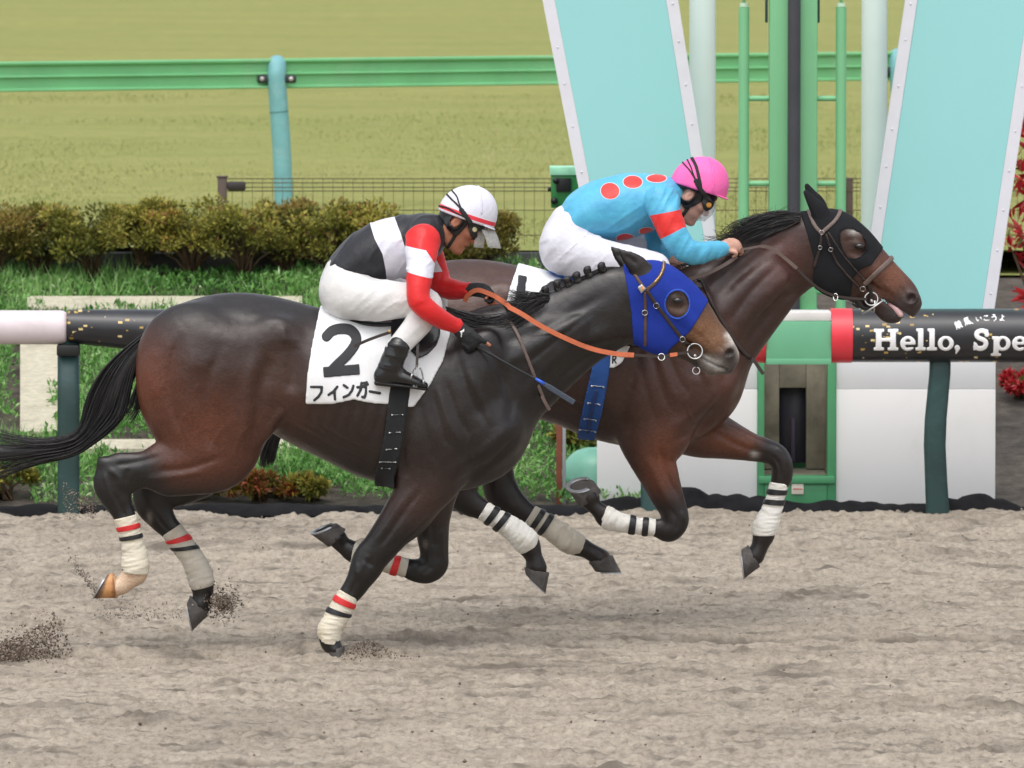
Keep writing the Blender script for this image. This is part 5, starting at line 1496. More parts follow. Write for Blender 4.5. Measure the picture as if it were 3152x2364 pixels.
# ------------------------------------------------------------------ far horse
Y1 = 1.35
def build_far():
    Y = Y1
    f = Field()
    f.sweep(cr([(1280, 1012, 140, 0, .205), (1335, 1000, 168, 0, .25), (1410, 997, 187, 0, .275), (1510, 1002, 188, 0, .262), (1600, 1035, 206, 0, .275), (1690, 1071, 219, 0, .292),
                (1790, 1093, 228, 0, .292), (1890, 1115, 246, 0, .27), (1975, 1122, 256, 0, .235), (2045, 1135, 238, 0, .215), (2098, 1150, 198, 0, .185)], Y), .02)
    f.sweep(cr([(2130, 1040, 195, 0, .17), (2185, 992, 180, 0, .145), (2250, 935, 160, 0, .118), (2312, 870, 149, 0, .098), (2370, 821, 133, 0, .085), (2432, 782, 122, 0, .078), (2475, 758, 105, 0, .074), (2505, 735, 84, 0, .07)], Y), .06)
    f.sweep(cr([(1860, 930, 60, 0, .05), (1960, 895, 50, 0, .035), (2050, 900, 46, 0, .04), (2140, 880, 46, 0, .045)], Y), .07)
    f.sweep(cr([(1240, 920, 45, 0, .06), (1320, 880, 52, 0, .08), (1420, 858, 48, 0, .08), (1520, 864, 48, 0, .08), (1640, 900, 42, 0, .07)], Y), .07)
    for s in (-1, 1):
        f.ell(W(2070, 1060, Y + s * .15), (.29, .075, .13), 58, .06)
        f.ell(W(2000, 1195, Y + s * .165), (.20, .075, .15), 20, .06)
        f.ell(W(2150, 1190, Y + s * .11), (.16, .10, .14), 40, .06)
        f.ell(W(1900, 1200, Y + s * .17), (.16, .06, .12), 0, .05)
        f.ell(W(1340, 1040, Y + s * .165), (.26, .105, .20), -55, .07)
        f.ell(W(1480, 1100, Y + s * .185), (.24, .085, .17), -70, .06)
        f.ell(W(1550, 915, Y + s * .205), (.07, .03, .06), 0, .09)
        f.ell(W(2290, 930, Y + s * .085), (.24, .04, .09), 38, .05)
    # near fore, folded
    ya = -.135
    f.sweep(pr([((1880, 1210), (2160, 1250)), ((1895, 1310), (2130, 1330)), ((1925, 1390), (2080, 1388)), ((1970, 1472), (2090, 1462)), ((1998, 1518), (2102, 1520)), ((2026, 1565), (2114, 1562)), ((2036, 1592), (2121, 1605)), ((2040, 1606), (2106, 1640)), ((2036, 1598), (2078, 1663)), ((2026, 1598), (2042, 1658)), ((2020, 1600), (2014, 1648))],
              Y, [-.12, -.13, ya, ya, ya, ya, ya, ya, ya, ya, ya], [.11, .10, .08, .062, .054, .048, .047, .046, .044, .034, .03]), .045)
    can_a = [((2020, 1600), (2015, 1648)), ((1965, 1595), (1960, 1642)), ((1912, 1580), (1900, 1634)), ((1878, 1562), (1860, 1626)), ((1862, 1562), (1846, 1606))]
    f.sweep(pr(can_a, Y, ya, [.027, .025, .027, .037, .033]), .015)
    f.sweep(pr([((1868, 1560), (1848, 1604)), ((1838, 1532), (1808, 1572)), ((1842, 1515), (1784, 1550))], Y, ya, [.034, .035, .045]), .02)
    # far fore, reaching
    yb = .135
    f.sweep(pr([((2120, 1200), (2060, 1390)), ((2200, 1255), (2110, 1396)), ((2268, 1300), (2190, 1400)), ((2330, 1338), (2270, 1408)), ((2381, 1359), (2330, 1416)), ((2420, 1382), (2362, 1424)), ((2440, 1425), (2374, 1440)), ((2440, 1470), (2374, 1466)), ((2425, 1492), (2374, 1484))],
              Y, [.09, .12, yb, yb, yb, yb, yb, yb, yb], [.11, .10, .075, .058, .05, .047, .047, .040, .032]), .045)
    can_b = [((2424, 1490), (2373, 1483)), ((2413, 1535), (2360, 1532)), ((2402, 1585), (2340, 1576)), ((2394, 1615), (2322, 1612)), ((2383, 1648), (2320, 1648))]
    f.sweep(pr(can_b, Y, yb, [.027, .025, .027, .037, .034]), .015)
    f.sweep(pr([((2381, 1644), (2320, 1648)), ((2364, 1690), (2312, 1676)), ((2345, 1732), (2304, 1690))], Y, yb, [.035, .036, .045]), .02)
    # near hind (A) and far hind (B), tucked forward under the barrel
    yc = -.13
    f.sweep(pr([((1280, 1050), (1560, 1000)), ((1340, 1180), (1600, 1170)), ((1390, 1290), (1580, 1290)), ((1390, 1400), (1530, 1400)), ((1368, 1480), (1478, 1470)), ((1372, 1535), (1468, 1500)), ((1410, 1570), (1480, 1525)), ((1470, 1596), (1500, 1546))], Y, [-.11, -.13, yc, yc, yc, yc, yc, yc], [.13, .13, .10, .065, .05, .045, .038, .03]), .05)
    can_c = [((1471, 1595), (1501, 1547)), ((1515, 1622), (1551, 1577)), ((1560, 1658), (1605, 1606)), ((1588, 1690), (1648, 1640)), ((1608, 1706), (1656, 1676))]
    f.sweep(pr(can_c, Y, yc, [.027, .026, .027, .037, .035]), .015)
    f.sweep(pr([((1604, 1700), (1658, 1668)), ((1620, 1728), (1668, 1704)), ((1618, 1745), (1684, 1752))], Y, yc, [.036, .035, .045]), .02)
    yd = .13
    f.sweep(pr([((1300, 1060), (1600, 1020)), ((1380, 1180), (1660, 1170)), ((1440, 1280), (1650, 1290)), ((1468, 1390), (1585, 1395)), ((1480, 1470), (1584, 1468)), ((1495, 1530), (1602, 1510)), ((1545, 1572), (1625, 1540)), ((1613, 1612), (1645, 1559))], Y, [.11, .13, yd, yd, yd, yd, yd, yd], [.13, .13, .10, .07, .052, .046, .038, .03]), .05)
    can_d = [((1613, 1611), (1646, 1559)), ((1660, 1640), (1696, 1587)), ((1705, 1676), (1745, 1620)), ((1745, 1702), (1788, 1645)), ((1786, 1708), (1808, 1666))]
    f.sweep(pr(can_d, Y, yd, [.027, .026, .028, .037, .033]), .015)
    f.sweep(pr([((1780, 1706), (1804, 1662)), ((1805, 1722), (1845, 1684)), ((1822, 1728), (1878, 1708))], Y, yd, [.034, .035, .045]), .02)
    # head
    f.sweep(cr([(2512, 735, 76, 0, .075), (2560, 722, 76, 0, .095), (2612, 762, 78, 0, .094), (2655, 815, 80, 0, .082), (2698, 858, 76, 0, .066), (2735, 886, 68, 0, .054), (2768, 908, 58, 0, .05), (2790, 926, 45, 0, .05)], Y), .02)
    f.sweep(cr([(2555, 795, 84, 0, .062), (2580, 818, 95, 0, .066), (2628, 850, 76, 0, .05), (2662, 895, 50, 0, .04), (2700, 928, 33, 0, .033), (2735, 962, 32, 0, .034), (2757, 976, 19, 0, .03)], Y), .02)
    f.sweep(cr([(2808, 938, 28, 0, .034), (2800, 962, 20, 0, .03)], Y), .02)
    for s in (-1, 1):
        f.ell(W(2630, 736, Y + s * .078), (.05, .016, .02), -40, .03)
        f.ell(W(2645, 757, Y + s * .098), (.026, .011, .017), -25, .012)
        f.sweep(cr([(2650, 800, 14, s * .085, .012), (2705, 845, 10, s * .064, .010)], Y), .03)
        f.ell(W(2808, 918, Y + s * .044), (.034, .024, .036), -50, .02)
        f.ell(W(2806, 919, Y + s * .066), (.022, .028, .028), -40, .008, 'sub')
        f.ell(W(2712, 900, Y + s * .055), (.08, .02, .018), -38, .03, 'sub')
    f.sweep([(*W(2815, 985, Y), .005, .08), (*W(2775, 962, Y), .009, .08), (*W(2735, 935, Y), .006, .08), (*W(2705, 915, Y), .003, .08)], .008, 'sub')
    body_ops = list(f.ops)
    ear_ops0 = len(f.ops)
    for s, tip, b1 in ((-1, (2480, 592), (2538, 675)), (1, (2484, 572), (2524, 652))):
        f.sweep([(*W(b1[0], b1[1], Y + s * .055), 25 * PXM(), .025), (*W(b1[0] * .7 + tip[0] * .3, b1[1] * .66 + tip[1] * .34, Y + s * .062), 23 * PXM(), .02),
                 (*W(b1[0] * .36 + tip[0] * .64, b1[1] * .36 + tip[1] * .64, Y + s * .068), 14 * PXM(), .013), (*W(tip[0], tip[1], Y + s * .068), 4 * PXM(), .006)], .02)
    ear_ops = f.ops[ear_ops0:]
    lo, hi = f.bounds(0.03)
    F, o3, _ = f.eval(lo, hi, HVOX)
    V, Q = surface_nets(F, o3, HVOX, 2)
    px, py = to_px(V)
    V = sculpt(V, Q, px, py, far_map([m_ for m_ in MUSCLE if m_[0][0][0] > 840]) + NECK_F)
    dark, mid, warm, black = S(54, 34, 29), S(76, 45, 36), S(112, 62, 42), S(22, 20, 21)
    rules = [(blob(px, py, 1500, 920, 260, 120, .8), S(98, 68, 58)), (blob(px, py, 2130, 1200, 220, 160, .8), mid), (blob(px, py, 2250, 900, 130, 170, .5), S(66, 44, 40)), (blob(px, py, 2400, 780, 70, 110, .8), S(96, 52, 44)),
             (blob(px, py, 2040, 1420, 60, 110, .95), S(120, 66, 42)), (blob(px, py, 2270, 1360, 130, 50, .9), S(118, 66, 42)), (blob(px, py, 2230, 1120, 40, 120, .5), warm),
             (np.clip((py - 1490) / 80, 0, 1) * (px > 1880) * (px < 2200), black), (np.clip((px - 2300 + 0.4 * (py - 1380)) / 60, 0, 1) * (py > 1290), black),
             (np.clip((py - 1390) / 70, 0, 1) * (px < 1860), black),
             (blob(px, py, 2740, 850, 70, 70, 1.0), S(128, 78, 54)), (blob(px, py, 2635, 760, 60, 55, 1.0), S(78, 52, 42)), (blob(px, py, 2700, 880, 45, 45, .8), S(104, 66, 52)),
             (blob(px, py, 2760, 965, 60, 36, 1.2), S(50, 44, 44)), (blob(px, py, 2805, 930, 42, 40, 1.1), S(60, 50, 50)), (blob(px, py, 2806, 920, 15, 18, 1.4), S(40, 18, 18)), (blob(px, py, 2645, 757, 22, 11, 1.2), S(24, 18, 16)),
             (blob(px, py, 2630, 690, 16, 26, 1.2), S(226, 222, 216)),
             (blob(px, py, 2322, 1400, 13, 11, 1.2) * (V[:, 1] > Y) * (V[:, 1] < Y + .13), S(150, 144, 138))]
    root = thing('racehorse', (W(1760, 1300, Y)[0], Y, 0), 'brown bay racehorse in a black hood with black ringed white bandages', 'horse')
    mk('body', V, Q, m_coat('coat_bay', dark, mid, warm, 0.39), root, attrs={'coat': coat_colors(V, Y, dark, rules), 'rgh': 0.30 * np.clip(blob(px, py, 2635, 755, 70, 70, 1.3) + blob(px, py, 2750, 900, 80, 70, .4), 0, 1)})
    hoof([(1849, 1512), (1781, 1551), (1744, 1502), (1832, 1488)], Y, ya, .060, M_HOOF, root, tilt=30)
    hoof([(2304, 1678), (2340, 1743), (2292, 1781), (2281, 1692)], Y, yb, .055, M_HOOF, root)
    hoof([(1614, 1746), (1690, 1762), (1680, 1824), (1618, 1768)], Y, yc, .055, M_HOOF, root)
    hoof([(1812, 1730), (1884, 1708), (1912, 1760), (1832, 1759)], Y, yd, .055, M_HOOF, root)
    K = M_TAPE_K
    bandage(root, can_a, Y, ya, [(.16, .28, K), (.40, .52, K)] if False else [(.13, .24, K), (.36, .48, K)], M_BAND_W, 5); bandage(root, can_b, Y, yb, [(.12, .22, K), (.31, .41, K)], M_BAND_W, 6)
    bandage(root, can_c, Y, yc, [(.12, .22, K), (.30, .40, K)], M_BAND_W, 7); bandage(root, can_d, Y, yd, [(.10, .19, K), (.25, .34, K)], M_BAND_G, 8)
    for s in (-1, 1):
        c = W(2646, 758, Y + s * .1005)
        bm = bmesh.new(); bmesh.ops.create_uvsphere(bm, u_segments=20, v_segments=14, radius=1); bm.verts.index_update()
        mk('eye', [(c[0] + v.co.x * .021, c[1] + v.co.y * .0125, c[2] + v.co.z * .0135) for v in bm.verts], [[v.index for v in q.verts] for q in bm.faces], M_EYE, root); bm.free()
    g = Field(); g.sweep(cr([(2738, 934, 9, 0, .016), (2758, 950, 12, -.012, .02), (2772, 968, 9, -.024, .014)], Y), .006)
    lo, hi = g.bounds(); F, o3, _ = g.eval(lo, hi, .003); gv, gq = surface_nets(F, o3, .003, 1)
    mk('tongue', gv, gq, plain('tongue', S(206, 168, 168), 0.35, 0.1, 30), root)
    rg = np.random.default_rng(22)
    tail = strands('tail', lock_between([(1215, 925), (1120, 985), (1010, 1080), (900, 1200), (842, 1300), (806, 1395), (800, 1440)], [(1225, 960), (1150, 1040), (1050, 1140), (940, 1240), (872, 1320), (846, 1400), (838, 1430)], Y, 420, .05, rg, 18, 1.1, 0, .22, .012), M_HAIR, root, .0028)
    # wind blown mane
    cur = lock_between([(2465, 655), (2400, 650), (2330, 665), (2260, 690), (2215, 730)], [(2462, 680), (2410, 705), (2350, 735), (2310, 765), (2262, 800)], Y, 520, .045, rg, 12, 1.0, -.05, .5, .012)
    for i in range(330):
        u = rg.random()
        bx_, by_ = np.interp(u, [0, .3, .6, .8, 1], [2455, 2380, 2300, 2210, 2090]), np.interp(u, [0, .3, .6, .8, 1], [668, 680, 705, 760, 840])
        L = rg.uniform(30, 95); a0 = math.radians(rg.normal(168, 18)); cu = rg.normal(0, .6)
        pts = []
        for t_ in np.linspace(0, 1, 9):
            a = a0 + cu * t_
            pts.append((bx_ + L * t_ * math.cos(a), by_ - L * t_ * math.sin(a) * 0.6 + 8 * t_))
        yo = rg.uniform(-.03, .03)
        cur.append(np.array([W(x, y, Y + yo) for x, y in pts]))
    cur += lock_between([(2090, 846), (2060, 840), (2040, 835)], [(2100, 880), (2060, 870), (2030, 850)], Y, 30, .05, rg, 8, 1.0, -.03, .4)
    strands('mane', cur, M_HAIR, root, .0021)
    sh = Field(); sh.ops = body_ops
    eh = Field(); eh.ops = body_ops + ear_ops
    return root, sh, eh

horse2, shell2 = build_near()
horse1, shell1, shell1e = build_far()
# ================================================================== TACK
M_BLUE = plain('hood_blue', S(34, 56, 150), 0.9, 0.12, 10, 0.4, 260, spec=0.2)
M_HBLK = plain('hood_black', S(34, 35, 38), 0.9, 0.15, 10, 0.4, 260, spec=0.2)
M_CLOTH = plain('cloth_white', S(232, 233, 235), 0.8, 0.03, 6, 0.2, 200, grime=S(210, 208, 200), gscale=5)
M_INK = plain('cloth_print', S(44, 45, 49), 0.7, 0.12, 12)
M_LEA = plain('leather_brown', S(84, 62, 54), 0.5, 0.2, 20, 0.2, 150)
M_LEAD = plain('leather_dark', S(52, 42, 39), 0.45, 0.2, 20, 0.2, 150)
M_LEAG = plain('leather_greybrown', S(104, 88, 82), 0.5, 0.15, 20, 0.2, 150)
M_BLEA = plain('leather_black', S(26, 26, 28), 0.28, 0.2, 18, 0.25, 90, coat=0.2)
M_GIR = plain('girth_black', S(28, 30, 33), 0.8, 0.15, 14, 0.3, 200)
M_GIRB = plain('girth_blue', S(30, 74, 140), 0.75, 0.12, 14, 0.3, 200)
M_ORG = plain('rein_orange', S(206, 112, 76), 0.7, 0.12, 20, 0.5, 220)
M_GOLD = plain('brass', S(206, 172, 110), 0.35, 0.1, 30, metal=0.6)
M_BPAD = plain('pad_blue', S(40, 104, 190), 0.6, 0.1, 12)

def shmk(name, sh, sdf, off, mat, parent, **kw):
    lab = kw.pop('label', None)
    V, Q = sh.cut(sdf, off, **kw)
    return mk(name, V, Q, mat, parent, label=lab) if len(V) else None

def shmk2(name, sh, sdf, off, mat, parent, Y, **kw):
    """the same piece on the near and on the far side, as two parts"""
    a = shmk(name, sh, sdf, off, mat, parent, ymax=Y, **dict(kw)); b = shmk(name, sh, sdf, off, mat, parent, ymin=Y, **dict(kw))
    return a or b

def lines(ptsets, w, Y, smooth=True):
    L = []
    for p in ptsets:
        q = px2(p, Y)
        L.append([tuple(v) for v in catmull(q, 5)] if smooth and len(q) > 2 else q)
    return lambda X, Z: np.minimum.reduce([line_sdf(q, w * PXM(Y), X, Z) for q in L])

def polys(P, Y):
    q = px2(P, Y); return lambda X, Z: poly_sdf(q, X, Z)

def minus(a, b): return lambda X, Z: np.maximum(a(X, Z), -b(X, Z))

def circ(x, y, r, Y, ry=None):
    c = W(x, y, Y); a = r * PXM(Y); b = (ry or r) * PXM(Y)
    return lambda X, Z: (np.sqrt(((X - c[0]) / a) ** 2 + ((Z - c[2]) / b) ** 2) - 1) * min(a, b)

def annulus(x, y, r, w, Y):
    c = W(x, y, Y)
    return lambda X, Z: np.abs(np.hypot(X - c[0], Z - c[2]) - r * PXM(Y)) - w * PXM(Y) / 2

def ring_tube(cx, cy, r, Y, th, mat, parent, name='bit_ring', squash=1.0, tilt=0.25):
    c = W(cx, cy, Y); R = r * PXM(Y)
    pts = [(c[0] + R * math.cos(a) * squash, c[1] + R * tilt * math.sin(a), c[2] + R * math.sin(a)) for a in np.linspace(0, 2 * math.pi, 29)]
    V, F = tube_mesh(pts, th, 8, False)
    return mk(name, V, F, mat, parent)

def box_of(P, Y, dy0, dy1):
    A = [W(x, y, Y) for x, y in P]
    return (min(a[0] for a in A), Y + dy0, min(a[2] for a in A)), (max(a[0] for a in A), Y + dy1, max(a[2] for a in A))

def strap_obj(name, pts, ys, Y, width, thick, mat, parent, per=8):
    P = catmull(np.array([(x, y, yo) for (x, y), yo in zip(pts, ys)], float), per)
    V, F = ribbon([W(x, y, Y + yo) for x, y, yo in P], width, thick)
    return mk(name, V, F, mat, parent, sharp=40)

# ---------------- near horse
def tack_near():
    Y = Y2
    YH = Y - .09
    lo, hi = box_of([(1890, 740), (2300, 1190)], Y, -.20, .20)
    hs = Shell(shell2, lo, hi, .0044)
    hood_o = polys([(1916, 790), (1920, 830), (1933, 895), (1944, 967), (1949, 1039), (1951, 1066), (1972, 1100), (2040, 1112), (2066, 1074), (2124, 1021), (2166, 955), (2200, 900), (2120, 800), (2030, 770), (1960, 770)], YH)
    eye = circ(2085, 936, 37, YH, 43)
    hood = shmk('hood', hs, minus(hood_o, eye), .006, M_BLUE, horse2, inner=-.006, label='blue fabric hood')
    shmk2('eye_trim', hs, lambda X, Z: np.abs(circ(2085, 936, 38.5, YH, 44.5)(X, Z)) - .0042, .0095, plain('hood_trim', S(46, 82, 180), 0.9, 0.08, 20), hood, Y, inner=-.003)
    br = thing('bridle', W(2020, 930, Y), 'brown leather bridle with steel bit rings over the blue hood', 'bridle')
    shmk('headpiece', hs, lines([[(1988, 893), (1962, 858), (1936, 812), (1920, 780)]], 11, YH), .0105, M_LEA, br, inner=-.002)
    bb = shmk('browband', hs, lines([[(2046, 790), (2044, 820), (2032, 850), (2010, 876), (1992, 890)]], 12, YH), .0115, M_LEA, br, inner=-.002)
    shmk('brass_inlay', hs, lines([[(2044, 806), (2042, 825), (2031, 849), (2014, 868)]], 5, YH), .0150, M_GOLD, bb, inner=.008)
    shmk('throat_lash', hs, lines([[(1985, 902), (1987, 960), (1986, 1065)]], 10, YH), .0105, M_LEA, br, inner=-.002)
    shmk('cheekpiece', hs, lines([[(1994, 898), (2020, 938), (2103, 1047), (2130, 1070)]], 12, YH), .0115, M_LEAD, br, inner=-.002)
    bad = shmk('number_badge', hs, polys([(1961, 884), (1975, 873), (1989, 889), (1973, 904)], YH), .0165, M_SILV, br, inner=.006, ymax=Y)
    shmk('badge_mark', hs, lines([[(1971, 884), (1976, 881), (1979, 886), (1975, 890), (1980, 894)]], 4, YH), .0195, plain('badge_orange', S(236, 148, 52), 0.5), bad, inner=.013, ymax=Y)
    for (x, y) in ((2020, 941), (1985, 963), (2101, 1045)):
        shmk('buckle', hs, annulus(x, y, 8.5, 3.2, YH), .0165, M_SILV, br, inner=.008, ymax=Y)
    for s in (-1, 1):
        ring_tube(2139, 1081, 23, Y + s * .066, .0034, M_SILV, br)
        ring_tube(2143, 1141, 11, Y + s * .03, .0024, M_SILV, br, 'lip_ring')
    MB().tube([W(2139, 1094, Y - .066), W(2142, 1102, Y), W(2139, 1094, Y + .066)], .007, 10).build('mouthpiece', M_SILV, br)
    strap_obj('chin_strap', [(2128, 1098), (2136, 1118), (2146, 1128)], [-.06, -.045, -.03], Y, .012, .004, M_BLEA, br)
    for s in (-1, 1):
        if s < 0:
            rp = [(1566, 945), (1604, 965), (1672, 1007), (1745, 1043), (1817, 1072), (1889, 1088), (1951, 1093)]
            ry = [-.12, -.158, -.155, -.138, -.118, -.10, -.088]
        else:
            rp = [(1505, 925), (1600, 985), (1745, 1043), (1889, 1088), (1951, 1093)]; ry = [.13, .16, .14, .10, .088]
        strap_obj('rein', rp, ry, Y, .0215, .006, M_ORG, br)
        r2 = strap_obj('rein_end', [(1949, 1093), (1990, 1095), (2036, 1097), (2080, 1090), (2120, 1084)], [s * .088, s * .084, s * .08, s * .074, s * .068], Y, .013, .005, M_LEAD, br)
        ring_tube(2036, 1099, 10, Y + s * .082, .0026, M_SILV, r2, 'rein_ring', tilt=.5)
        strap_obj('rein_stop', [(2062, 1093), (2085, 1090)], [s * .083, s * .079], Y, .017, .004, M_ORG, r2)
    strap_obj('rein_loop', [(1430, 928), (1440, 910), (1456, 897), (1474, 893), (1496, 900), (1520, 910), (1545, 926), (1568, 944)], [.10, .085, .07, .06, .055, .04, 0, -.10], Y, .021, .006, M_ORG, br)
    strap_obj('rein_loop', [(1500, 930), (1530, 941), (1566, 952)], [.09, .05, -.02], Y, .018, .006, M_ORG, br)
    # body pieces
    lo, hi = box_of([(920, 930), (1420, 1270)], Y, -.40, .40)
    bs = Shell(shell2, lo, hi, .0078)
    YC = Y - .27
    cl = thing('saddle_cloth', W(1160, 1000, Y), 'white saddle cloth printed with a large 2 on the dark horse', 'saddle cloth')
    cpoly = [(975, 900), (981, 954), (959, 1063), (946, 1153), (940, 1244), (1024, 1243), (1089, 1229), (1140, 1240), (1198, 1245), (1226, 1242), (1257, 1254), (1274, 1253), (1324, 1186), (1364, 1113), (1388, 1023), (1392, 960), (1392, 900)]
    shmk('cloth', bs, polys(cpoly, YC), .015, M_CLOTH, cl, inner=-.004, smooth=2, wob=lambda x, y, z: .010 * vnoise3(x * 10 + z * 6, y * 4, z * 7))
    lo, hi = box_of([(940, 990), (1185, 1250)], Y, -.40, -.12)
    ts = Shell(shell2, lo, hi, .0033)
    Zp = lambda q: (q[0] / 2.765 + 800, q[1] / 2.765 + 900)
    wobp = lambda x, y, z: .010 * vnoise3(x * 10 + z * 6, y * 4, z * 7)
    two = [Zp(q) for q in [(566, 378), (612, 335), (690, 318), (770, 333), (818, 392), (802, 458), (742, 535), (668, 605), (606, 668)]]
    s1 = lines([two], 31, YC)
    s2 = (lambda q: (lambda X, Z: butt_sdf(q, 32 * PXM(YC), X, Z)))(px2([Zp((541, 676)), Zp((850, 652))], YC))
    shmk('numeral', ts, lambda X, Z: np.minimum(s1(X, Z), s2(X, Z)), .0195, M_INK, cl, inner=.010, wob=wobp)
    kana = [[(437, 800), (530, 800), (524, 845), (500, 882), (464, 914)], [(660, 798), (628, 838), (586, 866)], [(636, 838), (641, 905)], [(714, 784), (746, 806)], [(797, 790), (784, 832), (756, 868), (714, 887)],
            [(830, 802), (903, 796), (904, 850), (892, 890), (872, 884)], [(866, 766), (860, 822), (831, 874)], [(889, 766), (897, 784)], [(909, 760), (918, 778)]]
    kk = lines([[Zp(q) for q in s] for s in kana], 8.4, YC, False); kb = lines([[Zp((937, 838)), Zp((1022, 855))]], 9, YC)
    shmk('name_print', ts, lambda X, Z: np.minimum(kk(X, Z), kb(X, Z)), .0195, M_INK, cl, inner=.010, wob=wobp)
    sd = thing('saddle', W(1170, 985, Y), 'small black racing saddle with girth and stirrup on the dark horse', 'saddle')
    g = Field()
    g.sweep(cr([(1022, 968, 14, 0, .11), (1075, 985, 15, 0, .12), (1150, 996, 16, 0, .13), (1230, 992, 18, 0, .12), (1300, 972, 20, 0, .09)], Y), .02)
    lo, hi = g.bounds(); F, o3, _ = g.eval(lo, hi, .006); gv, gq = surface_nets(F, o3, .006, 2); mk('seat', gv, gq, M_BLEA, sd)
    shmk2('flap', bs, polys([(1200, 985), (1352, 985), (1357, 1030), (1345, 1066), (1320, 1092), (1286, 1108), (1270, 1090), (1236, 1060), (1200, 1040)], YC), .026, M_BLEA, sd, Y, inner=.008, smooth=2)
    shmk('pad_edge', bs, polys([(1110, 992), (1205, 990), (1200, 1003), (1120, 1004)], YC), .022, plain('pad_red', S(120, 34, 42), 0.6), sd, inner=.008)
    lo, hi = box_of([(1130, 1170), (1290, 1520)], Y, -.38, .38)
    gs = Shell(shell2, lo, hi, .0066)
    gpoly = [(1207, 1150), (1201, 1186), (1194, 1244), (1183, 1334), (1169, 1406), (1152, 1464), (1150, 1510), (1214, 1510), (1212, 1480), (1227, 1424), (1241, 1352), (1252, 1280), (1261, 1215), (1268, 1150)]
    gi = shmk('girth', gs, polys(gpoly, YC), .021, M_GIR, sd, inner=-.004, smooth=2)
    lo, hi = box_of([(1150, 1255), (1260, 1470)], Y, -.38, -.10)
    ks = Shell(shell2, lo, hi, .0032)
    for (a, b) in (((1120, 1038), (1222, 1036)), ((1098, 1192), (1200, 1188)), ((1070, 1338), (1168, 1330)), ((1012, 1450), (1160, 1448)), ((1030, 1505), (1110, 1506))):
        p, q = Zp(a), Zp(b)
        shmk('keeper', ks, lambda X, Z: np.minimum(lines([[p, q]], 1.9, YC)(X, Z), np.minimum(circ(p[0] + 2, p[1] + 1, 3.2, YC)(X, Z), circ(q[0] - 2, q[1] + 1, 3.2, YC)(X, Z))), .0265, M_SILV, gi, inner=.016)
    strap_obj('loose_strap', [(1205, 1022), (1170, 1033), (1130, 1048), (1090, 1066)], [-.325, -.335, -.34, -.345], Y, .0135, .004, M_LEAD, sd)
    MB().tube([W(1196, 1018, Y - .335), W(1199, 1020, Y - .345)], .006, 10).build('stud', M_GOLD, sd)
    strap_obj('stirrup_leather', [(1288, 1010), (1286, 1060), (1283, 1128)], [-.25, -.30, -.325], Y, .0125, .005, M_LEAD, sd)
    loop = [(1283, 1126), (1270, 1148), (1262, 1180), (1275, 1190), (1300, 1188), (1303, 1170), (1297, 1140), (1283, 1126)]
    V, F = tube_mesh([W(x, y, Y - .325 + .05 * math.sin(i * .9)) for i, (x, y) in enumerate(catmull(np.array(loop, float), 4))], .0042, 8, False); mk('stirrup', V, F, M_SILV, sd)
    lo, hi = box_of([(1560, 980), (1710, 1280)], Y, -.26, .26)
    ns = Shell(shell2, lo, hi, .0045)
    ms = thing('neck_strap', W(1640, 1150, Y), 'thin brown leather strap across the neck of the dark horse', 'strap')
    shmk('strap', ns, lines([[(1572, 992), (1600, 1043), (1647, 1162), (1672, 1225)]], 11, Y - .12), .007, M_LEAG, ms, inner=-.003)
    strap_obj('strap_end', [(1668, 1218), (1680, 1242), (1692, 1262)], [-.135, -.13, -.12], Y, .015, .004, M_LEAG, ms)

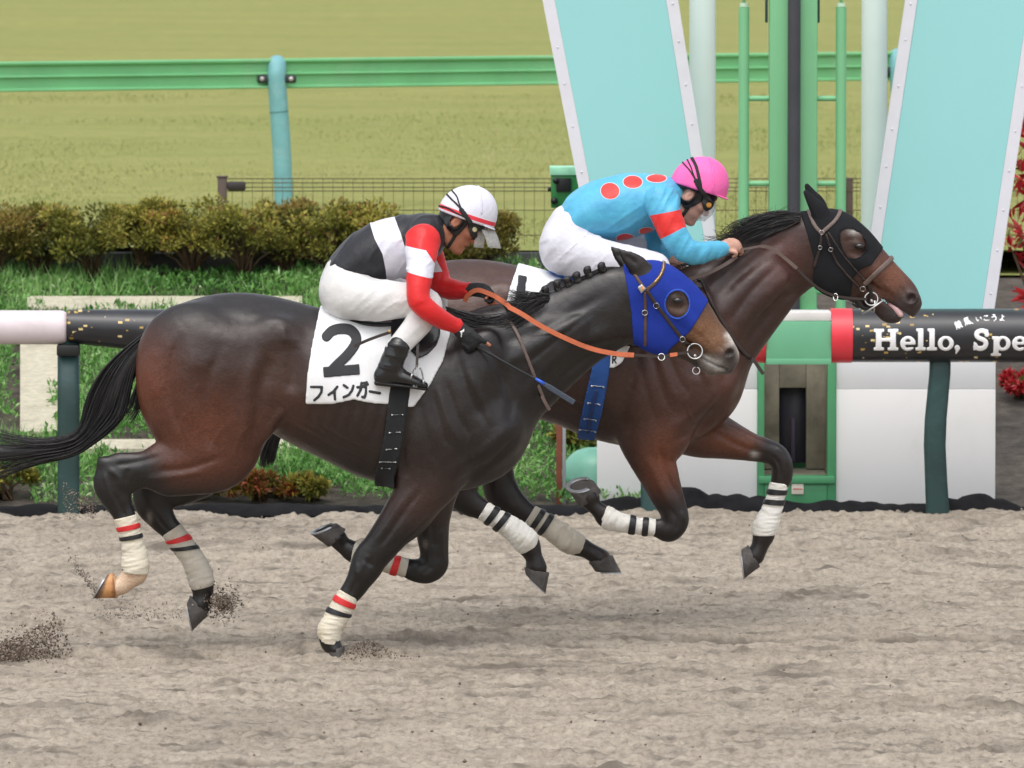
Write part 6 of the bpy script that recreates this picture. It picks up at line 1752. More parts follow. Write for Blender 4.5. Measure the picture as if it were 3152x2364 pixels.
# ---------------- far horse
def tack_far():
    Y = Y1
    YH = Y - .09
    lo, hi = box_of([(2440, 550), (2850, 1010)], Y, -.20, .20)
    he = Shell(shell1e, lo, hi, .0046)
    hs = he
    o = polys([(2462, 600), (2466, 662), (2486, 724), (2507, 800), (2503, 862), (2512, 900), (2562, 930), (2618, 925), (2627, 856), (2652, 827), (2681, 817), (2712, 777), (2760, 720), (2650, 620), (2560, 560), (2462, 545)], YH)
    hole = polys([(2583, 720), (2590, 706), (2606, 700), (2630, 704), (2652, 718), (2670, 748), (2666, 772), (2650, 790), (2632, 798), (2609, 794), (2594, 772), (2585, 745)], YH)
    hood = shmk('hood', he, minus(o, hole), .006, M_HBLK, horse1, inner=-.006, label='black fabric hood covering the ears')
    shmk2('eye_trim', hs, lambda X, Z: np.abs(hole(X, Z)) - .003, .0085, M_HBLK, hood, Y, inner=-.003)
    br = thing('bridle', W(2580, 760, Y), 'grey brown leather bridle with noseband over the black hood', 'bridle')
    lo, hi = box_of([(2440, 620), (2850, 1010)], Y, -.20, .20)
    hs = Shell(shell1, lo, hi, .0044)
    shmk('headpiece', hs, lines([[(2486, 630), (2496, 668), (2512, 700), (2530, 718)]], 12, YH), .0115, M_LEAG, br, inner=-.002)
    shmk('browband', hs, lines([[(2592, 640), (2584, 660), (2568, 682), (2548, 700), (2532, 714)]], 12, YH), .0125, M_LEAG, br, inner=-.002)
    shmk('throat_lash', hs, lines([[(2528, 716), (2524, 760), (2507, 822)]], 9, YH), .0105, M_LEAD, br, inner=-.002)
    shmk('cheekpiece', hs, lines([[(2543, 722), (2558, 768), (2583, 818), (2650, 892)]], 8, YH), .0115, M_LEAD, br, inner=-.002)
    shmk('cheekpiece', hs, lines([[(2550, 716), (2600, 792), (2668, 870)]], 6, YH), .0105, M_LEAD, br, inner=-.002)
    shmk('noseband', hs, lines([[(2748, 796), (2735, 808), (2700, 838), (2664, 874)]], 15, YH), .0115, M_LEAG, br, inner=-.002)
    shmk('curb_strap', hs, lines([[(2672, 872), (2682, 905), (2674, 945)]], 12, YH), .0105, M_BLEA, br, inner=-.002)
    for (x, y, r) in ((2529, 715, 7), (2524, 762, 6), (2557, 768, 6.5), (2656, 890, 8)):
        shmk('buckle', hs, annulus(x, y, r, 3.0, YH), .0165, M_SILV, br, inner=.008, ymax=Y)
    for s in (-1, 1):
        ring_tube(2682, 920, 20, Y + s * .062, .0034, M_SILV, br)
        MB().tube([W(2652, 968, Y + s * .066), W(2690, 945, Y + s * .07), W(2722, 922, Y + s * .066)], .0042, 8).build('bit_cheek', M_SILV, br)
        MB().tube([W(2690, 962, Y + s * .05), W(2693, 925, Y + s * .06)], .004, 8).build('bit_shank', M_SILV, br)
    MB().tube([W(2682, 925, Y - .062), W(2690, 930, Y), W(2682, 925, Y + .062)], .007, 10).build('mouthpiece', M_SILV, br)
    g = Field(); g.sweep(cr([(2640, 925, 9, -.05, .01), (2655, 945, 8, -.04, .014), (2672, 950, 7, -.03, .014)], Y), .01); g.sweep(cr([(2628, 936, 6, -.04, .012), (2640, 942, 7, -.04, .01)], Y), .01)
    lo, hi = g.bounds(); F, o3, _ = g.eval(lo, hi, .003); gv, gq = surface_nets(F, o3, .003, 1); mk('chin_pad', gv, gq, M_BLEA, br)
    for s in (-1, 1):
        strap_obj('rein', [(2270, 768), (2300, 765), (2345, 758), (2380, 767), (2412, 791), (2453, 826)], [s * .13, s * .14, s * .13, s * .12, s * .115, s * .11], Y, [.010] * 16 + [.0165] * 25, .006, M_LEAG, br)
        r2 = strap_obj('rein_end', [(2451, 824), (2489, 862), (2526, 891), (2569, 910), (2620, 918), (2668, 921)], [s * .11, s * .105, s * .098, s * .09, s * .078, s * .066], Y, .012, .005, M_LEAD, br)
        ring_tube(2572, 915, 11, Y + s * .092, .0026, M_SILV, r2, 'rein_ring', squash=.6, tilt=.7)
    strap_obj('rein_tail', [(2268, 790), (2230, 815), (2180, 840), (2110, 862), (2090, 858)], [-.12, -.15, -.165, -.16, -.12], Y, .017, .005, M_LEAG, br)
    lo, hi = box_of([(1530, 790), (2010, 1160)], Y, -.40, .40)
    bs = Shell(shell1, lo, hi, .0078)
    YC = Y - .27
    cl = thing('saddle_cloth', W(1770, 900, Y), 'white saddle cloth with partly hidden number on the brown horse', 'saddle cloth')
    shmk('cloth', bs, polys([(1605, 780), (1593, 825), (1568, 888), (1552, 960), (1545, 1090), (1546, 1125), (1700, 1128), (1890, 1132), (1914, 1118), (1946, 1055), (1985, 930), (1990, 780)], YC), .014, M_CLOTH, cl, inner=-.004, smooth=2)
    one = (lambda q: (lambda X, Z: butt_sdf(q, 29 * PXM(YC), X, Z)))(px2([(1609, 852), (1590, 1000)], YC))
    shmk('numeral', bs, one, .0205, M_INK, cl, inner=.009, ymax=Y)
    c0 = circ(1728, 965, 92, YC, 101); c1 = circ(1728, 965, 60, YC, 70)
    shmk('numeral', bs, minus(c0, c1), .0205, M_INK, cl, inner=.009, ymax=Y)
    lo, hi = box_of([(1870, 1050), (1950, 1140)], Y, -.40, -.10)
    ts = Shell(shell1, lo, hi, .0032)
    shmk('letter_print', ts, lines([[(1886, 1117), (1886, 1095)], [(1886, 1095), (1896, 1097), (1895, 1104), (1887, 1106)], [(1889, 1106), (1897, 1117)]], 4.2, YC, False), .0185, M_INK, cl, inner=.009)
    sd = thing('saddle', W(1830, 855, Y), 'blue padded racing saddle with wide blue girth on the brown horse', 'saddle')
    g = Field()
    g.sweep(cr([(1700, 828, 12, 0, .11), (1740, 846, 13, 0, .12), (1800, 862, 15, 0, .13), (1880, 862, 18, 0, .12), (1950, 845, 20, 0, .09)], Y), .02)
    lo, hi = g.bounds(); F, o3, _ = g.eval(lo, hi, .006); gv, gq = surface_nets(F, o3, .006, 2); mk('seat', gv, gq, M_BPAD, sd)
    shmk2('flap', bs, polys([(1850, 870), (1985, 870), (1985, 920), (1960, 975), (1900, 985), (1850, 930)], YC), .026, M_BLEA, sd, Y, inner=.008, smooth=2)
    lo, hi = box_of([(1760, 1070), (1900, 1370)], Y, -.38, .38)
    gs = Shell(shell1, lo, hi, .0066)
    gi = shmk('girth', gs, polys([(1836, 1070), (1824, 1122), (1802, 1220), (1781, 1326), (1776, 1365), (1832, 1365), (1836, 1343), (1853, 1274), (1875, 1148), (1882, 1070)], YC), .021, M_GIRB, sd, inner=-.004, smooth=2)
    lo, hi = box_of([(1775, 1160), (1880, 1350)], Y, -.38, -.06)
    ks = Shell(shell1, lo, hi, .0032)
    z5 = lambda x, y: (x / 2.765 + 1600, y / 2.765 + 750)
    for (a, b) in (((605, 1205), (718, 1215)), ((575, 1355), (685, 1368)), ((545, 1495), (655, 1508)), ((505, 1595), (650, 1612))):
        p, q = z5(*a), z5(*b)
        shmk('keeper', ks, lambda X, Z: np.minimum(lines([[p, q]], 2.2, YC)(X, Z), np.minimum(circ(p[0] + 2, p[1] + 2, 3.4, YC)(X, Z), circ(q[0] - 2, q[1] + 2, 3.4, YC)(X, Z))), .0265, M_SILV, gi, inner=.016)
    shmk('girth_strap', ks, lines([[z5(650, 1260), z5(610, 1420), z5(580, 1620)]], 13, YC), .0255, plain('girth_strap_navy', S(24, 52, 104), 0.6), gi, inner=.014)
    lo, hi = box_of([(2130, 840), (2330, 1130)], Y, -.26, .26)
    ns = Shell(shell1, lo, hi, .0045)
    ms = thing('neck_strap', W(2240, 1000, Y), 'thin dark leather strap across the neck of the brown horse', 'strap')
    shmk('strap', ns, lines([[(2150, 860), (2164, 870), (2200, 945), (2251, 1032), (2290, 1085), (2308, 1100)]], 11, Y - .12), .007, M_LEAD, ms, inner=-.003)
    strap_obj('strap_end', [(2306, 1098), (2322, 1112), (2338, 1135), (2350, 1152)], [-.06, -.07, -.075, -.08], Y, .017, .004, M_LEAD, ms)

tack_near()
tack_far()
# ================================================================== RIDERS
def fmesh(f, h, wr=None, smooth=2, pad=.03, cut=None):
    lo, hi = f.bounds(pad)
    F, o3, ax = f.eval(lo, hi, h)
    X, Yy, Z = ax[0][:, None, None], ax[1][None, :, None], ax[2][None, None, :]
    if wr is not None:
        near = np.abs(F) < .05
        add = np.zeros_like(F)
        ii = np.argwhere(near)
        add[near] = wr(ax[0][ii[:, 0]], ax[1][ii[:, 1]], ax[2][ii[:, 2]])
        F = F + add
    if cut is not None: F = np.maximum(F, cut(X, Yy, Z).astype(np.float32) + 0 * F)
    return surface_nets(F, o3, h, smooth)

def folds(ang, amp, fa=42, fl=7, seed=0.0):
    """cloth creases running along direction ang (degrees, side view)"""
    a = math.radians(ang); ca, sa = math.cos(a), math.sin(a)
    def f(x, y, z):
        u = x * ca + z * sa; v = -x * sa + z * ca
        wv = .6 * vnoise3(u * 5 + seed, y * 4, v * 5)
        q = vnoise3(u * fl + seed, y * 7 + seed, v * fa + wv + seed)
        q2 = vnoise3(u * fl * 1.7 + seed + 9, y * 5, v * fa * .45 + 5)
        m = np.clip(.55 + 1.5 * vnoise3(u * 6 + seed * 2, y * 5, v * 6), 0, 1)
        return (-amp * np.maximum(0, 1 - 6.5 * np.abs(q)) * m + amp * .35 * q2).astype(np.float32)
    return f

SKIN = {'tan': (S(176, 118, 92), S(150, 92, 72)), 'fair': (S(206, 160, 142), S(178, 126, 112))}
def m_skin(name):
    if name in MATS: return MATS[name]
    t = NT(name)
    c = t.attr('coat', 'Color')
    c = t.mix(0.25, c, t.ramp(t.noise(60, 4), [(0.3, (.35, .33, .32)), (0.7, (.66, .64, .62))]), 'OVERLAY')
    t.set(c, 0.5, t.bump(t.noise(260, 3), 0.15, 0.001), spec=0.4)
    t.b.inputs['Subsurface Weight'].default_value = 0.08
    t.b.inputs['Subsurface Radius'].default_value = (0.01, 0.004, 0.002)
    MATS[name] = t.m
    return t.m

class Head:
    def __init__(self, ear_px, Y, pitch, sc=1.0):
        self.a = math.radians(-pitch); self.s = sc; self.Y = Y
        e = W(ear_px[0], ear_px[1], Y - .07)
        o = self.rot(-.01, -.015)
        self.c = (e[0] - o[0], Y, e[2] - o[1])
        self.pitch = pitch
    def rot(self, f, u):
        f, u = f * self.s, u * self.s
        return (f * math.cos(self.a) - u * math.sin(self.a), f * math.sin(self.a) + u * math.cos(self.a))
    def p(self, f, u, y=0.0):
        r = self.rot(f, u); return (self.c[0] + r[0], self.c[1] + y * self.s, self.c[2] + r[1])
    def build(self, g, mouth=0.0):
        P, s, A = self.p, self.s, -self.pitch
        E = lambda f, u, y, r, k=.02, op='add', da=0: g.ell(P(f, u, y), tuple(q * s for q in r), A + da, k, op)
        E(-.005, .035, 0, (.098, .076, .095), .02)
        E(.028, -.040, 0, (.060, .060, .085), .03)
        E(.058, -.070, 0, (.036, .040, .040), .025)
        for y in (-1, 1):
            g.sweep([(*P(-.020, -.045, y * .060), .020 * s, .012 * s), (*P(-.012, -.080, y * .055), .018 * s, .013 * s), (*P(.030, -.108, y * .040), .016 * s, .013 * s), (*P(.066, -.116, y * .018), .016 * s, .014 * s)], .025)
            E(.066, -.022, y * .045, (.028, .022, .018), .02)
            E(.090, -.002, y * .032, (.016, .020, .013), .012, 'sub')
            E(.086, -.004, y * .031, (.013, .014, .012), .004)
            E(-.008, -.014, y * .076, (.019, .012, .032), .008, 'add', -12)
            E(-.004, -.012, y * .090, (.011, .010, .020), .004, 'sub', -12)
            E(-.006, -.036, y * .078, (.009, .007, .010), .006)
            E(.102, -.040, y * .012, (.011, .010, .009), .008)
        E(.086, .018, 0, (.016, .050, .012), .018)
        g.sweep([(*P(.092, .006), .010 * s, .011 * s), (*P(.104, -.015), .011 * s, .010 * s), (*P(.112, -.034), .012 * s, .012 * s)], .014)
        E(.079, -.110, 0, (.019, .023, .018), .014)
        E(.092, -.066 , 0, (.011, .026, .008), .010)
        E(.085 - mouth * .3, -.083 - mouth, 0, (.011, .022, .008), .010)
        g.sweep([(*P(.108, -.0745 - mouth * .5), (.002 + mouth * .35) * s, .024 * s), (*P(.088, -.0755 - mouth * .5), (.002 + mouth * .3) * s, .024 * s)], .003, 'sub')
    def helmet(self, base_px, ang, r, cols, parent, straps, sw, peak, name='helmet', lab=None, crease=0):
        """base_px: centre of the rim; ang: rim tilt; r: forward, lateral, up radii"""
        Y = self.Y
        c = np.array(W(base_px[0], base_px[1], Y)); a = math.radians(-ang); ca, sa = math.cos(a), math.sin(a)
        q = lambda f, u, y=0: (c[0] + f * ca - u * sa, Y + y, c[2] + f * sa + u * ca)
        g = Field()
        g.ell(q(.0, .012), r, -ang, .01)
        g.ell(q(.025, .03), (r[0] * .80, r[1] * .93, r[2] * .88), -ang - 12, .04)
        up = lambda X, Z: -(X - c[0]) * sa + (Z - c[2]) * ca
        V, Q = fmesh(g, .0055, None, 2, .03, lambda X, Y_, Z: -up(X, Z))
        u = up(V[:, 0], V[:, 2])
        h = mk(name, V, Q, cols['shell'], parent, attrs={'up': u}, label=lab)
        # peak
        pk = Field()
        pk.ell(q(r[0] * .72, .004), (peak, r[1] * .86, .007), -ang - 6, .01)
        V, Q = fmesh(pk, .0035); mk('peak', V, Q, cols['peak'], h)
        # ring of padding under the rim
        sh = Shell(g, *[np.array(v) for v in g.bounds(.02)], .0035)
        for i, pts in enumerate(straps):
            if i == 3: shmk2('strap', sh, lines([pts[0]], pts[1], Y - .08), .0045, cols['strap'], h, Y, inner=-.002)
            else: shmk('strap', sh, lines([pts[0]], pts[1], Y - .08), .0045, cols['strap'], h, inner=-.002)
        if crease: shmk('seam', sh, lines([crease], 7, Y - .08), .0035, cols['peak'], h, inner=-.002)
        b = Field(); tp = q(.012, r[2] + .008); b.ell(tp, (.013, .013, .007), -ang, .005)
        V, Q = fmesh(b, .003, None, 1); mk('top_button', V, Q, cols['shell'], h, attrs={'up': np.full(len(V), .12)})
        return h

def m_visor():
    t = NT('clear_visor')
    t.set((0.80, 0.82, 0.82), 0.18, t.bump(t.noise(90, 4), 0.1, 0.002), spec=0.6)
    t.b.inputs['Alpha'].default_value = 0.24
    return t.m
M_VIS = m_visor()
M_STRAP = plain('elastic_black', S(22, 22, 24), 0.7, 0.15, 30)
M_GOG = plain('goggle_black', S(20, 21, 23), 0.35, 0.15, 20)
M_HARN = plain('harness_black', S(26, 26, 29), 0.35, 0.2, 24, 0.5, 60)

def sheet(pts, Y, half, bulge, mat, parent, name, th=.002):
    """curved clear sheet: side-view outline strip pts = [(top px), ...] pairs front line; spans -half..half laterally, ends swept back by bulge"""
    n = len(pts); m = 13
    V, F = [], []
    for (x, y) in pts:
        c = W(x, y, Y)
        for j in range(m):
            u = -1 + 2 * j / (m - 1)
            V.append((c[0] - bulge * u * u, Y + half * u, c[2] + .15 * bulge * u * u))
    for i in range(n - 1):
        for j in range(m - 1): F.append((i * m + j, i * m + j + 1, (i + 1) * m + j + 1, (i + 1) * m + j))
    o = mk(name, V, F, mat, parent)
    md = o.modifiers.new('thickness', 'SOLIDIFY'); md.thickness = th
    return o

def finger(g, pts, r, k=.006):
    g.sweep([(*p, r * (1 - .12 * i), r * (1 - .12 * i)) for i, p in enumerate(pts)], k)

def silk(name, base, fn=None, rough=0.42):
    """nylon silks; fn(t, base) -> colour socket"""
    t = NT(name)
    c = base
    if fn: c = fn(t)
    cc = t.mix(0.5, c, t.ramp(t.noise(14, 4), [(0.3, (.40,) * 3), (0.7, (.60,) * 3)]), 'OVERLAY') if not isinstance(c, tuple) else t.ramp(t.noise(14, 4), [(0.3, tuple(q * .9 for q in c)), (0.7, tuple(min(1, q * 1.08) for q in c))])
    nr = t.bump(t.noise(26, 3, .5, t.mapped((1, .6, 1)), 0.8), 0.28, 0.012)
    nr = t.bump(t.noise(420, 2), 0.10, 0.0008, nr)
    return t.set(cc, rough, nr, spec=0.4, sheen=0.05)

WHITE, BLACK, RED, SKY = S(220, 220, 232), S(36, 37, 42), S(218, 36, 38), S(88, 178, 214)

def rider(Y, D):
    root = thing('person', W(D['root'][0], D['root'][1], Y), D['label'], 'person')
    hd = Head(D['ear'], Y, D['pitch'], D['hs'])
    # ---- continuous body under the clothes, with head and hands
    b = Field()
    thin = lambda rows, k=.74: [(x, y, z, r * k, ry * k) for x, y, z, r, ry in rows]
    torso, armN, armF, pelvis, legN, legF = (cr(D[k], Y) for k in ('torso', 'armN', 'armF', 'pelvis', 'legN', 'legF'))
    for rows in (torso, pelvis, legN, legF, armN, armF): b.sweep(thin(rows), .03)
    b.sweep([(*torso[-1][:3], .048, .052), (*hd.p(-.045, -.085), .050, .050), (*hd.p(-.02, -.03), .05, .05)], .03)
    hd.build(b, D.get('mouth', 0.0))
    for fn in D['hands']: fn(b)
    V, Q = fmesh(b, .0062, None, 1)
    px, py = to_px(V)
    base, sh = SKIN[D['skin']]
    C = np.tile(np.array(base), (len(V), 1))
    f_, u_ = V[:, 0] - hd.c[0], V[:, 2] - hd.c[2]
    lf = f_ * math.cos(-hd.a) - u_ * math.sin(-hd.a); lu = f_ * math.sin(-hd.a) + u_ * math.cos(-hd.a)
    ishead = np.hypot(f_, u_) < .16
    def mixc(w_, col):
        nonlocal C
        w_ = np.clip(w_, 0, 1)[:, None]; C = C * (1 - w_) + np.array(col) * w_
    hair = ishead * (1 / (1 + np.exp(-(lu - .012) / .004))) + ishead * (1 / (1 + np.exp((lf + .034) / .004))) * (lu > -.06)
    mixc(hair * (lf < .07), S(42, 32, 28))
    lipw = ishead * np.exp(-(((lf - .095) / .014) ** 2 + ((lu + .075) / .011) ** 2)) * (np.abs(V[:, 1] - Y) < .026)
    mixc(lipw * .75, S(160, 84, 78)); mixc(ishead * np.exp(-(((lf - .112) / .016) ** 2 + ((lu + .036) / .014) ** 2)) * .4, S(200, 104, 88))
    mixc(ishead * np.exp(-(((lf - .055) / .035) ** 2 + ((lu + .095) / .022) ** 2)) * D.get('stubble', 0), S(120, 92, 84))
    mk('body', V, Q, m_skin('skin'), root, attrs={'coat': C})
    # ---- jacket, sleeves
    j = Field(); j.sweep(torso[:-1], .03)
    j.sweep([(*torso[-2][:3], torso[-2][3] * .72, .10), (*torso[-1][:3], .062, .066), (*hd.p(-.055, -.105), .058, .060)], .04)
    for s_, arm in ((-1, armN), (1, armF)): j.sweep([(*torso[-2][:3], torso[-2][3] * .7, .08), (arm[0][0], arm[0][1], arm[0][2], arm[0][3] * .72, arm[0][4] * .7)], .05)
    V, Q = fmesh(j, .0060, folds(D['jfold'], .0075, 22, 4, 3.0), 2)
    jac = mk('jacket', V, Q, D['mjac'], root, attrs={'pat': D['pat'](V)})
    for nm, arm, sd in (('N', armN, 5.0), ('F', armF, 8.0)):
        a = Field(); a.sweep(arm, .03)
        V, Q = fmesh(a, .0058, folds(D['afold'], .0075, 30, 8, sd), 2)
        sl = mk('sleeve', V, Q, D['mslv'], root, attrs={'pat': D['spat'](V)})
        e, e2 = arm[-1], arm[-2]
        dr = np.array(e[:3]) - np.array(e2[:3]); dr /= np.linalg.norm(dr)
        p0 = np.array(e[:3]) - dr * .004; p1 = np.array(e[:3]) + dr * (.016)
        MB().tube([tuple(p0), tuple((p0 + p1) / 2), tuple(p1)], [e[3] * 1.05, e[3] * 1.09, e[3] * .98], 22).build('cuff', D['mcuff'], sl, sharp=70)
    # ---- breeches
    k = Field(); k.sweep(pelvis, .03)
    k.sweep(legN, .035); k.sweep(legF, .035)
    V, Q = fmesh(k, .0064, folds(D['bfold'], .0065, 30, 3.5, 11.0), 2)
    mk('breeches', V, Q, D['mbre'], root)
    # ---- collar
    if D.get('collar'):
        c0, c1 = D['collar']
        MB().tube([W(*c0, Y), W((c0[0] + c1[0]) / 2, (c0[1] + c1[1]) / 2, Y), W(*c1, Y)], [.058, .057, .054], 26).build('collar', D['mcol'], root, sharp=70)
    return root, hd, b

# ------------------------------------------------------------------ rider of the near horse
M_BRE = silk('breeches_white', S(216, 215, 214), None, 0.6)
M_BRE2 = silk('breeches_pale', S(216, 215, 224), None, 0.6)
M_GLOVE = plain('glove_black', S(30, 31, 33), 0.75, 0.25, 30, 0.5, 120)
M_BOOT = plain('boot_black', S(20, 20, 22), 0.22, 0.2, 14, 0.35, 26, coat=0.3)

def near_rider():
    Y = Y2
    YC = Y - .15
    sash = px2([(1128, 640), (1135, 684), (1153, 735), (1178, 782), (1187, 830), (1192, 900), (1262, 900), (1254, 800), (1247, 760), (1233, 717), (1211, 665), (1205, 640)], YC)
    armband = px2([(1236, 752), (1256, 757), (1312, 768), (1338, 807), (1360, 850), (1327, 853), (1251, 833), (1236, 828)], Y - .22)
    mj = silk('silks_black_white', None, lambda t: t.mix(t.step(t.attr('pat'), 0.0), BLACK, WHITE))
    ms = silk('silks_red_white', None, lambda t: t.mix(t.step(t.attr('pat'), 0.0), RED, WHITE))
    def hand_near(b): # bare thumb tip
        finger(b, [W(1482, 1046, Y - .245), W(1496, 1055, Y - .248), W(1508, 1063, Y - .248)], .0105)
    def hand_far(b):
        finger(b, [W(1492, 905, Y + .10), W(1500, 912, Y + .075), W(1496, 919, Y + .06)], .011)
        finger(b, [W(1500, 918, Y + .11), W(1508, 926, Y + .085), W(1502, 932, Y + .075)], .0105)
    D = dict(root=(1180, 980), label='rider in black and white jacket with red sleeves and white cap, holding a whip', ear=(1403, 683), pitch=38, hs=1.05, skin='tan', mouth=.005,
             torso=[(1072, 828, 66, 0, .150), (1122, 795, 82, 0, .158), (1180, 772, 93, 0, .168), (1240, 755, 91, 0, .178), (1297, 732, 74, 0, .165), (1345, 706, 42, 0, .07)],
             armN=[(1302, 742, 54, -.185, .075), (1297, 795, 46, -.245, .064), (1292, 850, 40, -.30, .058), (1287, 898, 36, -.335, .052), (1293, 930, 35, -.345, .05), (1322, 958, 33, -.335, .048), (1362, 984, 29, -.29, .042), (1402, 1002, 23, -.245, .036)],
             armF=[(1302, 740, 52, .185, .075), (1325, 795, 44, .22, .062), (1345, 845, 38, .23, .056), (1362, 880, 34, .21, .05), (1402, 892, 29, .17, .043), (1440, 892, 22, .13, .035)],
             pelvis=[(1062, 842, 64, 0, .15), (1054, 878, 70, 0, .17), (1062, 910, 74, 0, .18)],
             legN=[(1062, 902, 78, -.085, .10), (1130, 920, 68, -.15, .095), (1200, 924, 60, -.195, .085), (1270, 924, 51, -.225, .072), (1318, 938, 44, -.235, .062), (1300, 975, 42, -.255, .058), (1262, 1025, 37, -.285, .052), (1222, 1072, 34, -.31, .046)],
             legF=[(1062, 902, 76, .085, .10), (1135, 915, 66, .15, .095), (1210, 915, 58, .22, .085), (1285, 918, 50, .275, .072), (1335, 930, 43, .30, .062), (1310, 975, 42, .305, .058), (1272, 1025, 37, .31, .052), (1232, 1072, 34, .315, .046)],
             hands=[hand_near, hand_far], jfold=60, afold=10, bfold=42, mjac=mj, mslv=ms, mcuff=silk('cuff_red', RED), mbre=M_BRE,
             pat=lambda V: poly_sdf(sash, V[:, 0], V[:, 2]), spat=lambda V: poly_sdf(armband, V[:, 0], V[:, 2]), collar=((1360, 724), (1377, 716)), mcol=plain('collar_white', S(226, 222, 234), 0.8))
    root, hd, bf = rider(Y, D)
    # boots
    for s, dx in ((-1, 0), (1, 10)):
        yb = s * .318
        g = Field()
        g.sweep(cr([(1228 + dx, 1066, 35, yb, .048), (1210 + dx, 1105, 37, yb, .047), (1198 + dx, 1138, 37, yb, .043), (1186 + dx, 1158, 30, yb, .036)], Y), .02)
        g.sweep(cr([(1178 + dx, 1158, 27, yb, .033), (1215 + dx, 1158, 29, yb, .036), (1250 + dx, 1166, 23, yb, .042), (1285 + dx, 1178, 16, yb, .042), (1306 + dx, 1186, 12, yb, .032)], Y), .02)
        wr = folds(-15, .006, 46, 6, 20.0)
        zc = W(0, 1140, Y)[2]
        V, Q = fmesh(g, .0042, lambda x, y, z: wr(x, y, z) * np.clip((z - zc) / .03, 0.05, 1), 2)
        bt = mk('boot', V, Q, M_BOOT, root)
        so = Field(); so.sweep(cr([(1160 + dx, 1178, 9, yb, .030), (1200 + dx, 1183, 8, yb, .033), (1250 + dx, 1188, 6, yb, .040), (1312 + dx, 1197, 6, yb, .030)], Y), .008)
        V, Q = fmesh(so, .0038, None, 1); mk('sole', V, Q, plain('sole_black', S(18, 18, 19), 0.6), bt)
    # near glove closed on the whip
    g = Field()
    g.sweep([(*W(1400, 1000, Y - .236), .030, .034), (*W(1420, 1018, Y - .238), .036, .034), (*W(1440, 1035, Y - .242), .040, .030), (*W(1456, 1046, Y - .244), .036, .026)], .02)
    for i, (kx, ky) in enumerate(((1470, 1042), (1463, 1054), (1452, 1064), (1440, 1070))):
        finger(g, [W(kx - 14, ky - 12, Y - .248), W(kx, ky, Y - .252), W(kx + 5, ky + 9, Y - .236), W(kx - 3, ky + 12, Y - .216), W(kx - 12, ky + 5, Y - .208)], .0125 - .0008 * i, .005)
    finger(g, [W(1445, 1024, Y - .255), W(1464, 1036, Y - .258), W(1480, 1045, Y - .256), W(1494, 1053, Y - .25)], .0155, .012)
    V, Q = fmesh(g, .0036, folds(30, .0022, 60, 12, 4.), 2); gl = mk('glove', V, Q, M_GLOVE, root)
    gsh = Shell(g, *[np.array(v) for v in g.bounds(.02)], .003)
    zz = lambda x, y: (x / 6.38 + 1380, y / 6.38 + 840)
    shmk('glove_mark', gsh, polys([zz(*q) for q in [(218, 1140), (270, 1128), (318, 1082), (312, 1165), (276, 1160), (270, 1268), (243, 1264), (246, 1185)]], Y - .26), .004, plain('mark_white', S(236, 236, 236), 0.6), gl, inner=-.001, ymax=Y - .24)
    # far glove on the reins
    g = Field()
    g.sweep([(*W(1440, 892, Y + .128), .029, .034), (*W(1466, 892, Y + .115), .033, .034), (*W(1490, 896, Y + .105), .032, .034), (*W(1504, 906, Y + .10), .024, .03)], .02)
    for i in range(4):
        yy_ = Y + .14 - .022 * i
        finger(g, [W(1490, 890 + i, yy_), W(1512, 898 + 2 * i, yy_ - .004), W(1518, 914 + 2 * i, yy_ - .01), W(1506, 926 + i, yy_ - .014), W(1494, 924, yy_ - .012)], .0118, .005)
    finger(g, [W(1460, 898, Y + .085), W(1478, 906, Y + .075), W(1490, 912, Y + .07)], .0125, .01)
    V, Q = fmesh(g, .0036, folds(20, .002, 60, 12, 6.), 2); mk('glove', V, Q, M_GLOVE, root)
    # cap with red band
    def cap(t): return t.mix(t.math('MULTIPLY', t.step(t.attr('up'), .031), t.math('SUBTRACT', 1.0, t.step(t.attr('up'), .012))), WHITE, S(226, 58, 74))
    straps = [([(1368, 590), (1374, 599), (1395, 618), (1418, 641), (1432, 662)], 6.5), ([(1386, 582), (1391, 588), (1406, 605), (1414, 628), (1430, 660)], 5.5), ([(1340, 634), (1349, 635), (1376, 640), (1403, 654), (1428, 666)], 6), ([(1420, 645), (1434, 664), (1448, 684)], 15)]
    hm = hd.helmet((1431, 674), 19, (.132, .106, .142), dict(shell=silk('cap_white', None, cap, 0.5), peak=silk('cap_peak', WHITE, None, 0.5), strap=M_STRAP), root, straps, 6, .055, lab='white cap with red band', crease=[(1470, 566), (1477, 590), (1482, 625), (1483, 655)])
    hf = Field(); hf.ops = bf.ops
    lo, hi = box_of([(1340, 630), (1545, 800)], Y, -.13, .13)
    hsh = Shell(hf, lo, hi, .0036)
    z1 = lambda x, y: (x / 7.373 + 1300, y / 7.373 + 560)
    YHd = Y - .07
    har = minus(polys([z1(*q) for q in [(340, 560), (640, 640), (940, 740), (1080, 800), (1010, 985), (840, 1190), (755, 1240), (690, 1190), (560, 1060), (470, 900), (350, 740)]], YHd), polys([z1(*q) for q in [(760, 740), (900, 790), (905, 860), (830, 1000), (740, 1045), (650, 960), (615, 870), (680, 800)]], YHd))
    hn = shmk('chin_harness', hsh, har, .009, M_HARN, root, inner=-.003, wob=lambda x, y, z: .004 * vnoise3(x * 60, y * 20, z * 40))
    shmk('chin_strap', hsh, lines([[z1(760, 1190), z1(680, 1330), z1(590, 1470)]], 10.5, YHd), .008, M_STRAP, hn, inner=-.003)
    gg = shmk('goggles', hsh, polys([z1(*q) for q in [(1060, 790), (1330, 850), (1520, 980), (1620, 1060), (1540, 1110), (1430, 1135), (1255, 1120), (1255, 1240), (1170, 1320), (1105, 1250), (1055, 1100), (1030, 930)]], YHd), .017, M_GOG, root, inner=-.004, smooth=2)
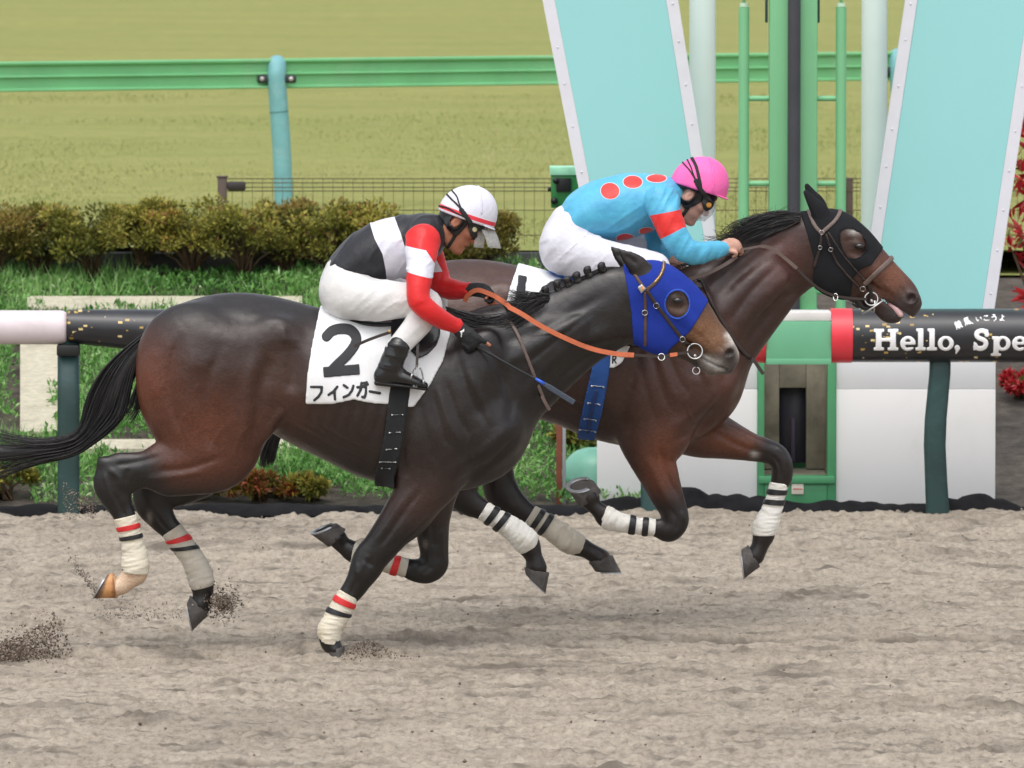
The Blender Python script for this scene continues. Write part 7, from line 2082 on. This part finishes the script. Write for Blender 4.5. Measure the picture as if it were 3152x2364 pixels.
    shmk('valve', hsh, circ(1461, 706, 8, YHd), .024, plain('valve_cream', S(186, 176, 132), 0.4, 0.1, 30), gg, inner=.010, ymax=Y)
    shmk('rivet', hsh, circ(1489, 695, 3.2, YHd), .022, M_SILV, gg, inner=.012, ymax=Y)
    sheet([z1(1400, 1120), z1(1404, 1250), z1(1400, 1380), z1(1380, 1500)], Y, .062, .045, M_VIS, gg, 'lens')
    sheet([z1(1640, 1110), z1(1700, 1230), z1(1745, 1370), z1(1785, 1510)], Y, .078, .060, M_VIS, gg, 'visor')
    # whip
    wp = thing('whip', W(1464, 1058, Y - .24), 'black riding whip with blue collar and flat padded end', 'whip')
    P0, P1 = Vector(W(1436, 1046, Y - .232)), Vector(W(1660, 1172, Y - .262))
    V, F = tube_mesh([P0.lerp(P1, t_) + Vector((0, 0, -.004 * math.sin(t_ * 3.14))) for t_ in np.linspace(0, 1, 14)], list(np.interp(np.linspace(0, 1, 14), [0, .35, .5, 1], [.0085, .0075, .005, .004])), 12)
    sh_ = mk('shaft', V, F, plain('whip_black', S(32, 34, 38), 0.5, 0.25, 60), wp)
    MB().tube([W(1648, 1165, Y - .2615), W(1676, 1182, Y - .265)], [.0062, .0085], 12).build('blue_collar', plain('collar_blue', S(52, 96, 206), 0.45), wp)
    PV, PF = ribbon(catmull(np.array([W(1674, 1181, Y - .265), W(1720, 1210, Y - .268), W(1768, 1240, Y - .272)]), 6), [.020] * 2 + [.0255] * 11, .012)
    o = mk('padded_end', PV, PF, plain('pad_slate', S(58, 66, 80), 0.5, 0.2, 30), wp, sharp=40)
    md = o.modifiers.new('round', 'BEVEL'); md.width = .004; md.segments = 3
    return root

def far_rider():
    Y = Y1
    YC = Y - .15
    dots = [(1878, 588, 28.5, 24), (1948, 561, 29, 18), (2022, 551, 30, 11), (1925, 737, 27, 16), (1990, 714, 22, 12), (1800, 604, 0.1, 0.1)]
    dc = [(W(x, y, YC), a * PXM(YC), b * PXM(YC)) for x, y, a, b in dots[:5]]
    def dotpat(V):
        d = np.full(len(V), 9.0)
        for c, a, b in dc: d = np.minimum(d, (np.sqrt(((V[:, 0] - c[0]) / a) ** 2 + ((V[:, 2] - c[2]) / b) ** 2) - 1) * min(a, b) * 1.4)
        return d
    band = px2([(2000, 664), (2012, 660), (2088, 645), (2108, 642), (2118, 700), (2103, 698), (2045, 728), (2030, 736)], Y - .23)
    mj = silk('silks_sky_dots', None, lambda t: t.mix(t.step(t.attr('pat'), 0.0), t.mix(t.step(t.attr('pat'), 0.0022), SKY, S(238, 214, 216)), S(228, 60, 56)))
    ms = silk('silks_sky_red', None, lambda t: t.mix(t.step(t.attr('pat'), 0.0), SKY, S(224, 48, 44)))
    def hand_near(b):
        b.sweep([(*W(2222, 762, Y - .125), .026, .030), (*W(2240, 757, Y - .125), .034, .030), (*W(2258, 756, Y - .125), .034, .030), (*W(2268, 762, Y - .122), .026, .026)], .015)
        for i, (kx, ky) in enumerate(((2246, 738), (2258, 740), (2268, 748), (2274, 757))):
            yy_ = Y - .135 + .016 * i
            finger(b, [W(kx - 12, ky + 10, yy_), W(kx, ky, yy_ - .006), W(kx + 10, ky + 13, yy_ - .004), W(kx + 8, ky + 26, yy_ + .012), W(kx - 4, ky + 28, yy_ + .02)], .0115, .006)
        finger(b, [W(2245, 772, Y - .145), W(2262, 776, Y - .155), W(2268, 782, Y - .15), W(2256, 790, Y - .14)], .0115, .008)
    def hand_far(b):
        b.sweep([(*W(2060, 800, Y + .16), .024, .03), (*W(2078, 806, Y + .15), .032, .03), (*W(2092, 812, Y + .145), .028, .028)], .015)
        for i in range(4): finger(b, [W(2084, 802 + 3 * i, Y + .17 - .02 * i), W(2104, 806 + 3 * i, Y + .165 - .02 * i), W(2108, 820 + 2 * i, Y + .16 - .02 * i), W(2096, 826, Y + .155 - .02 * i)], .0112, .005)
    D = dict(root=(1830, 855), label='rider in pale blue jacket with red spots and pink cap, bare hands on the reins', ear=(2120, 603), pitch=37, hs=1.0, skin='fair', stubble=.55,
             torso=[(1778, 682, 64, 0, .150), (1796, 668, 76, 0, .156), (1842, 652, 92, 0, .166), (1905, 640, 100, 0, .178), (1970, 625, 93, 0, .176), (2022, 612, 74, 0, .16), (2072, 595, 42, 0, .07)],
             armN=[(2036, 620, 54, -.185, .075), (2052, 668, 48, -.225, .066), (2072, 716, 44, -.25, .060), (2095, 754, 40, -.255, .055), (2122, 774, 38, -.245, .052), (2160, 778, 33, -.21, .046), (2198, 769, 27, -.165, .040), (2230, 762, 20, -.13, .032)],
             armF=[(2034, 618, 52, .185, .075), (2026, 680, 44, .23, .062), (2020, 735, 38, .245, .056), (2022, 772, 34, .235, .05), (2044, 788, 27, .20, .042), (2062, 797, 20, .165, .034)],
             pelvis=[(1752, 690, 62, 0, .15), (1742, 730, 74, 0, .17), (1742, 762, 78, 0, .18)],
             legN=[(1742, 766, 82, -.085, .10), (1830, 794, 66, -.16, .095), (1915, 806, 55, -.225, .085), (1985, 815, 48, -.275, .072), (2020, 826, 43, -.30, .062), (1990, 870, 40, -.305, .056), (1950, 915, 36, -.31, .05), (1915, 955, 34, -.315, .046)],
             legF=[(1742, 766, 80, .085, .10), (1830, 765, 66, .16, .095), (1910, 760, 55, .225, .085), (1972, 764, 48, .275, .072), (2000, 782, 43, .30, .062), (1975, 830, 40, .305, .056), (1940, 890, 36, .31, .05), (1910, 945, 34, .315, .046)],
             hands=[hand_near, hand_far], jfold=35, afold=60, bfold=40, mjac=mj, mslv=ms, mcuff=silk('cuff_sky', SKY), mbre=M_BRE2,
             pat=dotpat, spat=lambda V: poly_sdf(band, V[:, 0], V[:, 2]))
    root, hd, bf = rider(Y, D)
    for s in (-1, 1):
        yb = s * .318
        g = Field()
        g.sweep(cr([(1920, 950, 35, yb, .048), (1904, 985, 37, yb, .047), (1892, 1015, 37, yb, .043), (1880, 1032, 30, yb, .036)], Y), .02)
        g.sweep(cr([(1872, 1034, 27, yb, .033), (1910, 1035, 29, yb, .036), (1945, 1044, 23, yb, .042), (1990, 1060, 14, yb, .034)], Y), .02)
        V, Q = fmesh(g, .006, None, 2); mk('boot', V, Q, M_BOOT, root)
    pink = S(246, 108, 180)
    z2 = lambda x, y: (x / 7.373 + 2020, y / 7.373 + 460)
    straps = [([(2096, 492), (2100, 499), (2118, 518), (2133, 540), (2144, 560)], 5), ([(2112, 484), (2115, 490), (2126, 512), (2134, 536), (2146, 564)], 5), ([(2125, 476), (2128.5, 484), (2142, 510), (2150, 541), (2157, 575)], 10.5), ([(2142, 556), (2152, 576), (2166, 596)], 15)]
    hd.helmet((2146, 583), 17, (.134, .106, .142), dict(shell=silk('cap_pink', pink, None, 0.55), peak=silk('cap_pink_peak', pink, None, 0.55), strap=M_STRAP), root, straps, 6, .062, lab='pink cap', crease=[(2186, 480), (2193, 515), (2196, 555), (2194, 588)])
    hf = Field(); hf.ops = bf.ops
    lo, hi = box_of([(2055, 550), (2255, 710)], Y, -.13, .13)
    hsh = Shell(hf, lo, hi, .0036)
    YHd = Y - .07
    har = minus(polys([z2(*q) for q in [(330, 700), (520, 800), (920, 900), (1150, 990), (1090, 1130), (900, 1270), (740, 1340), (640, 1340), (555, 1210), (470, 1000), (400, 880)]], YHd), polys([z2(*q) for q in [(500, 900), (700, 880), (870, 940), (880, 1040), (800, 1130), (720, 1160), (620, 1130), (540, 1040)]], YHd))
    hn = shmk('chin_harness', hsh, har, .009, M_HARN, root, inner=-.003)
    shmk('chin_strap', hsh, lines([[z2(740, 1310), z2(640, 1450), z2(550, 1590)]], 10.5, YHd), .008, M_STRAP, hn, inner=-.003)
    gp = polys([z2(*q) for q in [(1000, 940), (1160, 1000), (1480, 1120), (1480, 1180), (1340, 1180), (1310, 1290), (1230, 1380), (1130, 1410), (1060, 1330), (1035, 1190), (1060, 1100)]], YHd)
    gg = shmk('goggles', hsh, gp, .018, M_GOG, root, inner=-.004, smooth=2)
    shmk('valve', hsh, circ(2182, 631, 8.8, YHd), .025, plain('valve_amber', S(176, 122, 40), 0.4, 0.1, 30), gg, inner=.010, ymax=Y)
    sheet([z2(1350, 1190), z2(1345, 1330), z2(1270, 1480), z2(1100, 1630)], Y, .060, .05, M_VIS, gg, 'lens')
    return root

near_rider()
far_rider()
# ================================================================== SAND THROWN UP BY THE HOOVES
def m_clod():
    t = NT('thrown_sand')
    return t.set(t.ramp(t.attr('rnd'), [(0, S(52, 44, 38)), (0.45, S(88, 76, 67)), (0.8, S(128, 114, 102)), (1, S(168, 154, 140))]), 0.95, spec=0.2)
M_CLOD = m_clod()
_OCT = np.array([(1, 0, 0), (-1, 0, 0), (0, 1, 0), (0, -1, 0), (0, 0, 1), (0, 0, -1)], float)
_OF = np.array([(0, 2, 4), (2, 1, 4), (1, 3, 4), (3, 0, 4), (2, 0, 5), (1, 2, 5), (3, 1, 5), (0, 3, 5)])
def clods(name, P, size, rng, label, tone):
    n = len(P)
    V = np.repeat(_OCT[None], n, 0) * (size[:, None, None] * rng.uniform(.5, 1.2, (n, 6, 1)))
    a = rng.uniform(0, 6.28, n); c, s_ = np.cos(a), np.sin(a)
    X = V[:, :, 0] * c[:, None] - V[:, :, 2] * s_[:, None]; Z = V[:, :, 0] * s_[:, None] + V[:, :, 2] * c[:, None]
    V[:, :, 0], V[:, :, 2] = X, Z
    V += P[:, None, :]
    F = (_OF[None] + np.arange(n)[:, None, None] * 6).reshape(-1, 3)
    mk(name, V.reshape(-1, 3), F, M_CLOD, smooth=False, attrs={'rnd': np.repeat(np.clip(tone, 0, 1), 6)}, kind='stuff', label=label, cat='sand', loc=tuple(P.mean(0) * np.array([1, 1, 0])))
rg = np.random.default_rng(77)
def spray(fn, n, Y, yj, smin_, smax, label, t0=.4):
    P, sz, tn = [], [], []
    while len(P) < n:
        x, y, dens = fn(rg)
        if rg.random() > dens: continue
        yo = rg.normal(0, yj)
        p = W(x, y, Y + yo)
        if p[2] < -.02: continue
        P.append(p); sz.append(smin_ + (smax - smin_) * rg.random() ** 2.5); tn.append(rg.normal(t0, .22))
    clods('thrown_sand', np.array(P), np.array(sz), rg, label, np.array(tn))
def f_big(r):
    u = r.random() ** .7
    x = 205 - u * 245 + r.normal(0, 14); top = np.interp(x, [-40, 60, 140, 175, 205, 225], [1995, 1965, 1915, 1885, 1935, 2000])
    y = 2030 - (2030 - top) * r.random() ** 1.8 + r.normal(0, 7)
    if r.random() < .10: x += r.normal(-10, 45); y -= abs(r.normal(0, 35))
    return x, y, 1.0
spray(f_big, 7500, WG(110, 2026)[1], .13, .0010, .0075, 'dark clods of sand thrown up at the left edge behind the hooves', .72)
def f_ball(r):
    q = abs(r.normal(0, .55)); a = r.uniform(0, 6.28)
    return 688 + 60 * q * math.cos(a), 1858 + 52 * q * math.sin(a) - (15 * q if r.random() < .3 else 0), 1.0
spray(f_ball, 2600, .1, .08, .001, .0068, 'round burst of dark sand behind the far hind hoof', .72)
def f_trail(r):
    u = r.random(); x = 218 + 95 * u + r.normal(0, 10 - 4 * u); y = 1715 + 125 * u ** .9 + r.normal(0, 7); return x, y, .9
spray(f_trail, 700, -.05, .06, .0009, .0045, 'thin trail of sand falling from the pale hind hoof', .6)
def f_post(r):
    u = r.random() ** .6; x = 195 + 95 * r.random() + r.normal(0, 6); y = 1600 - 120 * r.random() * (1 - (x - 195) / 160) ; return x, y, .8
spray(f_post, 520, 2.4, .25, .0018, .005, 'fine pale sand spray in front of the dark green rail post', .72)
def f_near(r):
    x = r.uniform(1050, 1330); top = 2020 - 50 * math.exp(-((x - 1130) / 70) ** 2); y = 2035 - (2035 - top) * r.random() ** 1.6; return x, y, math.exp(-((x - 1130) / 130) ** 2)
spray(f_near, 1900, -.12, .12, .0012, .007, 'low burst of sand at the planted forehoof', .68)
def f_low(r): return r.uniform(290, 560), 1905 - abs(r.normal(0, 26)) * (1 - 0), .8
spray(f_low, 600, .05, .15, .001, .0045, 'scattered sand grains under the hind hooves', .65)
# loose clods lying on the track
n = 2600
cx = rg.uniform(-3.3, 3.3, n); cy = -5.2 + rg.random(n) * 13.2
ix = np.clip(((cx + 3.5) / 7.0 * (nx - 1)).astype(int), 0, nx - 1); iy = np.clip(((cy + 5.6) / 13.75 * (ny - 1)).astype(int), 0, ny - 1)
sz = .002 + .009 * rg.random(n) ** 4
clods('loose_clods', np.stack([cx, cy, track_h[ix, iy] + sz * .3], 1), sz, rg, 'small loose clods scattered over the sand track', rg.normal(.78, .16, n))
